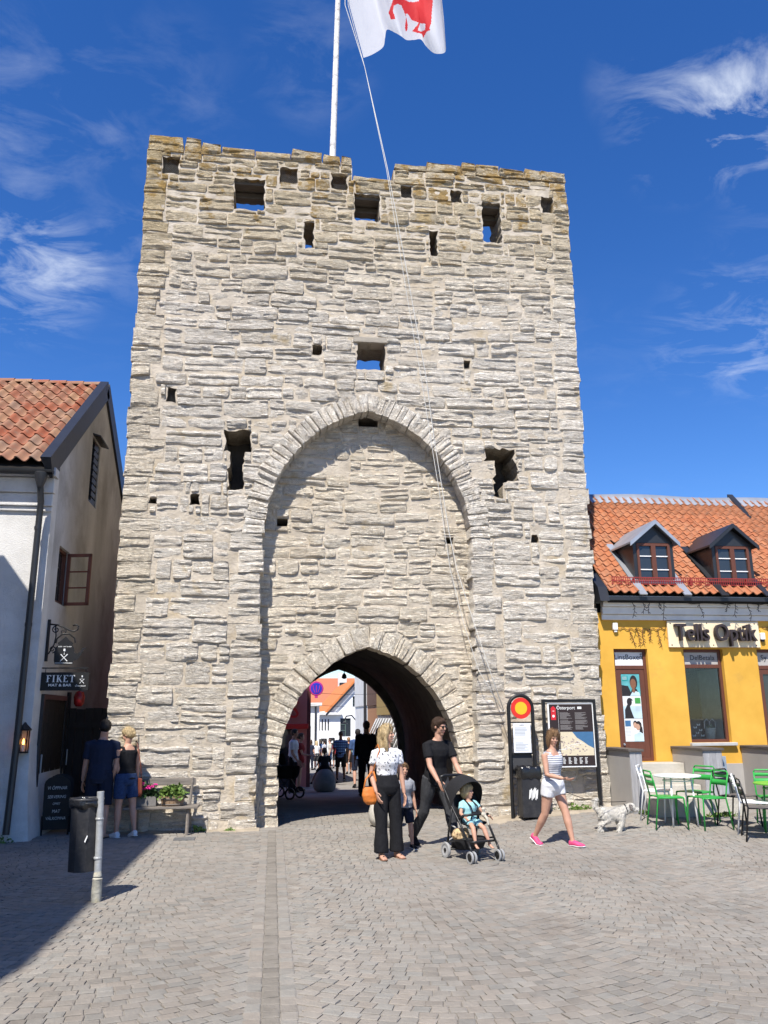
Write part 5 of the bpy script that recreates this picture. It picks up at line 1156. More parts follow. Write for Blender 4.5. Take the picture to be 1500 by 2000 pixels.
# ================================================================== chalkboard, bench, planters
t = thing('chalkboard', 'black arched A-frame chalkboard with white handwriting by the alley gate', 'chalkboard', PG(108, 1628)+Vector((0, 0, .0)), R(8))
def cb(sg, name):
    m = MB(); o_ = [(-.20, 0, .08), (.20, 0, .08), (.20, 0, .80)]+[(.20*math.cos(math.pi*k/8), 0, .80+.13*math.sin(math.pi*k/8)) for k in range(1, 8)]+[(-.20, 0, .80)]
    M = Matrix.Rotation(R(10)*sg, 4, 'X') @ Matrix.Translation((0, 0, 0)); pts = [M @ Vector(q)+Vector((0, sg*-.16, 0)) for q in o_]
    m.poly(pts, M @ Vector((0, .02, 0))); return m.build(name, pm('slate_black', (.018, .018, .018), .7, .2, 4), t), M
o, M = cb(-1, 'rear_board'); o, M = cb(1, 'front_board')
for sg in (-1, 1):
    for x in (-.2, .2): 
        Mx = Matrix.Rotation(R(10)*sg, 4, 'X'); MB().tube([Mx @ Vector((x, 0, -.01))+Vector((0, -.16*sg, 0)), Mx @ Vector((x, 0, .3))+Vector((0, -.16*sg, 0))], .016, 6).build('leg', BLK, t)
CHK = pm('chalk', (.55, .56, .55), .9, .2, 30, 0); Mx = Matrix.Rotation(R(10), 4, 'X')
for k, (s, z, sz) in enumerate((('VI \u00d6PPNAR', .74, .075), ('SERVERING', .60, .07), ('\u00d6PPET', .49, .05), ('MAT', .37, .075), ('V\u00c4LKOMNA', .26, .07))):
    text('lettering', s, sz, Matrix.Translation((0, -.16, 0)) @ Mx @ Matrix.Translation((0, -.004, z)) @ Matrix.Rotation(R(90), 4, 'X'), CHK, t, .0005, shear=.15, sx=.8)
OLDW = pm('grey_weathered_plank', (.20, .175, .15), .85, .25, 3, .4, 14, stretch=(1, 8, 8))
bx0, bx1 = -3.92, -2.98
t = thing('wooden_bench', 'grey weathered wooden bench against the tower foot carrying planters', 'bench', ((bx0+bx1)/2, -.32, gz(-3.4, -.3)))
hw_ = (bx1-bx0)/2
for y in (-.13, .0, .13): MB().box((-hw_-.12, y-.058, .405), (hw_+.10, y+.058, .44), bev=.006).build('seat_plank', OLDW, t)
MB().box((-hw_-.05, .20, .74), (hw_+.02, .225, .85), bev=.006).build('back_plank', OLDW, t)
for x in (-hw_+.05, hw_-.06):
    MB().tube([(x-.0, -.16, -.01), (x, -.10, .40)], .028, 6).build('leg', OLDW, t); MB().tube([(x, .24, -.01), (x, .12, .40)], .028, 6).build('leg', OLDW, t)
    MB().tube([(x, .16, .42), (x+.03, .20, .86)], .024, 6).build('back_post', OLDW, t)
LEAF = pm('leaf_green', (.075, .14, .025), .6, .4, 20, 0, tint=(.13, .20, .04)); LEAFD = pm('leaf_dark_green', (.03, .065, .02), .6, .4, 20, 0); PINKF = pm('pink_petals', (.62, .03, .26), .6, .25, 20, 0)
def tuft(name, c, rx, ry, rz, n, size, mat, parent=None, seed=1, up=.4, shell=.3):
    g = np.random.RandomState(seed); V = []; F = []
    for k in range(n):
        d = g.normal(size=3); d /= np.linalg.norm(d); d[2] = abs(d[2])*1.0-.15*g.rand(); r = (shell+(1-shell)*g.rand())**.6; r *= 1+.25*float(vn(d[0]*3+seed, d[1]*3+d[2]*2, 4))
        p = np.array(c)+d*r*np.array([rx, ry, rz]); a = g.normal(size=3); a[2] = abs(a[2])*up; a /= np.linalg.norm(a); b = np.cross(a, g.normal(size=3)); b /= np.linalg.norm(b); s = size*g.uniform(.6, 1.3); i = len(V)
        V += [p-a*s*.5, p+b*s*.32+a*s*.05, p+a*s*.6, p-b*s*.32+a*s*.05]; F += [(i, i+1, i+2, i+3)]
    return mesh_obj(name, V, F, mat, parent)
BARR = pm('barrel_staves', (.30, .20, .12), .8, .25, 5, .35, 18, stretch=(6, 6, 1))
t = thing('barrel_planter', 'low wooden half-barrel planter overflowing with bright green leaves', 'planter', (-3.30, -.33, gz(-3.3, -.3)+.441))
n_s = 18
for k in range(n_s):
    a0, a1 = 2*math.pi*k/n_s+.01, 2*math.pi*(k+1)/n_s-.01; m = MB(); q = []
    for (r, z) in ((.165, 0), (.20, .15)):
        for a_ in (a0, a1): q.append((r*math.cos(a_), r*.8*math.sin(a_), z))
    q += [(x*.9, y_*.9, z) for x, y_, z in q]; m.add(q, [(0, 1, 3, 2), (4, 6, 7, 5), (0, 4, 5, 1), (2, 3, 7, 6), (0, 2, 6, 4), (1, 5, 7, 3)]); m.build('stave', BARR, t)
for z, r in ((.03, .176), (.115, .198)): m = MB(); m.tube([(r*math.cos(2*math.pi*k/24), r*.81*math.sin(2*math.pi*k/24), z) for k in range(24)], .008, 5, closed=True); m.build('hoop', OLDW, t)
MB().lathe([(.15, .11), (.17, .12)], (0, 0, 0), 16).build('soil', pm('soil', (.03, .02, .014), .95), t)
tuft('foliage', (0, 0, .13), .26, .19, .20, 420, .075, LEAF, t, 5)
t = thing('flower_planter', 'grey box planter with magenta flowers on the bench', 'planter', (-3.72, -.30, gz(-3.7, -.3)+.441))
MB().box((-.17, -.09, 0), (.17, .09, .15), bev=.008).build('box', pm('grey_planter', (.16, .15, .14), .8, .2, 5, .2), t)
tuft('foliage', (0, 0, .15), .22, .15, .22, 330, .07, LEAFD, t, 7)
for k in range(9):
    a_ = k*2.4; c_ = (.17*math.cos(a_)*(.3+.08*k), -.10-.03*math.sin(a_*2), .30+.05*math.sin(k*1.9)); tuft('flower', c_, .035, .035, .03, 22, .03, PINKF, t, 30+k, 1, .6)
WEED = LEAF
for i, (px, py, sx_, sy_, h_, lab) in enumerate(((1110, 1578, .42, .10, .13, 'green weeds sprouting at the tower foot under the information board'), (395, 1612, .13, .07, .09, 'green weed tuft at the tower foot beside the bench'), (1395, 1590, .30, .06, .09, 'green weeds along the foot of the shop steps'), (1250, 1585, .10, .05, .08, 'green weed tuft at the foot of the grey parapet'), (20, 1645, .30, .08, .12, 'green weeds along the foot of the white house'), (455, 1615, .10, .05, .05, 'small green weed tuft near the passage pier'))):
    p = PG(px, py)
    if i == 0: p.y = -.14
    if i in (1, 5): p.y = -.10
    if i in (2,): p.y = -1.34; p.x = 5.6
    if i == 3: p = Vector((4.42, -.95, gz(4.4, -.95)))
    if i == 4: p = Vector((-5.85, HY-.25, 0))
    p.z = gz(p.x, p.y); o = tuft('weeds', (0, 0, .0), sx_, sy_, h_, int(260*(sx_+.15)), .06, WEED, None, 50+i, 1.4, .1); o.location = p; tag(o, lab, 'weeds')
DIRT = pm('sandy_dirt', (.33, .275, .205), .95, .25, 2, .7, 30, tint=(.40, .34, .26), dirt=(.20, .155, .11), dirt_amt=.6, dscale=3)
for (nm, x0, x1, y0, y1) in (('dirt_strip', 1.75, 4.25, -.75, .02), ('dirt_strip', -4.6, -1.9, -.22, .02)):
    nX, nY = 40, 8; v = []
    for j in range(nY+1):
        for i in range(nX+1):
            x = x0+(x1-x0)*i/nX; w_ = j/nY; y = y1+(y0-y1)*w_*(1+.35*float(vn(x*3, 1, 9))); v.append((x, y, gz(x, y)+.034*(1-w_)**.7-.006*w_+.008*float(vn(x*6, y*6, 8))*(1-w_)))
    tag(mesh_obj(nm, v, [(j*(nX+1)+i, (j+1)*(nX+1)+i, (j+1)*(nX+1)+i+1, j*(nX+1)+i+1) for j in range(nY) for i in range(nX)], DIRT, None, True), kind='structure')
p = PG(360, 1640); o = MB().box((-.16, -.12, 0), (.16, .12, .020), bev=.004).build('drain_cover', pm('cast_iron', (.13, .13, .13), .6, .2, 8, .3), None); o.location = p; tag(o, 'flat grey iron drain cover set in the paving near the bench', 'drain cover')

# ================================================================== stone bollards
EGG = pm('pale_granite', (.50, .47, .41), .9, .15, 6, .35, 35, dirt=(.33, .29, .23), dirt_amt=.6, dscale=5)
def egg(label, p, s=1.0, mat=None):
    t = thing('stone_bollard', label, 'bollard', p, 0, 'stone bollards in the gateway')
    prof = [(.20, 0), (.27, .04), (.315, .14), (.31, .26), (.275, .38), (.22, .48), (.14, .555), (.06, .59), (.0, .60)]
    o = MB().lathe([(r*s, z*s) for r, z in prof], (0, 0, 0), 28).build('stone', mat or EGG, t, True); 
    for v in o.data.vertices: v.co += Vector((.012*float(vn(v.co.z*7, v.co.x*7, 5)), .012*float(vn(v.co.z*7, v.co.y*7, 6)), 0))
    MB().lathe([(.215*s, -.03), (.215*s, .012)], (0, 0, 0), 20).build('base', BLK, t); return t
pe = PG(757, 1616); egg('sunlit pale egg-shaped stone bollard behind the woman with the orange bag', pe+Vector((0, .12, 0)), .98)
pe2 = PG(634, 1546); egg('shaded egg-shaped stone bollard ridden by a child in the passage', pe2, 1.05, pm('shaded_granite', (.20, .19, .175), .9, .2, 6, .35, 35))  # granite darkened: the passage shade is put into its colour

# ================================================================== cafe furniture
GRN = pm('green_lacquer', (.030, .30, .055), .4, .08, 6, 0); WLQ = pm('white_lacquer', (.72, .73, .73), .4, .05, 6, 0); BLQ = pm('black_lacquer', (.016, .016, .017), .4, .2, 6, 0); SEATW = pm('slate_seat', (.13, .115, .105), .7, .3, 6, .2)
def chair(label, x, y, rz, mat, seat=None):
    t = thing('cafe_chair', label, 'chair', (x, y, gz(x, y)), rz, 'cafe chairs outside the shop')
    w_, d = .20, .20
    for s in (-1, 1):
        MB().tube([(s*(w_+.02), -d-.02, 0), (s*w_, -d+.01, .44), (s*w_, -d+.02, .455)], .012, 8).build('leg', mat, t, True)
        MB().tube([(s*(w_+.02), d+.07, 0), (s*w_, d, .45), (s*w_, d+.04, .66), (s*(w_-.005), d+.075, .80)], .012, 8).build('leg', mat, t, True)
        MB().tube([(s*w_, -d+.02, .445), (s*w_, d, .445)], .010, 8).build('side_rail', mat, t, True)
    MB().tube([(w_-.005, d+.075, .80), (w_-.03, d+.08, .83), (-w_+.03, d+.08, .83), (-w_+.005, d+.075, .80)], .012, 8).build('top_rail', mat, t, True)
    for (z0, z1, yo) in ((.735, .785, .068), (.62, .70, .045)):
        m = MB(); n = 8; v = []
        for k in range(n+1):
            u = -1+2*k/n; yy_ = d+yo+.022*(1-u*u)
            v += [(u*w_, yy_, z0), (u*w_, yy_+.012, z1), (u*w_, yy_+.006, z0-.001), (u*w_, yy_+.018, z1)]
        f = []
        for k in range(n): b_ = 4*k; f += [(b_, b_+4, b_+5, b_+1), (b_+2, b_+3, b_+7, b_+6), (b_+1, b_+5, b_+7, b_+3), (b_, b_+2, b_+6, b_+4)]
        m.add(v, f).build('back_slat', mat, t, True)
    MB().box((-w_+.008, -d+.0, .447), (w_-.008, d-.01, .463), bev=.006).build('seat', seat or mat, t)
    return t
def table(label, x, y, mat, top=None):
    t = thing('cafe_table', label, 'table', (x, y, gz(x, y)), R(20), 'cafe tables outside the shop')
    MB().lathe([(.345, .715), (.355, .722), (.355, .735), (.345, .742)], (0, 0, 0), 32).build('table_top', top or mat, t)
    for k in range(4): a_ = k*math.pi/2+.3; c_, s_ = math.cos(a_), math.sin(a_); MB().tube([(.27*c_, .27*s_, 0), (.22*c_, .22*s_, .714)], .014, 8).build('leg', mat, t, True)
    MB().tube([(.225*math.cos(a_), .225*math.sin(a_), .66) for a_ in np.linspace(0, 2*math.pi, 20)[:-1]], .009, 6, closed=True).build('hoop', mat, t, True)
    return t
table('round white metal cafe table before the shop steps', 4.60, -1.88, WLQ)
chair('white metal cafe chair tucked under the round white table', 4.46, -1.44, R(58), WLQ)
chair('green slatted cafe chair at the white table, nearest the small dog', 4.32, -2.04, R(82), GRN)
chair('green slatted cafe chair at the white table with its back to the steps', 4.98, -1.66, R(-66), GRN)
chair('green slatted cafe chair at the white table, on its side towards the green table', 4.90, -2.16, R(-84), GRN)
table('round green metal cafe table among mixed chairs', 5.72, -2.80, GRN, pm('lime_top', (.16, .42, .05), .45))
chair('black metal cafe chair with slate seat drawn up to the green table', 5.26, -3.02, R(68), BLQ, SEATW)
chair('white metal cafe chair at the green table', 5.42, -2.60, R(60), WLQ)
chair('black metal cafe chair behind the white one at the green table', 5.46, -2.10, R(30), BLQ, SEATW)
chair('green cafe chair standing at the green table', 5.95, -2.25, R(-20), GRN)

# ================================================================== posters on the shop door, things in the display window
a, b, c, e = door; y = YF+.108
PSK = pm('print_skin', (.20, .09, .05), .6, .1, 20, 0); PDK = pm('print_dark', (.02, .018, .02), .6, .2, 20, 0); PTL = pm('print_teal', (.10, .36, .38), .6, .3, 6, 0); PBL = pm('print_pale_blue', (.45, .58, .64), .6, .15, 5, 0); PGN = pm('print_green', (.05, .28, .06), .6); PWH = pm('print_white', (.68, .69, .68), .6, .06, 5, 0); PSD = pm('print_deep_blue', (.05, .14, .28), .6); PFA = pm('print_fair_skin', (.50, .30, .21), .6)
def ell(m, cx, cz, rx, rz, yy, n=18, a0=0, a1=2*math.pi): m.poly([(cx+rx*math.cos(a0+(a1-a0)*k/n), yy, cz+rz*math.sin(a0+(a1-a0)*k/n)) for k in range(n if a1-a0 > 6 else n+1)], (0, .0004, 0))
px0, px1 = a+.155, c-.155; pw = px1-px0
def poster(label, z0, z1, basem):
    t = thing('poster', label, 'poster', (px0, y, z0), 0, 'posters on the shop door'); MB().box((0, 0, 0), (pw, .0015, z1-z0)).build('sheet', basem, t); return t, z1-z0
t, h = poster('poster of a person wearing headphones, topmost on the brown shop door', 2.155, 2.555, PTL)
m = MB(); m.poly([(0, -.001, 0), (pw*.55, -.001, 0), (pw*.35, -.001, h*.45), (0, -.001, h*.5)], (0, .0005, 0)); ell(m, pw*.66, h*.62, .075, .13, -.0016); m.poly([(pw*.38, -.0012, 0), (pw*.98, -.0012, 0), (pw*.80, -.0012, h*.32), (pw*.56, -.0012, h*.32)], (0, .0005, 0)); m.build('print_dark', PDK, t)
m = MB(); ell(m, pw*.63, h*.55, .058, .095, -.0024); m.poly([(pw*.56, -.0022, h*.12), (pw*.72, -.0022, h*.12), (pw*.70, -.0022, h*.4), (pw*.57, -.0022, h*.4)], (0, .0004, 0)); m.build('print_face', PSK, t)
m = MB(); m.poly([(pw*.42, -.003, 0), (pw*.98, -.003, 0), (pw*.94, -.003, h*.15), (pw*.74, -.003, h*.22), (pw*.66, -.003, h*.12), (pw*.56, -.003, h*.18)], (0, .0004, 0)); m.build('print_collar', PBL, t)
m = MB(); m.box((.01, -.0015, h*.68), (pw*.36, -.001, h*.93)); m.build('print_tab', pm('print_tab_teal', (.02, .25, .26), .6), t)
m = MB(); 
for k in range(3): m.box((.02, -.0022, h*(.76+.05*k)), (pw*.30, -.0018, h*(.775+.05*k)))
m.build('print_lines', PWH, t)
t, h = poster('poster of a capped person seen by water, middle of the brown shop door', 1.745, 2.15, PWH)
m = MB(); m.box((0, -.001, .0), (pw, -.0004, h*.55)); m.build('print_water', PBL, t)
m = MB(); m.poly([(pw*.06, -.002, 0), (pw*.55, -.002, 0), (pw*.40, -.002, h*.40), (pw*.36, -.002, h*.62), (pw*.22, -.002, h*.62), (pw*.08, -.002, h*.38)], (0, .0004, 0)); ell(m, pw*.35, h*.74, .05, .072, -.0021); m.poly([(pw*.28, -.0024, h*.82), (pw*.56, -.0024, h*.80), (pw*.46, -.0024, h*.90), (pw*.34, -.0024, h*.93)], (0, .0004, 0)); m.build('print_figure', PDK, t)
m = MB(); m.box((pw*.66, -.0015, h*.66), (pw*.96, -.001, h*.92)); m.build('print_tab', PGN, t)
m = MB()
for k in range(4): m.box((pw*.66, -.0018, h*(.50-.055*k)), (pw*.92, -.0014, h*(.512-.055*k)))
m.build('print_lines', INKL, t)
t, h = poster('poster of two people side by side, lowest on the brown shop door', 1.33, 1.74, PWH)
m = MB(); ell(m, pw*.58, h*.76, .042, .062, -.0016); ell(m, pw*.76, h*.70, .056, .08, -.0016); m.poly([(pw*.70, -.0014, h*.1), (pw*.98, -.0014, h*.1), (pw*.95, -.0014, h*.6), (pw*.86, -.0014, h*.75)], (0, .0004, 0)); m.build('print_hair', PDK, t)
m = MB(); ell(m, pw*.565, h*.71, .034, .052, -.0022); ell(m, pw*.715, h*.63, .040, .058, -.0024); m.build('print_face', PFA, t)
m = MB(); m.poly([(pw*.46, -.0026, 0), (pw*.98, -.0026, 0), (pw*.98, -.0026, h*.33), (pw*.80, -.0026, h*.42), (pw*.62, -.0026, h*.34), (pw*.48, -.0026, h*.3)], (0, .0004, 0)); m.build('print_clothes', PBL, t)
m = MB(); m.box((.012, -.0015, h*.66), (pw*.34, -.001, h*.92)); m.build('print_tab', PSD, t)
m = MB()
for k in range(6): m.box((.015, -.0015, h*(.56-.06*k)), (pw*.32, -.001, h*(.572-.06*k)))
m.build('print_lines', INKL, t)
t = thing('display_crate', 'small dark wooden crate with white butterflies in the shop window', 'crate', (6.22, YF+.42, 1.341))
for (q0, q1) in (((0, 0, 0), (.30, .12, .02)), ((0, 0, .36), (.30, .12, .38)), ((0, 0, .021), (.02, .12, .359)), ((.28, 0, .021), (.30, .12, .359)), ((.021, .11, .021), (.279, .12, .359))): MB().box(q0, q1).build('board', OLDW, t)
for k in range(6):
    x, z = .05+.035*k, .07+.05*((k*3) % 5); m = MB()
    for s in (-1, 1): m.add([(x, -.01, z), (x+s*.03, -.02, z+.03), (x+s*.035, -.02, z), (x+s*.018, -.012, z-.018)], [(0, 1, 2, 3)])
    m.build('butterfly', WHT, t, fix=False)
t = thing('flower_basket', 'white woven handle basket of pale flowers in the shop window', 'basket', (6.60, YF+.40, 1.341))
MB().lathe([(.08, 0), (.105, .20), (.112, .21), (.098, .205), (.075, .02)], (0, 0, 0), 16).build('basket', pm('white_wicker', (.66, .67, .62), .8, .2, 20, .5, 60), t, True)
for s in (-.05, .06): MB().tube([(s-.06, 0, .2), (s-.055, 0, .33), (s, 0, .38), (s+.055, 0, .33), (s+.06, 0, .2)], .008, 6).build('handle', WHT, t, True)
tuft('flowers', (-.01, 0, .19), .10, .09, .10, 160, .035, pm('pale_flowers', (.55, .60, .40), .8, .3, 30, 0), t, 88)
t = thing('hanging_lamp', 'small dark lamp hanging from the rear arch of the passage', 'lamp', (.12, 7.35, 2.82)); MB().tube([(0, 0, .30), (0, 0, .1)], .01, 6).build('cord', BLK, t); MB().lathe([(.02, .12), (.06, .06), (.07, 0), (.02, -.03)], (0, 0, 0), 12).build('shade', BLK, t, True)
for k, (px1_, py1, px2_, py2, Y) in enumerate(((600, 1352, 790, 1350, 16), (600, 1375, 800, 1378, 20))):
    A_, B_ = PY(px1_, py1, Y), PY(px2_, py2, Y); P = [A_.lerp(B_, q/10)+Vector((0, 0, -.1*math.sin(math.pi*q/10))) for q in range(11)]; tag(MB().tube(P, .006, 4).build('overhead_wire', CBK), ('thin dark wire spanning the street at the round sign', 'thin dark wire spanning the street farther past the round sign')[k], 'wire', 'wires over the street')
for k, (px, py) in enumerate(((568, 1478), (643, 1462), (657, 1460))):
    pass
for k, (x, z) in enumerate(((2.15, -.35), (2.75, -.3), (1.55, -.2))):
    t = thing('menu_board', 'small black menu board on the white gabled house '+('below its narrow windows', 'below its larger window', 'next to the drainpipe')[k], 'menu board', (x, Y1-.04, z), 0, 'menu boards on the white house'); MB().box((-.22, -.02, 0), (.22, .02, .62)).build('board', BLK, t); MB().box((-.16, -.024, .1), (.16, -.0205, .5)).build('print', PDK, t); MB().box((-.10, -.026, .25), (.10, -.0245, .4)).build('mark', WHT, t)
# ================================================================== people
def loft(m, secs, n=16):                         # secs: (centre, side vector, front vector) with their lengths as radii
    v = []; f = []
    for (c, a, b) in secs:
        for k in range(n): g = 2*math.pi*k/n; v.append(c+a*math.cos(g)+b*math.sin(g))
    for i in range(len(secs)-1):
        for k in range(n): f.append((i*n+k, i*n+(k+1) % n, (i+1)*n+(k+1) % n, (i+1)*n+k))
    f += [tuple(range(n))[::-1], tuple((len(secs)-1)*n+k for k in range(n))]; m.add(v, f)
def ball(m, c, ax, n=14):                        # ellipsoid with three half axes
    c = Vector(c); a, b, d = [Vector(q) for q in ax]; secs = []
    for i in range(1, n): t = math.pi*i/n; secs.append((c-d*math.cos(t), a*math.sin(t), b*math.sin(t)))
    loft(m, [(c-d*.998, a*.03, b*.03)]+secs+[(c+d*.998, a*.03, b*.03)], 14)
def limb(m, pts, rad, n=12): m.tube(pts, list(rad), n)
def skin_over(name, m, vox, mat, parent, smooth_it=2, folds=None, seed=1, offset=None):
    me = bpy.data.meshes.new('tmp'); me.from_pydata([tuple(v) for v in m.v], [], m.f); me.update()
    bm = bmesh.new(); bm.from_mesh(me); bmesh.ops.recalc_face_normals(bm, faces=bm.faces[:]); bm.to_mesh(me); bm.free()
    o = bpy.data.objects.new('tmp', me); COL.objects.link(o); r = o.modifiers.new('r', 'REMESH'); r.mode = 'VOXEL'; r.voxel_size = vox; r.use_smooth_shade = True
    if smooth_it: s = o.modifiers.new('s', 'SMOOTH'); s.factor = .5; s.iterations = smooth_it
    dg = bpy.context.evaluated_depsgraph_get(); nm = bpy.data.meshes.new_from_object(o.evaluated_get(dg)); bpy.data.objects.remove(o); bpy.data.meshes.remove(me)
    if folds:
        amp, fx, fz = folds; nv2 = len(nm.vertices); co = np.empty(nv2*3, np.float32); no = np.empty(nv2*3, np.float32); nm.vertices.foreach_get('co', co); nm.vertices.foreach_get('normal', no); co = co.reshape(-1, 3); no = no.reshape(-1, 3)
        q = (vn(co[:, 0]*fx+co[:, 2]*fz*.35, co[:, 2]*fz, seed)+vn(co[:, 1]*fx-co[:, 2]*fz*.3, co[:, 2]*fz+7, seed+1)+.6*vn(co[:, 0]*fx*2.1, co[:, 2]*fz*2.3+co[:, 1]*fx, seed+2))/1.6
        co += no*(amp*(q*.7+.3))[:, None]; nm.vertices.foreach_set('co', co.ravel())
    nm.name = name; nm.materials.clear(); nm.materials.append(mat); nm.polygons.foreach_set('use_smooth', [True]*len(nm.polygons)); nm.update()
    return link(bpy.data.objects.new(name, nm), parent)
SKIN = pm('skin', (.46, .25, .17), .55, .07, 12, .04, 60, spec=.35, tint=(.50, .285, .20)); SKIN_T = pm('skin_tanned', (.38, .19, .12), .55, .07, 12, .04, 60, spec=.35); SKIN_D = pm('skin_dark', (.13, .06, .035), .55, .1, 12, 0)
EYE = pm('eye_dark', (.03, .02, .018), .2, 0, 1, 0); LIP = pm('lips', (.36, .12, .10), .5, 0, 1, 0)
def hairm(name, col, tint=None): return pm(name, col, .5, .3, 22, .6, 30, stretch=(4, 4, .6), tint=tint, spec=.4)
BLOND = hairm('blond_hair', (.44, .31, .15), (.56, .43, .24)); BROWNH = hairm('brown_hair', (.065, .035, .02)); LBROWN = hairm('light_brown_hair', (.20, .11, .055), (.30, .18, .09)); DARKH = hairm('dark_hair', (.015, .011, .009)); FAIRH = hairm('fair_child_hair', (.58, .42, .20), (.68, .53, .30))
def fab(name, col, **k): return pm(name, col, k.pop('rough', .9), k.pop('var', .08), 30, k.pop('bump', .25), 90, spec=.12, **k)
BLACKF = fab('black_cotton', (.014, .014, .016), var=.2); NAVY = fab('navy_cotton', (.020, .026, .048)); NAVYS = fab('navy_shorts', (.016, .02, .036)); GREYJ = fab('charcoal_denim', (.045, .046, .05), var=.3, bump=.4); DENIM = fab('blue_denim', (.03, .055, .125), var=.3, bump=.4); WHITEC = fab('white_cotton', (.70, .70, .71)); GREYC = fab('grey_cotton', (.26, .27, .30)); REDC = fab('red_cotton', (.25, .03, .03)); TURQ = fab('turquoise_cotton', (.30, .55, .58)); BLUEC = fab('blue_cotton', (.05, .09, .20)); CREAM = fab('cream_linen', (.5, .46, .38)); DGREY = fab('dark_grey_wool', (.022, .022, .024))
def stripe_mat(name, base, line, freq, duty, axis=2, second=None):
    m = pm(name, base, .9, .04, 20, .2, 90); t = m.node_tree; b = t.nodes['Principled BSDF']; L = t.links; src = b.inputs['Base Color'].links[0].from_socket
    co = t.nodes.new('ShaderNodeTexCoord'); sp = t.nodes.new('ShaderNodeSeparateXYZ'); L.new(co.outputs['Object'], sp.inputs[0])
    def band(ax, fr, du):
        mu = t.nodes.new('ShaderNodeMath'); mu.operation = 'MULTIPLY'; mu.inputs[1].default_value = fr; L.new(sp.outputs[ax], mu.inputs[0]); f = t.nodes.new('ShaderNodeMath'); f.operation = 'FRACT'; L.new(mu.outputs[0], f.inputs[0]); g = t.nodes.new('ShaderNodeMath'); g.operation = 'LESS_THAN'; g.inputs[1].default_value = du; L.new(f.outputs[0], g.inputs[0]); return g.outputs[0]
    x = t.nodes.new('ShaderNodeMixRGB'); L.new(band(axis, freq, duty), x.inputs[0]); L.new(src, x.inputs[1]); x.inputs[2].default_value = (*line, 1); out_ = x.outputs[0]
    if second:
        y = t.nodes.new('ShaderNodeMixRGB'); L.new(band(0, second, .4), y.inputs[0]); L.new(out_, y.inputs[1]); y.inputs[2].default_value = (*line, 1); y.blend_type = 'MIX'; h = t.nodes.new('ShaderNodeMixRGB'); h.inputs[0].default_value = .5; L.new(out_, h.inputs[1]); L.new(y.outputs[0], h.inputs[2]); out_ = h.outputs[0]
    L.new(out_, b.inputs['Base Color']); return m
STRIPE = stripe_mat('striped_jersey', (.62, .63, .66), (.05, .06, .11), 34, .30); PLAID = stripe_mat('blue_plaid', (.09, .20, .46), (.025, .055, .17), 11, .45, 2, 13)
def doodle_mat():
    m = pm('doodle_print', (.74, .74, .75), .9, .03, 20, .2, 90); t = m.node_tree; b = t.nodes['Principled BSDF']; L = t.links; src = b.inputs['Base Color'].links[0].from_socket; co = t.nodes.new('ShaderNodeTexCoord')
    n = t.nodes.new('ShaderNodeTexNoise'); n.inputs['Scale'].default_value = 24; n.inputs['Detail'].default_value = 2; n.inputs['Distortion'].default_value = 1.4; L.new(co.outputs['Object'], n.inputs[0])
    v = t.nodes.new('ShaderNodeTexVoronoi'); v.inputs['Scale'].default_value = 22; L.new(co.outputs['Object'], v.inputs[0])
    a = t.nodes.new('ShaderNodeMath'); a.operation = 'SUBTRACT'; a.inputs[1].default_value = .5; L.new(n.outputs[0], a.inputs[0]); c = t.nodes.new('ShaderNodeMath'); c.operation = 'ABSOLUTE'; L.new(a.outputs[0], c.inputs[0]); d = t.nodes.new('ShaderNodeMath'); d.operation = 'LESS_THAN'; d.inputs[1].default_value = .05; L.new(c.outputs[0], d.inputs[0])
    e = t.nodes.new('ShaderNodeMath'); e.operation = 'LESS_THAN'; e.inputs[1].default_value = .46; L.new(v.outputs['Distance'], e.inputs[0]); f = t.nodes.new('ShaderNodeMath'); f.operation = 'MULTIPLY'; L.new(d.outputs[0], f.inputs[0]); L.new(e.outputs[0], f.inputs[1])
    x = t.nodes.new('ShaderNodeMixRGB'); L.new(f.outputs[0], x.inputs[0]); L.new(src, x.inputs[1]); x.inputs[2].default_value = (.02, .02, .035, 1); L.new(x.outputs[0], b.inputs['Base Color']); return m
DOODLE = doodle_mat()
def dv_(side, sw, ab): return Vector((side*math.sin(ab), -math.sin(sw)*math.cos(ab), -math.cos(sw)*math.cos(ab)))
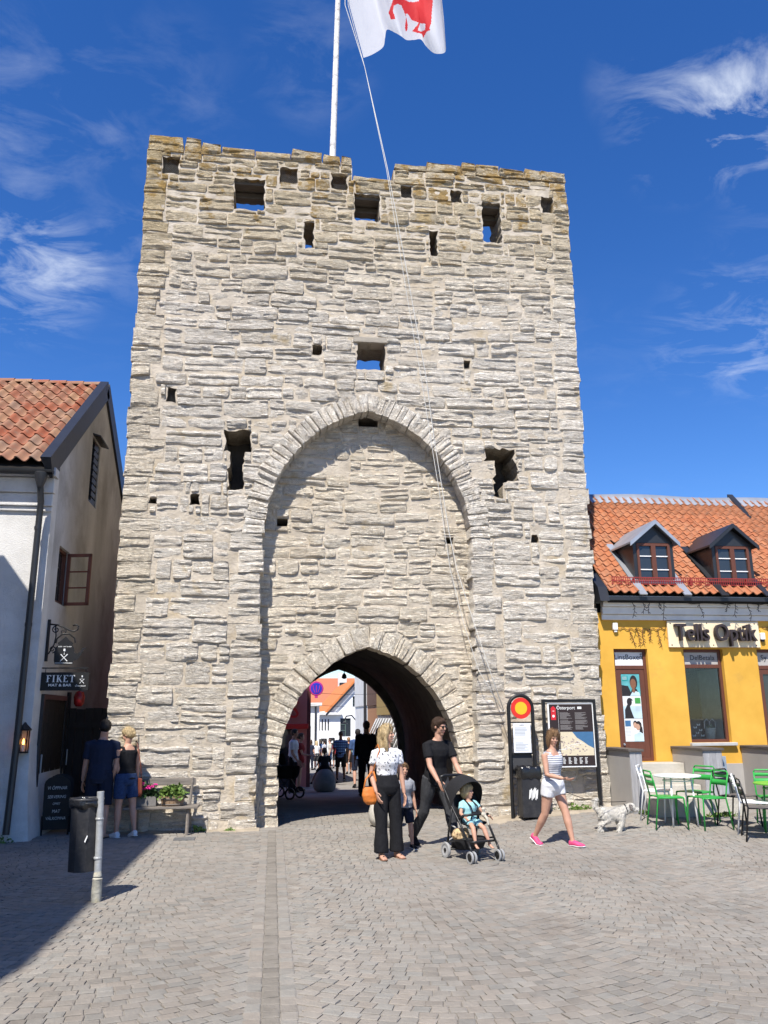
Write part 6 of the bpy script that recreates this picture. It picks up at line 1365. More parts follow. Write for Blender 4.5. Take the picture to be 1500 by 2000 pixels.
def person(label, loc, rz, H=1.75, fem=False, hs=1.0, lean=2, armL=(4, 8, 12, 0), armR=(4, 8, 12, 0), legL=(0, 2, 3, 0), legR=(0, 2, 3, 0), head=(0, 0), top=None, bottom=None, shoe=None, hair=('short', None), skin=None, vox=.008, group=None, glasses=None, sit=None, build=1.0, turn=0, cat='person', fingers=True, seed=1):
    """facing -y before rz; arms: swing, abduction, elbow, forearm abduction; legs: swing, abduction, knee, heel lift (degrees)"""
    skin = skin or SKIN; t = thing('person', label, cat, loc, rz, group); hd = .132*H*hs; k_ = build
    legs = {}; low = 9
    hipz = .525*H; hw_ = .052*H
    for nm, sd_, L_ in (('L', 1, legL), ('R', -1, legR)):
        sw, ab, kn, hl = [R(q) for q in L_]; hip = Vector((sd_*hw_, 0, 0)); knee = hip+dv_(sd_, sw, ab)*.245*H; ank = knee+dv_(sd_, sw-kn, ab*.6)*.235*H
        fd = Vector((sd_*.10, -math.cos(hl), -math.sin(hl))).normalized(); upf = Vector((0, -math.sin(hl), math.cos(hl))); heel = ank-fd*.028*H-upf*.028*H; ball_ = ank+fd*.065*H-upf*.030*H; toe = ball_+Vector((fd.x, -1, 0)).normalized()*.037*H
        legs[nm] = (hip, knee, ank, heel, ball_, toe, fd, upf); low = min(low, heel.z-.012*H, ball_.z-.012*H, toe.z-.010*H)
    base = Vector((0, 0, -low)) if sit is None else Vector(sit)
    legs = {a: tuple(q+base if i < 6 else q for i, q in enumerate(b)) for a, b in legs.items()}
    Rl = Matrix.Rotation(R(lean), 3, 'X') @ Matrix.Rotation(R(turn), 3, 'Z'); X = lambda v: base+Rl @ Vector(v)
    sx_, fy_ = Rl @ Vector((1, 0, 0)), Rl @ Vector((0, -1, 0))
    S = [(-.055, .060, .055, 0), (-.03, .088, .066, .0), (.01, .099 if fem else .094, .070, .004), (.05, .090 if fem else .089, .064, .0), (.095, .072 if fem else .082, .054, -.004), (.14, .076 if fem else .087, .057, -.003), (.19, .086 if fem else .097, .066 if fem else .064, .004), (.235, .092 if fem else .104, .062, .0), (.262, .088 if fem else .101, .052, -.004), (.281, .070 if fem else .078, .045, -.006), (.297, .047, .039, -.006), (.315, .033, .034, -.005)]
    if hs > 1.15: S = [(z*.92, a*1.02, b*1.25, o_) for z, a, b, o_ in S]
    torso = lambda add, z0=-1, z1=9, sc_=1.0: [(X((0, -o_*H, z*H)), sx_*(a*H*k_*sc_+add), fy_*(b*H*k_*sc_+add)) for z, a, b, o_ in S if z0 <= z <= z1]
    zn = .315*(.92 if hs > 1.15 else 1)
    hc = X((0, -.012*H, zn*H+.028*H+hd*.47)); Rh = Rl @ Matrix.Rotation(R(head[0]), 3, 'Z') @ Matrix.Rotation(R(head[1]), 3, 'X'); HX_ = lambda x, y, z: hc+Rh @ Vector((x*hd, y*hd, z*hd)); ha = lambda a, b, c: (Rh @ Vector((a*hd, 0, 0)), Rh @ Vector((0, b*hd, 0)), Rh @ Vector((0, 0, c*hd)))
    m = MB(); loft(m, torso(0))
    limb(m, [X((0, -.002*H, (zn-.02)*H)), X((0, -.006*H, zn*H+.01*H)), HX_(0, .08, -.25)], [.036*H*k_, .030*H*k_*(1.1 if not fem else .95), .031*H*k_])
    ball(m, HX_(0, .06, .10), ha(.325, .41, .40)); ball(m, HX_(0, -.09, -.14), ha(.25, .285, .33)); ball(m, HX_(0, -.20, -.40), ha(.13, .13, .10)); ball(m, HX_(0, -.02, -.32), ha(.23, .22, .16))
    limb(m, [HX_(0, -.36, .04), HX_(0, -.41, -.06), HX_(0, -.43, -.13)], [.035*hd, .045*hd, .062*hd], 8); ball(m, HX_(0, -.345, -.27), ha(.085, .04, .045)); ball(m, HX_(0, -.315, .09), ha(.20, .05, .045))
    for s in (-1, 1): ball(m, HX_(s*.325, .05, -.05), ha(.045, .075, .11)); ball(m, HX_(s*.15, -.27, -.10), ha(.10, .08, .08))
    arms = {}
    for nm, sd_, A in (('L', 1, armL), ('R', -1, armR)):
        sw, ab, el, fa = [R(q) for q in A]; sh = X((sd_*(.097 if fem else .108)*H*k_**.5, .003*H, .263*H*(.92 if hs > 1.15 else 1))); el_ = sh+Rl @ dv_(sd_, sw, ab)*.170*H; wr = el_+Rl @ dv_(sd_, sw+el, fa if A[3] else ab)*.145*H; d = (wr-el_).normalized(); q_ = .92 if fem else 1.05; q_ *= k_
        limb(m, [sh+Vector((0, 0, .006*H)), sh.lerp(el_, .3), el_, el_.lerp(wr, .3), wr], [.031*H*q_, .0275*H*q_, .0215*H*q_, .0225*H*q_, .0145*H*q_]); arms[nm] = (sh, el_, wr, q_)
        # hand: flat palm, four fingers, thumb leaving its side
        side_ = (Rl @ Vector((0, -1, 0))); side_ = (side_-d*side_.dot(d)).normalized(); nrm = d.cross(side_).normalized()*sd_; hl_ = .108*H; s_ = H/1.75
        pw = [(wr, .013*s_, .019*s_), (wr+d*hl_*.18, .012*s_, .032*s_), (wr+d*hl_*.46, .011*s_, .038*s_), (wr+d*hl_*.52, .009*s_, .036*s_)]
        loft(m, [(c, nrm*a, side_*b) for c, a, b in pw], 12)
        inn = nrm*-1 if (nrm.dot(Vector((sd_, 0, 0))) > 0) else nrm
        for fi, (off, ln) in enumerate(((-.030, .40), (-.010, .50), (.010, .54), (.030, .48))):
            if not fingers: continue
            b0 = wr+d*hl_*.46+side_*off*s_; b1 = b0+(d+inn*.25).normalized()*hl_*ln*.55; b2 = b1+(d+inn*.8).normalized()*hl_*ln*.5; limb(m, [b0, b1, b2], [.0100*s_, .0092*s_, .0078*s_], 8)
        b0 = wr+d*hl_*.16+side_*.026*s_; b1 = b0+(d*.75+side_*.8+inn*.2).normalized()*hl_*.27; b2 = b1+(d+side_*.15+inn*.25).normalized()*hl_*.22; limb(m, [b0, b1, b2], [.0125*s_, .0105*s_, .0085*s_], 8)
    for nm in 'LR':
        hip, knee, ank, heel, bl_, toe, fd, upf = legs[nm]; q_ = k_
        limb(m, [hip+Vector((0, 0, .02*H)), hip.lerp(knee, .35), knee.lerp(hip, .12), knee, knee.lerp(ank, .3), ank.lerp(knee, .12), ank-upf*.012*H], [.052*H*q_, .048*H*q_, .034*H*q_, .032*H*q_, .0335*H*q_, .0195*H*q_, .021*H*q_])
        loft(m, [(heel+upf*.010*H, Vector((.017*H, 0, 0)), upf*.020*H), (heel.lerp(bl_, .35)+upf*.014*H, Vector((.019*H, 0, 0)), upf*.022*H), (bl_+upf*.004*H, Vector((.026*H, 0, 0)), upf*.014*H), (toe, Vector((.021*H, 0, 0)), upf*.009*H)], 12)
    body = skin_over('body', m, vox, skin, t, 2)
    for s in (-1, 1):
        e_ = MB(); ball(e_, HX_(s*.125, -.335, .005), ha(.045, .022, .026), 6); e_.build('eye', EYE, t, True)
        e_ = MB(); limb(e_, [HX_(s*.06, -.362, .085), HX_(s*.19, -.335, .09)], [.013*hd, .011*hd], 5); e_.build('eyebrow', hair[1] or DARKH, t, True)
    e_ = MB(); ball(e_, HX_(0, -.375, -.262), ha(.075, .016, .024), 6); e_.build('lips', LIP, t, True)
    if hair[0]:
        h = MB(); st_ = hair[0]
        if st_ != 'shaved': ball(h, HX_(0, .11, .15), ha(.37, .41, .385)); ball(h, HX_(0, .20, .0), ha(.345, .33, .36))
        else: ball(h, HX_(0, .10, .14), ha(.345, .395, .375))
        if st_ != 'shaved': ball(h, HX_(0, -.07, .27), ha(.315, .265, .225))
        if st_ in ('short', 'kid'): 
            for s in (-1, 1): ball(h, HX_(s*.25, -.02, .12), ha(.12, .20, .20))
            ball(h, HX_(0, -.18, .34), ha(.24, .16, .12))
        if st_ == 'kid':
            ball(h, HX_(0, -.23, .24), ha(.28, .13, .13)); ball(h, HX_(0, .24, -.15), ha(.30, .22, .28))
            for s in (-1, 1): ball(h, HX_(s*.30, .02, -.05), ha(.09, .20, .22))
        if st_ == 'back': 
            limb(h, [HX_(0, .45, .0), HX_(0, .50, -.15), HX_(0, .46, -.4)], [.10*hd, .085*hd, .04*hd]); 
        if st_ == 'long':
            for s in (-1, 1):
                limb(h, [HX_(s*.16, -.16, .40), HX_(s*.31, -.06, .10), HX_(s*.34, .02, -.30), HX_(s*.33, .0, -.72), HX_(s*.28, -.02, -.98)], [.13*hd, .12*hd, .12*hd, .12*hd, .06*hd])
            limb(h, [HX_(0, .35, .1), HX_(0, .40, -.3), HX_(0, .38, -.75), HX_(0, .34, -1.0)], [.25*hd, .26*hd, .24*hd, .10*hd]); 
        if st_ == 'bob':
            for s in (-1, 1): limb(h, [HX_(s*.14, -.22, .42), HX_(s*.31, -.10, .15), HX_(s*.34, .02, -.2), HX_(s*.30, .06, -.52)], [.12*hd, .12*hd, .13*hd, .07*hd])
            limb(h, [HX_(0, .35, .1), HX_(0, .38, -.3), HX_(0, .33, -.55)], [.25*hd, .25*hd, .14*hd]); ball(h, HX_(.03, -.27, .30), ha(.27, .11, .14))
        if st_ == 'bun': ball(h, HX_(0, .48, .10), ha(.17, .16, .17)); limb(h, [HX_(0, .50, .05), HX_(.02, .58, -.15), HX_(.0, .56, -.35)], [.12*hd, .10*hd, .03*hd])
        ho = skin_over('hair', h, max(.007, vox*.9), hair[1] or DARKH, t, 2, (.006*hs, 55, 9), seed)
        if vox < .01 and st_ != 'shaved':
            g2 = np.random.RandomState(seed); me2 = ho.data; nP = len(me2.polygons); V2 = []; F2 = []
            for k in range(1500):
                q2 = me2.polygons[g2.randint(nP)]; c2 = np.array(q2.center); n2 = np.array(q2.normal); dn = np.array([g2.normal()*.12, g2.normal()*.12, -1.]) if st_ in ('long', 'bob', 'kid') else np.array([g2.normal()*.15, .9, -.35])
                dn -= n2*dn.dot(n2)*.93; dn /= max(1e-6, np.linalg.norm(dn)); sd2 = np.cross(dn, n2); L2 = g2.uniform(.35, .7)*hd*(1 if st_ in ('long', 'bob') else .5); p1 = c2-dn*L2*.5+n2*.001; p2 = c2+n2*.004; p3 = c2+dn*L2*.5+n2*g2.uniform(.0, .007); i2 = len(V2); w2_ = .0016
                V2 += [p1-sd2*w2_, p1+sd2*w2_, p2+sd2*w2_, p2-sd2*w2_, p3]; F2 += [(i2, i2+1, i2+2, i2+3), (i2+3, i2+2, i2+4)]
            hs_o = mesh_obj('hair_strands', V2, F2, hair[1] or DARKH, t); hs_o['kind'] = 'stuff'
    rel = lambda nm, a, b, f: (arms if nm in arms else legs)
    if top:
        mat, slv, hem, ease, neck = (list(top)+[.012, .30][len(top)-3:] if len(top) < 5 else list(top))
        c = MB(); secs = torso(ease, hem, .264); 
        if fem is False or hem < .03: secs = [(secs[0][0]-Rl @ Vector((0, 0, .012*H)), secs[0][1]*1.03, secs[0][2]*1.06)]+secs
        kq = .92 if hs > 1.15 else 1; loft(c, secs+([(X((0, .004*H, .284*H*kq)), sx_*(.074*H), fy_*(.046*H+.004)), (X((0, .004*H, .299*H*kq)), sx_*(.050*H), fy_*(.042*H))] if slv > 0 else []))
        for nm in 'LR':
            sh, el_, wr, q_ = arms[nm]
            if slv <= 0: 
                sgn = 1 if nm == 'L' else -1; limb(c, [X((sgn*.062*H, -.045*H, .235*H)), X((sgn*.062*H, -.028*H, .285*H)), X((sgn*.060*H, .03*H, .285*H)), X((sgn*.062*H, .045*H, .24*H))], [.016*H, .013*H, .013*H, .016*H], 8); continue
            e1 = sh.lerp(el_, min(1, slv)); P = [X(((1 if nm == 'L' else -1)*.065*H, 0, .268*H)), sh, e1] if slv <= 1 else [X(((1 if nm == 'L' else -1)*.065*H, 0, .268*H)), sh, el_, el_.lerp(wr, slv-1)]
            r1 = .029*H*q_+.012
            limb(c, P, [.036*H*q_, .034*H*q_+.007]+([r1*1.06] if slv <= 1 else [.025*H+.010, .018*H+.010]))
        o = skin_over('shirt', c, .010 if vox < .01 else vox*1.2, mat, t, 2, (.012, 10, 7), seed+3); 
    if bottom:
        kind, mat, ln = bottom[:3]; c = MB(); zt = bottom[3] if len(bottom) > 3 else .085
        ss = torso(.016, -.06, zt); loft(c, ss)
        if kind == 'skirt':
            loft(c, [(base+Vector((0, 0, .03*H)), Vector((.105*H, 0, 0)), Vector((0, -.08*H, 0))), (base+Vector((0, 0, -ln*.48*H)), Vector((.125*H, 0, 0)), Vector((0, -.105*H, 0)))], 24)
        else:
            for nm in 'LR':
                hip, knee, ank = legs[nm][:3]
                if kind == 'wide': q = [hip+Vector((0, 0, .02*H)), hip.lerp(knee, .5), knee, knee.lerp(ank, .5), knee.lerp(ank, ln)]; rr = [.060*H, .056*H, .049*H, .051*H, .056*H]
                elif kind == 'slim': q = [hip+Vector((0, 0, .02*H)), hip.lerp(knee, .4), knee, knee.lerp(ank, .4), knee.lerp(ank, ln)]; rr = [.058*H, .053*H, .039*H, .037*H, .028*H]
                elif kind == 'shorts': q = [hip+Vector((0, 0, .02*H)), hip.lerp(knee, ln*.5), hip.lerp(knee, ln)]; rr = [.058*H*k_, .058*H*k_, .055*H*k_ if ln < .8 else .052*H*k_]
                else: q = [hip+Vector((0, 0, .02*H)), hip.lerp(knee, .5), knee, knee.lerp(ank, .5), knee.lerp(ank, ln)]; rr = [.058*H, .053*H, .043*H, .040*H, .037*H]
                limb(c, q, rr)
        skin_over({'shorts': 'shorts', 'skirt': 'skirt'}.get(kind, 'trousers'), c, .010 if vox < .01 else vox*1.2, mat, t, 2, (.015 if kind != 'shorts' else .009, 12, 5), seed+9)
    if shoe:
        for nm in 'LR':
            hip, knee, ank, heel, bl_, toe, fd, upf = legs[nm]; sm_, sole = shoe[0], shoe[1]
            if len(shoe) > 2 and shoe[2] == 'sandal':
                c = MB(); loft(c, [(heel-upf*.008*H, Vector((.020*H, 0, 0)), fd*.006*H+upf*.006*H), (heel.lerp(bl_, .5)-upf*.006*H, Vector((.022*H, 0, 0)), upf*.006*H), (bl_-upf*.008*H, Vector((.029*H, 0, 0)), upf*.006*H), (toe+fd*.01*H-upf*.004*H, Vector((.020*H, 0, 0)), upf*.005*H)], 12); so = c.build('sandal', sm_, t, True)
                c = MB(); limb(c, [bl_+Vector((.027*H, 0, 0)), bl_+upf*.020*H+fd*.005, bl_+Vector((-.027*H, 0, 0))], [.006, .006, .006], 6); c.build('strap', sole, so, True); continue
            c = MB(); loft(c, [(heel-fd*.006*H+upf*.016*H, Vector((.021*H, 0, 0)), upf*.026*H), (heel.lerp(bl_, .35)+upf*.018*H, Vector((.024*H, 0, 0)), upf*.028*H), (bl_+upf*.006*H, Vector((.029*H, 0, 0)), upf*.019*H), (toe+fd*.008*H+upf*.001*H, Vector((.022*H, 0, 0)), upf*.012*H)], 12)
            limb(c, [heel.lerp(bl_, .2)+upf*.02*H, ank+upf*(.0 if len(shoe) < 3 else .03*H)], [.026*H, .0255*H])
            so = skin_over('shoe', c, .009, sm_, t, 2)
            c = MB(); loft(c, [(heel-fd*.010*H-upf*.006*H, Vector((.022*H, 0, 0)), upf*.005*H), (heel.lerp(bl_, .5)-upf*.004*H, Vector((.025*H, 0, 0)), upf*.005*H), (bl_-upf*.009*H, Vector((.030*H, 0, 0)), upf*.005*H), (toe+fd*.014*H-upf*.006*H, Vector((.021*H, 0, 0)), upf*.005*H)], 12); c.build('sole', sole, so, True)
    if glasses:
        g_ = MB(); zg_, yg_ = (.03, -.385) if glasses == 'eyes' else (.36, -.30)
        for s in (-1, 1): ball(g_, HX_(s*.15, yg_, zg_), ha(.125, .022, .085), 8); limb(g_, [HX_(s*.27, yg_+.02, zg_+.04), HX_(s*.34, yg_+.38, zg_+.02)], [.014*hd]*2, 5)
        limb(g_, [HX_(-.05, yg_, zg_+.03), HX_(.05, yg_, zg_+.03)], [.014*hd]*2, 5); g_.build('sunglasses', pm('sunglass_black', (.01, .008, .008), .15, 0, 1, 0, spec=.7), t, True)
    t['_k'] = 0; del t['_k']
    return t, dict(arms=arms, legs=legs, X=X, HX=HX_, base=base)
def W_(t, p): return Matrix.Translation(t.location) @ Matrix.Rotation(t.rotation_euler.z, 4, 'Z') @ Vector(p)

# --- the woman with the orange bag and the boy behind her
p = PG(757, 1676); w1, j1 = person('woman in white printed tee and wide black trousers with sunglasses on her blond hair', p, R(16), 1.70, True, lean=0, armL=(2, 9, 10, 4), armR=(-6, 10, 38, -4), legL=(4, 3, 4, 0), legR=(8, 3, 6, 0), head=(48, -4), top=(DOODLE, .52, .075, .015, .3), bottom=('wide', BLACKF, .97, .10), shoe=(pm('tan_sandal', (.20, .10, .06), .7), BLK, 'sandal'), hair=('long', BLOND), glasses='top', vox=.0075, seed=3)
BAGO = pm('orange_leather', (.56, .17, .03), .5, .18, 7, .4, 25)
bagc = W_(w1, (-.245, -.02, .70))
bg_ = thing('shoulder_bag', 'orange crocheted leather shoulder bag hanging at the side of the woman in the printed tee', 'bag', bagc, R(16))
c = MB(); loft(c, [(Vector((0, 0, -.02)), Vector((.055, 0, 0)), Vector((0, -.03, 0))), (Vector((0, 0, .02)), Vector((.10, 0, 0)), Vector((0, -.055, 0))), (Vector((0, 0, .10)), Vector((.125, 0, 0)), Vector((0, -.06, 0))), (Vector((0, 0, .17)), Vector((.115, 0, 0)), Vector((0, -.04, 0))), (Vector((0, 0, .20)), Vector((.10, 0, 0)), Vector((0, -.02, 0)))], 18); skin_over('pouch', c, .009, BAGO, bg_, 2, (.005, 18, 14), 4)
for s in (-1, 1): MB().tube([(s*.10, 0, .18), (s*.07, 0, .30), (s*.012+.03, 0, .40)], .011, 7).build('handle', BAGO, bg_, True)
MB().tube([(.035, 0, .40), (.075, -.02, .55), (.11, -.05, .68), (.105, .0, .745), (.095, .05, .70)], .008, 6).build('strap', BAGO, bg_, True)
p2 = PG(789, 1658); b1_, jb = person('boy in grey tee and dark shorts half hidden behind the woman with the orange bag', p2, R(14), 1.16, False, hs=1.28, lean=0, armR=(6, 12, 10, 0), armL=(2, 8, 8, 0), legL=(12, 4, 6, 0), legR=(-6, 2, 8, 8), top=(GREYC, .6, -.04, .018, .3), bottom=('shorts', NAVYS, .92), shoe=(BLACKF, WHITEC), hair=('short', LBROWN), vox=.009, seed=8)
# --- the man pushing the stroller
p = PG(856, 1655); p.x -= .02; mn, jm = person('man in black tee, dark jeans and sunglasses pushing a stroller', p, R(24), 1.86, False, lean=9, armL=(34, 6, 16, -3), armR=(32, 5, 20, -2), legL=(22, 3, 8, 0), legR=(-16, 3, 22, 34), head=(14, 2), top=(BLACKF, .62, -.035, .016, .3), bottom=('slim', GREYJ, .99), shoe=(BLACKF, DGREY), hair=('back', BROWNH), glasses='eyes', vox=.0075, build=.94, seed=5)
# --- stroller
sp_ = PG(918, 1684); F_A, F_B, F_C = PG(922, 1688), PG(968, 1681), PG(876, 1676)
STK = pm('stroller_frame', (.014, .014, .015), .38, .1, 5, 0); STF = pm('stroller_fabric', (.013, .013, .015), .92, .2, 40, .3, 120); TYR = pm('grey_tyre', (.30, .30, .30), .8, .1, 9, .2); HUB = pm('hub_grey', (.42, .42, .42), .5)
fw_ = ((F_A-F_C)+Vector((0, 0, 0))).normalized(); srz = R(20)
Mz = Matrix.Rotation(srz, 3, 'Z'); so_ = F_A-Mz @ Vector((-.21, -.30, 0)); so_.z = 0
st = thing('stroller', 'black folding stroller with raised hood and grey wheels', 'stroller', so_, srz)
def wheel(x, y, r, w_, nm='wheel'):
    o = MB().lathe([(r*.70, -w_), (r*.96, -w_), (r, -w_*.5), (r, w_*.5), (r*.96, w_), (r*.70, w_)], (x, y, r), 22, 'X', closed=True).build(nm, TYR, st, True, ang=40)
    MB().lathe([(r*.69, -w_*.6), (r*.69, w_*.6)], (x, y, r), 18, 'X', closed=False).build('rim', HUB if nm == 'wheel' and r > .08 else STK, o)
    MB().lathe([(r*.25, -w_*1.15), (r*.25, w_*1.15)], (x, y, r), 12, 'X').build('hub', STK, o)
for s in (-1, 1):
    wheel(s*.24, .27, .100, .018); wheel(s*.235, -.30, .075, .013); wheel(s*.185, -.30, .075, .013)
    MB().tube([(s*.21, -.30, .075), (s*.21, -.285, .17), (s*.21, -.22, .25)], .016, 8).build('fork', STK, st, True)
    MB().tube([(s*.21, -.22, .25), (s*.215, -.05, .46), (s*.22, .14, .66), (s*.22, .34, .90), (s*.20, .44, 1.0)], .015, 8).build('push_tube', STK, st, True)
    MB().tube([(s*.22, .27, .10), (s*.22, .22, .34), (s*.22, .12, .64)], .014, 8).build('rear_tube', STK, st, True)
    MB().tube([(s*.225, .27, .20), (s*.222, -.19, .28)], .011, 8).build('side_tube', STK, st, True)
    MB().tube([(s*.21, .24, .22), (-s*.21, .21, .42)], .009, 6).build('cross_brace', HUB, st, True)
MB().tube([(-.20, .44, 1.0), (-.12, .46, 1.02), (.12, .46, 1.02), (.20, .44, 1.0)], .021, 10).build('handlebar', STK, st, True)
MB().tube([(-.24, .27, .10), (.24, .27, .10)], .010, 8).build('axle', STK, st, True)
MB().tube([(-.20, -.20, .24), (-.10, -.26, .25), (.10, -.26, .25), (.20, -.20, .24)], .014, 8).build('footrest', STK, st, True)
def sheet(name, rows, mat, parent, thick=.012, sub_=2):
    nr, nc = len(rows), len(rows[0]); o = mesh_obj(name, [v for r_ in rows for v in r_], [(i*nc+k, i*nc+k+1, (i+1)*nc+k+1, (i+1)*nc+k) for i in range(nr-1) for k in range(nc-1)], mat, parent, True)
    s_ = o.modifiers.new('s', 'SOLIDIFY'); s_.thickness = thick; 
    if sub_: b_ = o.modifiers.new('b', 'SUBSURF'); b_.levels = b_.render_levels = sub_
    return o
prof = [(.205, .80), (.185, .66), (.15, .50), (.10, .41), (-.02, .395), (-.12, .39)]
sheet('seat', [[(x*.19, y_+.0*abs(x)-(.05*abs(x)**2 if z > .42 else 0), z+(.06*abs(x)**2 if z < .45 else 0)) for x in (-1, -.6, 0, .6, 1)] for y_, z in prof], STF, st, .02)
rows = []
for i in range(8):                                # hood: ribs fanning forward
    a_ = R(-46+i*80/7); rr = .30; row_ = []
    for k in range(11):
        g_ = math.pi*k/10; x = .235*math.cos(g_); h = .52*math.sin(g_)**.62; yv = .16-h*math.sin(a_)*.78; zv = .60+h*math.cos(a_)*.86; row_.append((x, yv, zv))
    rows.append(row_)
hood = sheet('hood', rows, STF, st, .008, 2)
bk = [(.20, .10, .30), (.22, .20, .16)]
c = MB(); loft(c, [(Vector((0, .06, .13)), Vector((.17, 0, 0)), Vector((0, -.17, 0))), (Vector((0, .05, .20)), Vector((.20, 0, 0)), Vector((0, -.20, 0))), (Vector((0, .04, .27)), Vector((.205, 0, 0)), Vector((0, -.21, 0)))], 20); skin_over('basket', c, .014, STF, st, 1, (.006, 14, 12), 6)
sheet('leg_panel', [[(x*.15, -.20-.05*i, .255-.012*i) for x in (-1, 0, 1)] for i in range(2)], STF, st, .012, 1)
MB().tube([(-.21, .0, .50), (-.19, -.10, .555), (.0, -.14, .57), (.19, -.10, .555), (.21, .0, .50)], .017, 8).build('bumper_bar', STK, st, True)
tdm = W_(st, (0, .03, .47))
td, jt = person('blond toddler in turquoise outfit sitting in the stroller', W_(st, (0, .02, 0)), srz, .86, False, hs=1.62, lean=-8, armL=(28, 30, 30, 14), armR=(24, 26, 40, 6), legL=(66, 12, 40, 20), legR=(70, 10, 46, 20), head=(34, 4), top=(TURQ, .55, -.03, .012, .3), bottom=('shorts', TURQ, .62), hair=('kid', FAIRH), vox=.0065, sit=(0, .02, .475), build=1.12, seed=12)
c = MB()
for s in (-1, 1): c.tube([(s*.05, .06, .72), (s*.052, -.07, .66), (s*.035, -.095, .58), (s*.05, -.06, .50)], .010, 6)
c.tube([(-.05, -.088, .585), (.05, -.088, .585)], .012, 6); c.build('harness', STF, st, True)
toy = thing('soft_toy', 'small cream soft toy lying on the toddler lap', 'toy', W_(st, (.08, -.17, .545)), srz); c = MB(); ball(c, (0, 0, .02), (Vector((.035, 0, 0)), Vector((0, .03, 0)), Vector((0, 0, .035)))); limb(c, [(0, 0, .02), (.02, -.04, -.03), (.03, -.06, -.11)], [.02, .02, .014]); limb(c, [(0, 0, .04), (-.015, -.01, .10)], [.02, .024]); limb(c, [(.02, -.03, -.02), (.05, -.03, -.08)], [.014, .012]); skin_over('body', c, .007, CREAM, toy, 1)
bgs = thing('brown_bundle', 'crumpled patterned brown scarf stuffed in the stroller basket', 'scarf', W_(st, (-.13, .06, .30)), srz); c = MB(); ball(c, (0, 0, 0), (Vector((.11, 0, 0)), Vector((0, .10, 0)), Vector((0, 0, .07)))); skin_over('cloth', c, .010, pm('brown_pattern', (.22, .12, .06), .9, .8, 30, .3, tint=(.50, .36, .2)), bgs, 0, (.03, 22, 22), 5)
# --- the walking woman and her dog
p = PG(1086, 1652); w2, j2 = person('woman in striped tank top, white shorts and pink trainers walking a dog', p, R(30), 1.60, True, lean=3, armL=(-20, 10, 18, 4), armR=(16, 7, 66, -20), legL=(19, 2, 5, -4), legR=(-13, 2, 20, 26), head=(-24, 4), top=(STRIPE, 0, .0, .010, .3), bottom=('shorts', WHITEC, .36), shoe=(pm('pink_trainer', (.66, .07, .19), .7, .25, 18), WHITEC), hair=('bob', LBROWN), vox=.0075, seed=15, build=1.07)
dgp = PG(1196, 1624); dgz = R(82)
dgs = .92; dg_ = thing('dog', 'small shaggy white terrier with grey ears walking on a lead', 'dog', dgp, dgz)
FUR = pm('white_fur', (.62, .59, .53), .9, .10, 6, 0, tint=(.68, .655, .60), dirt=(.42, .38, .33), dirt_amt=.35, dscale=4); FURG = pm('grey_fur', (.13, .11, .10), .9, .3, 14, .5, 40)
c = MB(); LX = .80                                # local: faces -y, length about .55
loft(c, [(Vector((0, .20, .30)), Vector((.05, 0, 0)), Vector((0, 0, .06))), (Vector((0, .15, .30)), Vector((.085, 0, 0)), Vector((0, 0, .095))), (Vector((0, .03, .29)), Vector((.085, 0, 0)), Vector((0, 0, .085))), (Vector((0, -.12, .285)), Vector((.095, 0, 0)), Vector((0, 0, .11))), (Vector((0, -.20, .30)), Vector((.075, 0, 0)), Vector((0, 0, .09))), (Vector((0, -.24, .32)), Vector((.05, 0, 0)), Vector((0, 0, .06)))], 16)
limb(c, [(0, -.18, .33), (0, -.26, .35), (0, -.31, .365)], [.075, .065, .06]); ball(c, (0, -.335, .37), (Vector((.068, 0, 0)), Vector((0, .072, 0)), Vector((0, 0, .066)))); limb(c, [(0, -.36, .355), (0, -.42, .34), (0, -.455, .335)], [.05, .038, .03])
for (x, y_, fx_) in ((-.06, -.15, -.05), (.06, -.15, .05)): limb(c, [(x, y_, .27), (x, y_+fx_*.2, .16), (x, y_-fx_*.6+.0, .07), (x, y_-fx_*1.0-.0, .022), (x, y_-fx_*1.0-.035, .018)], [.05, .038, .032, .030, .024])
for (x, s_) in ((-.06, 1), (.06, -1)): limb(c, [(x, .14, .28), (x*1.1, .10-s_*.03, .19), (x*1.05, .185+s_*.02, .115), (x, .155+s_*.045, .03), (x, .115+s_*.045, .018)], [.065, .050, .032, .030, .024])
limb(c, [(0, .19, .34), (0, .25, .40), (0, .24, .48), (0, .20, .52)], [.028, .032, .038, .02])
dg_.scale = (dgs, dgs, dgs); body = skin_over('body', c, .010, FUR, dg_, 1, (.009, 22, 18), 3)
g_ = np.random.RandomState(3); me = body.data; nF = len(me.polygons); V = []; F = []
for k in range(11000):
    q = me.polygons[g_.randint(nF)]; c0 = np.array(q.center); n0 = np.array(q.normal); dwn = np.array([g_.normal()*.3, .55+g_.normal()*.2, -.75]); dwn -= n0*dwn.dot(n0)*.8; dwn /= np.linalg.norm(dwn); d0 = (n0*.42+dwn*1.0); d0 /= np.linalg.norm(d0)
    ln = g_.uniform(.03, .07)*(.45 if c0[1] < -.36 else 1); sd0 = np.cross(d0, n0); sd0 /= max(1e-6, np.linalg.norm(sd0)); i = len(V); w0 = .0030; V += [c0-sd0*w0, c0+sd0*w0, c0+d0*ln*.6+sd0*w0*.7-n0*0, c0+d0*ln]; F += [(i, i+1, i+2), (i, i+2, i+3)]
FURB = pm('fur_strands', (.66, .635, .58), .9, .08, 6, 0, attr='tint'); fo = mesh_obj('fur', V, F, FURB, dg_); fo['kind'] = 'stuff'; tq = np.repeat(g_.uniform(.75, 1.2, len(F)//2), 2); attr_col(fo.data, 'tint', np.stack([tq, tq*.985, tq*.96], 1))
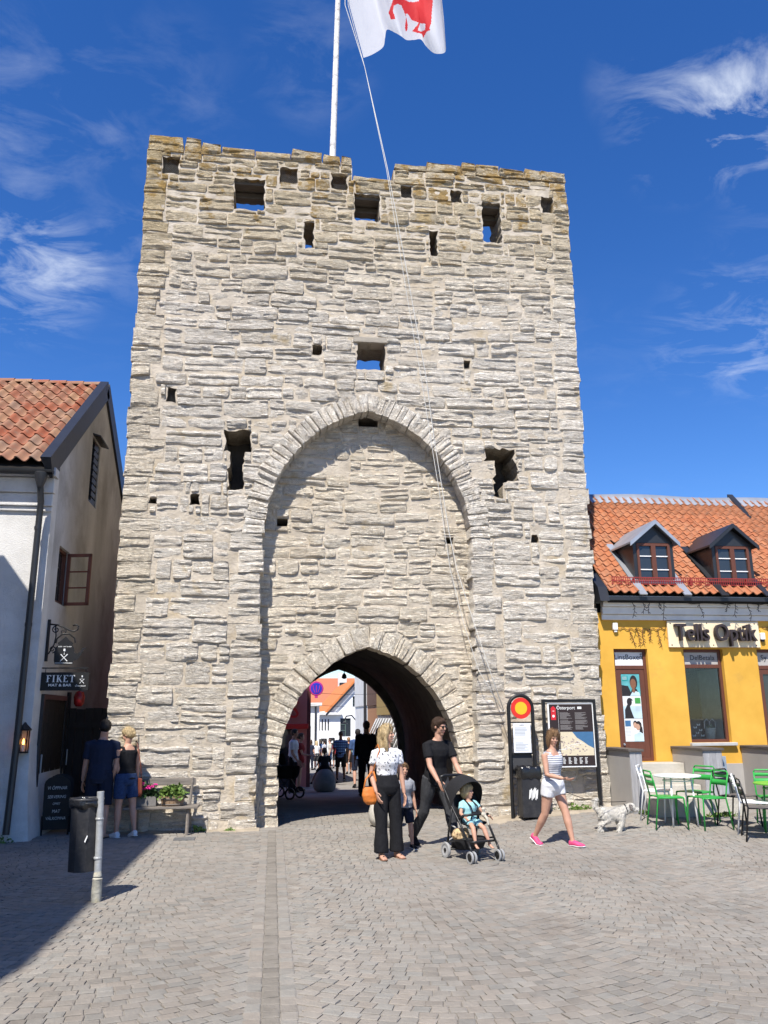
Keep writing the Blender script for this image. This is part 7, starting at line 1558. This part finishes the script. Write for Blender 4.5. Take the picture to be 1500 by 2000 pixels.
for s in (-1, 1): c = MB(); loft(c, [(Vector((s*.055, -.31, .42)), Vector((.012, 0, 0)), Vector((0, .03, 0))), (Vector((s*.078, -.315, .385)), Vector((.013, 0, 0)), Vector((0, .036, 0))), (Vector((s*.084, -.325, .33)), Vector((.009, 0, 0)), Vector((0, .024, 0)))], 10); skin_over('ear', c, .007, FURG, dg_, 1, (.005, 30, 30), 4)
c = MB(); ball(c, (0, -.482, .345), (Vector((.014, 0, 0)), Vector((0, .012, 0)), Vector((0, 0, .012)))); c.build('nose', EYE, dg_, True)
for s in (-1, 1): c = MB(); ball(c, (s*.032, -.395, .385), (Vector((.008, 0, 0)), Vector((0, .008, 0)), Vector((0, 0, .008)))); c.build('eye', EYE, dg_, True)
MB().tube([(.078*math.cos(2*math.pi*k/16), -.245+.02*math.sin(2*math.pi*k/16), .345+.078*math.sin(2*math.pi*k/16)) for k in range(16)], .010, 6, closed=True).build('collar', BLK, dg_, True)
ld0, ld1 = W_(dg_, (0, -.24, .43)), W_(w2, j2['arms']['L'][2]); P = [ld0.lerp(ld1, q/8)+Vector((0, 0, -.08*math.sin(math.pi*q/8))) for q in range(9)]
tag(MB().tube(P, .005, 5).build('dog_lead', BLK, None, True), 'thin black lead from the walking woman to the terrier', 'lead')
# --- the couple reading the chalkboard
p = PG(194, 1634); p.x = -4.42; p.y = -.55; p.z = 0
person('man in navy tee and dark shorts seen from behind by the chalkboard', p, R(172), 1.80, False, lean=4, armL=(3, 9, 12, 0), armR=(2, 10, 14, 0), legL=(3, 3, 3, 0), legR=(-2, 3, 3, 0), head=(22, 24), top=(NAVY, .72, -.055, .022, .3), bottom=('shorts', NAVYS, 1.0), shoe=(BLK, BLK, 'sandal'), hair=('short', DARKH), vox=.009, build=1.08, seed=21)
p = Vector((-4.02, -.50, 0)); cw, jc = person('blond woman with bun in black tank top and denim shorts by the bench', p, R(-142), 1.68, True, lean=2, armL=(6, 6, 22, -4), armR=(2, 5, 8, 0), legL=(2, 2, 3, 0), legR=(-8, 3, 3, 6), head=(24, 20), top=(BLACKF, 0, .0, .010, .3), bottom=('shorts', DENIM, .70), shoe=(WHITEC, WHITEC), hair=('bun', BLOND), vox=.009, seed=23)
hb = thing('shoulder_bag', 'reddish brown leather shoulder bag on the woman in denim shorts', 'bag', W_(cw, (-.20, .02, .60)), R(-142)); LEA = pm('red_brown_leather', (.17, .045, .025), .5, .2, 8, .2)
c = MB(); loft(c, [(Vector((0, 0, 0)), Vector((.04, 0, 0)), Vector((0, -.10, 0))), (Vector((0, 0, .05)), Vector((.05, 0, 0)), Vector((0, -.13, 0))), (Vector((0, 0, .28)), Vector((.03, 0, 0)), Vector((0, -.115, 0)))], 14); skin_over('pouch', c, .011, LEA, hb, 1)
MB().tube([(.0, -.10, .26), (.03, -.06, .50), (.07, -.02, .86), (.075, .03, .84), (.02, .08, .5), (.0, .10, .26)], .008, 6).build('strap', LEA, hb, True)
# --- people in the passage and beyond
def at(px, py): q = PG(px, py); return q
person('man in pale tee standing in the shade on the passage side', at(571, 1548), R(70), 1.74, False, top=(WHITEC, .7, -.05, .02, .3), bottom=('trousers', BLACKF, .98), shoe=(BLACKF, BLK), hair=('short', DARKH), armR=(10, 6, 30, 0), vox=.011, seed=31, group='people in the shaded passage')
person('woman in red top and pale shorts standing in the passage', at(584, 1545), R(80), 1.64, True, top=(REDC, .5, -.05, .02, .3), bottom=('shorts', fab('rose_cotton', (.24, .12, .11)), .5), shoe=(BLACKF, BLK), hair=('bun', BROWNH), armR=(24, 5, 60, 0), vox=.011, seed=33, group='people in the shaded passage')
pc = pe2+Vector((0, .04, 0)); person('child sitting astride the stone bollard in the passage', pc, R(186), 1.12, False, hs=1.3, lean=8, sit=(0, 0, .66), legL=(26, 44, 30, 0), legR=(26, 44, 30, 0), armL=(36, 16, 40, 4), armR=(30, 20, 30, 6), top=(DGREY, .7, -.04, .015, .3), bottom=('shorts', BLACKF, .8), shoe=(BLACKF, BLK), hair=('kid', BROWNH), vox=.010, seed=35, group='people in the shaded passage')
person('man in blue plaid shirt and black shorts walking away down the street', at(665, 1525), R(178), 1.80, False, top=(PLAID, .75, -.06, .025, .3), bottom=('shorts', BLACKF, 1.0), shoe=(BLACKF, WHITEC), hair=('shaved', DARKH), skin=SKIN_D, legL=(8, 3, 4, 0), legR=(-10, 3, 10, 16), armL=(-8, 9, 12, 0), armR=(10, 9, 14, 0), vox=.011, seed=37)
person('woman in short black dress walking in the sunlit street', at(681, 1511), R(186), 1.68, True, top=(BLACKF, .4, -.05, .012, .3), bottom=('skirt', BLACKF, .42), shoe=(BLACKF, BLK), hair=('bun', LBROWN), legL=(-8, 2, 14, 16), legR=(8, 2, 3, 0), vox=.013, seed=39)
person('broad man dressed in black walking away through the passage', at(716, 1556), R(176), 1.86, False, top=(BLACKF, 1.6, -.10, .030, .3), bottom=('trousers', BLACKF, .98), shoe=(BLACKF, BLK), hair=('short', DARKH), build=1.12, legL=(6, 3, 4, 0), legR=(-8, 3, 10, 14), skin=SKIN_T, vox=.011, seed=41, group='people in the shaded passage')
person('person in dark blue shirt beside the broad man in black', at(699, 1538), R(184), 1.76, False, top=(BLUEC, .8, -.05, .022, .3), bottom=('shorts', NAVYS, .95), shoe=(BLACKF, BLK), hair=('short', DARKH), legL=(-8, 3, 10, 14), legR=(8, 3, 4, 0), vox=.012, seed=43, group='people in the shaded passage')
person('dark clad person in the passage right behind the woman with the orange bag', at(742, 1550), R(184), 1.72, True, top=(DGREY, 1.6, -.08, .02, .3), bottom=('trousers', BLACKF, .98), shoe=(BLACKF, BLK), hair=('long', DARKH), vox=.012, seed=45, group='people in the shaded passage')
far = [(606, 1503, 1.66, NAVY, 'person in navy standing among the far shoppers', True), (618, 1502, 1.60, WHITEC, 'person in white top among the far shoppers', True), (634, 1500, 1.7, STRIPE, 'person in striped top among the far shoppers', True), (645, 1500, 1.72, CREAM, 'person in cream shirt among the far shoppers', False), (625, 1497, 1.75, BLUEC, 'person in blue shirt among the far shoppers', False), (655, 1499, 1.64, REDC, 'person in red top among the far shoppers', True), (690, 1497, 1.7, TURQ, 'person in turquoise top among the far shoppers', True)]
for i, (px, py, h, mt, lab, fm) in enumerate(far):
    person(lab, at(px, py), R(160+37*i), h, fm, top=(mt, .6, -.04, .02, .3), bottom=('shorts' if i % 2 else 'trousers', (NAVYS, GREYJ, CREAM, DENIM)[i % 4], .95), shoe=(BLACKF, BLK), hair=(('short', 'long')[fm], (BROWNH, BLOND, DARKH)[i % 3]), vox=.018, seed=60+i, group='shoppers far down the street')
# dark pram standing just inside the arch
pp = at(556, 1560); pr = thing('pram', 'black pram parked in shade inside the passage arch', 'pram', pp, R(60))
rows = [[(.22*math.cos(math.pi*k/8+math.pi), -.30+.08*j, .78-.30*math.sin(math.pi*k/8)) for k in range(9)] for j in range(8)]
sheet('body', rows, STF, pr, .02, 1); sheet('hood', [[(.22*math.cos(math.pi*k/8), .10+.18*math.sin(j*.5), .78+.30*math.sin(math.pi*k/8)) for k in range(9)] for j in range(4)], STF, pr, .01, 1)
for s in (-1, 1):
    for y_ in (-.28, .28):
        MB().lathe([(.10, -.015), (.14, -.015), (.14, .015), (.10, .015)], (s*.25, y_, .14), 16, 'X', closed=True).build('wheel', BLK, pr)
    MB().tube([(s*.24, -.28, .14), (s*.22, .0, .5), (s*.22, .5, 1.0)], .013, 6).build('frame', STK, pr); MB().tube([(s*.24, .28, .14), (s*.22, .0, .5)], .013, 6).build('frame', STK, pr)
MB().tube([(-.22, .5, 1.0), (.22, .5, 1.0)], .016, 6).build('handlebar', STK, pr)
for o in bpy.data.objects:                       # fine print, too small to pick apart
    if o.name.split('.')[0] in ('text_lines', 'legend_lines', 'print_lines', 'map_blocks', 'map_streets', 'graffiti'): o['kind'] = 'stuff'
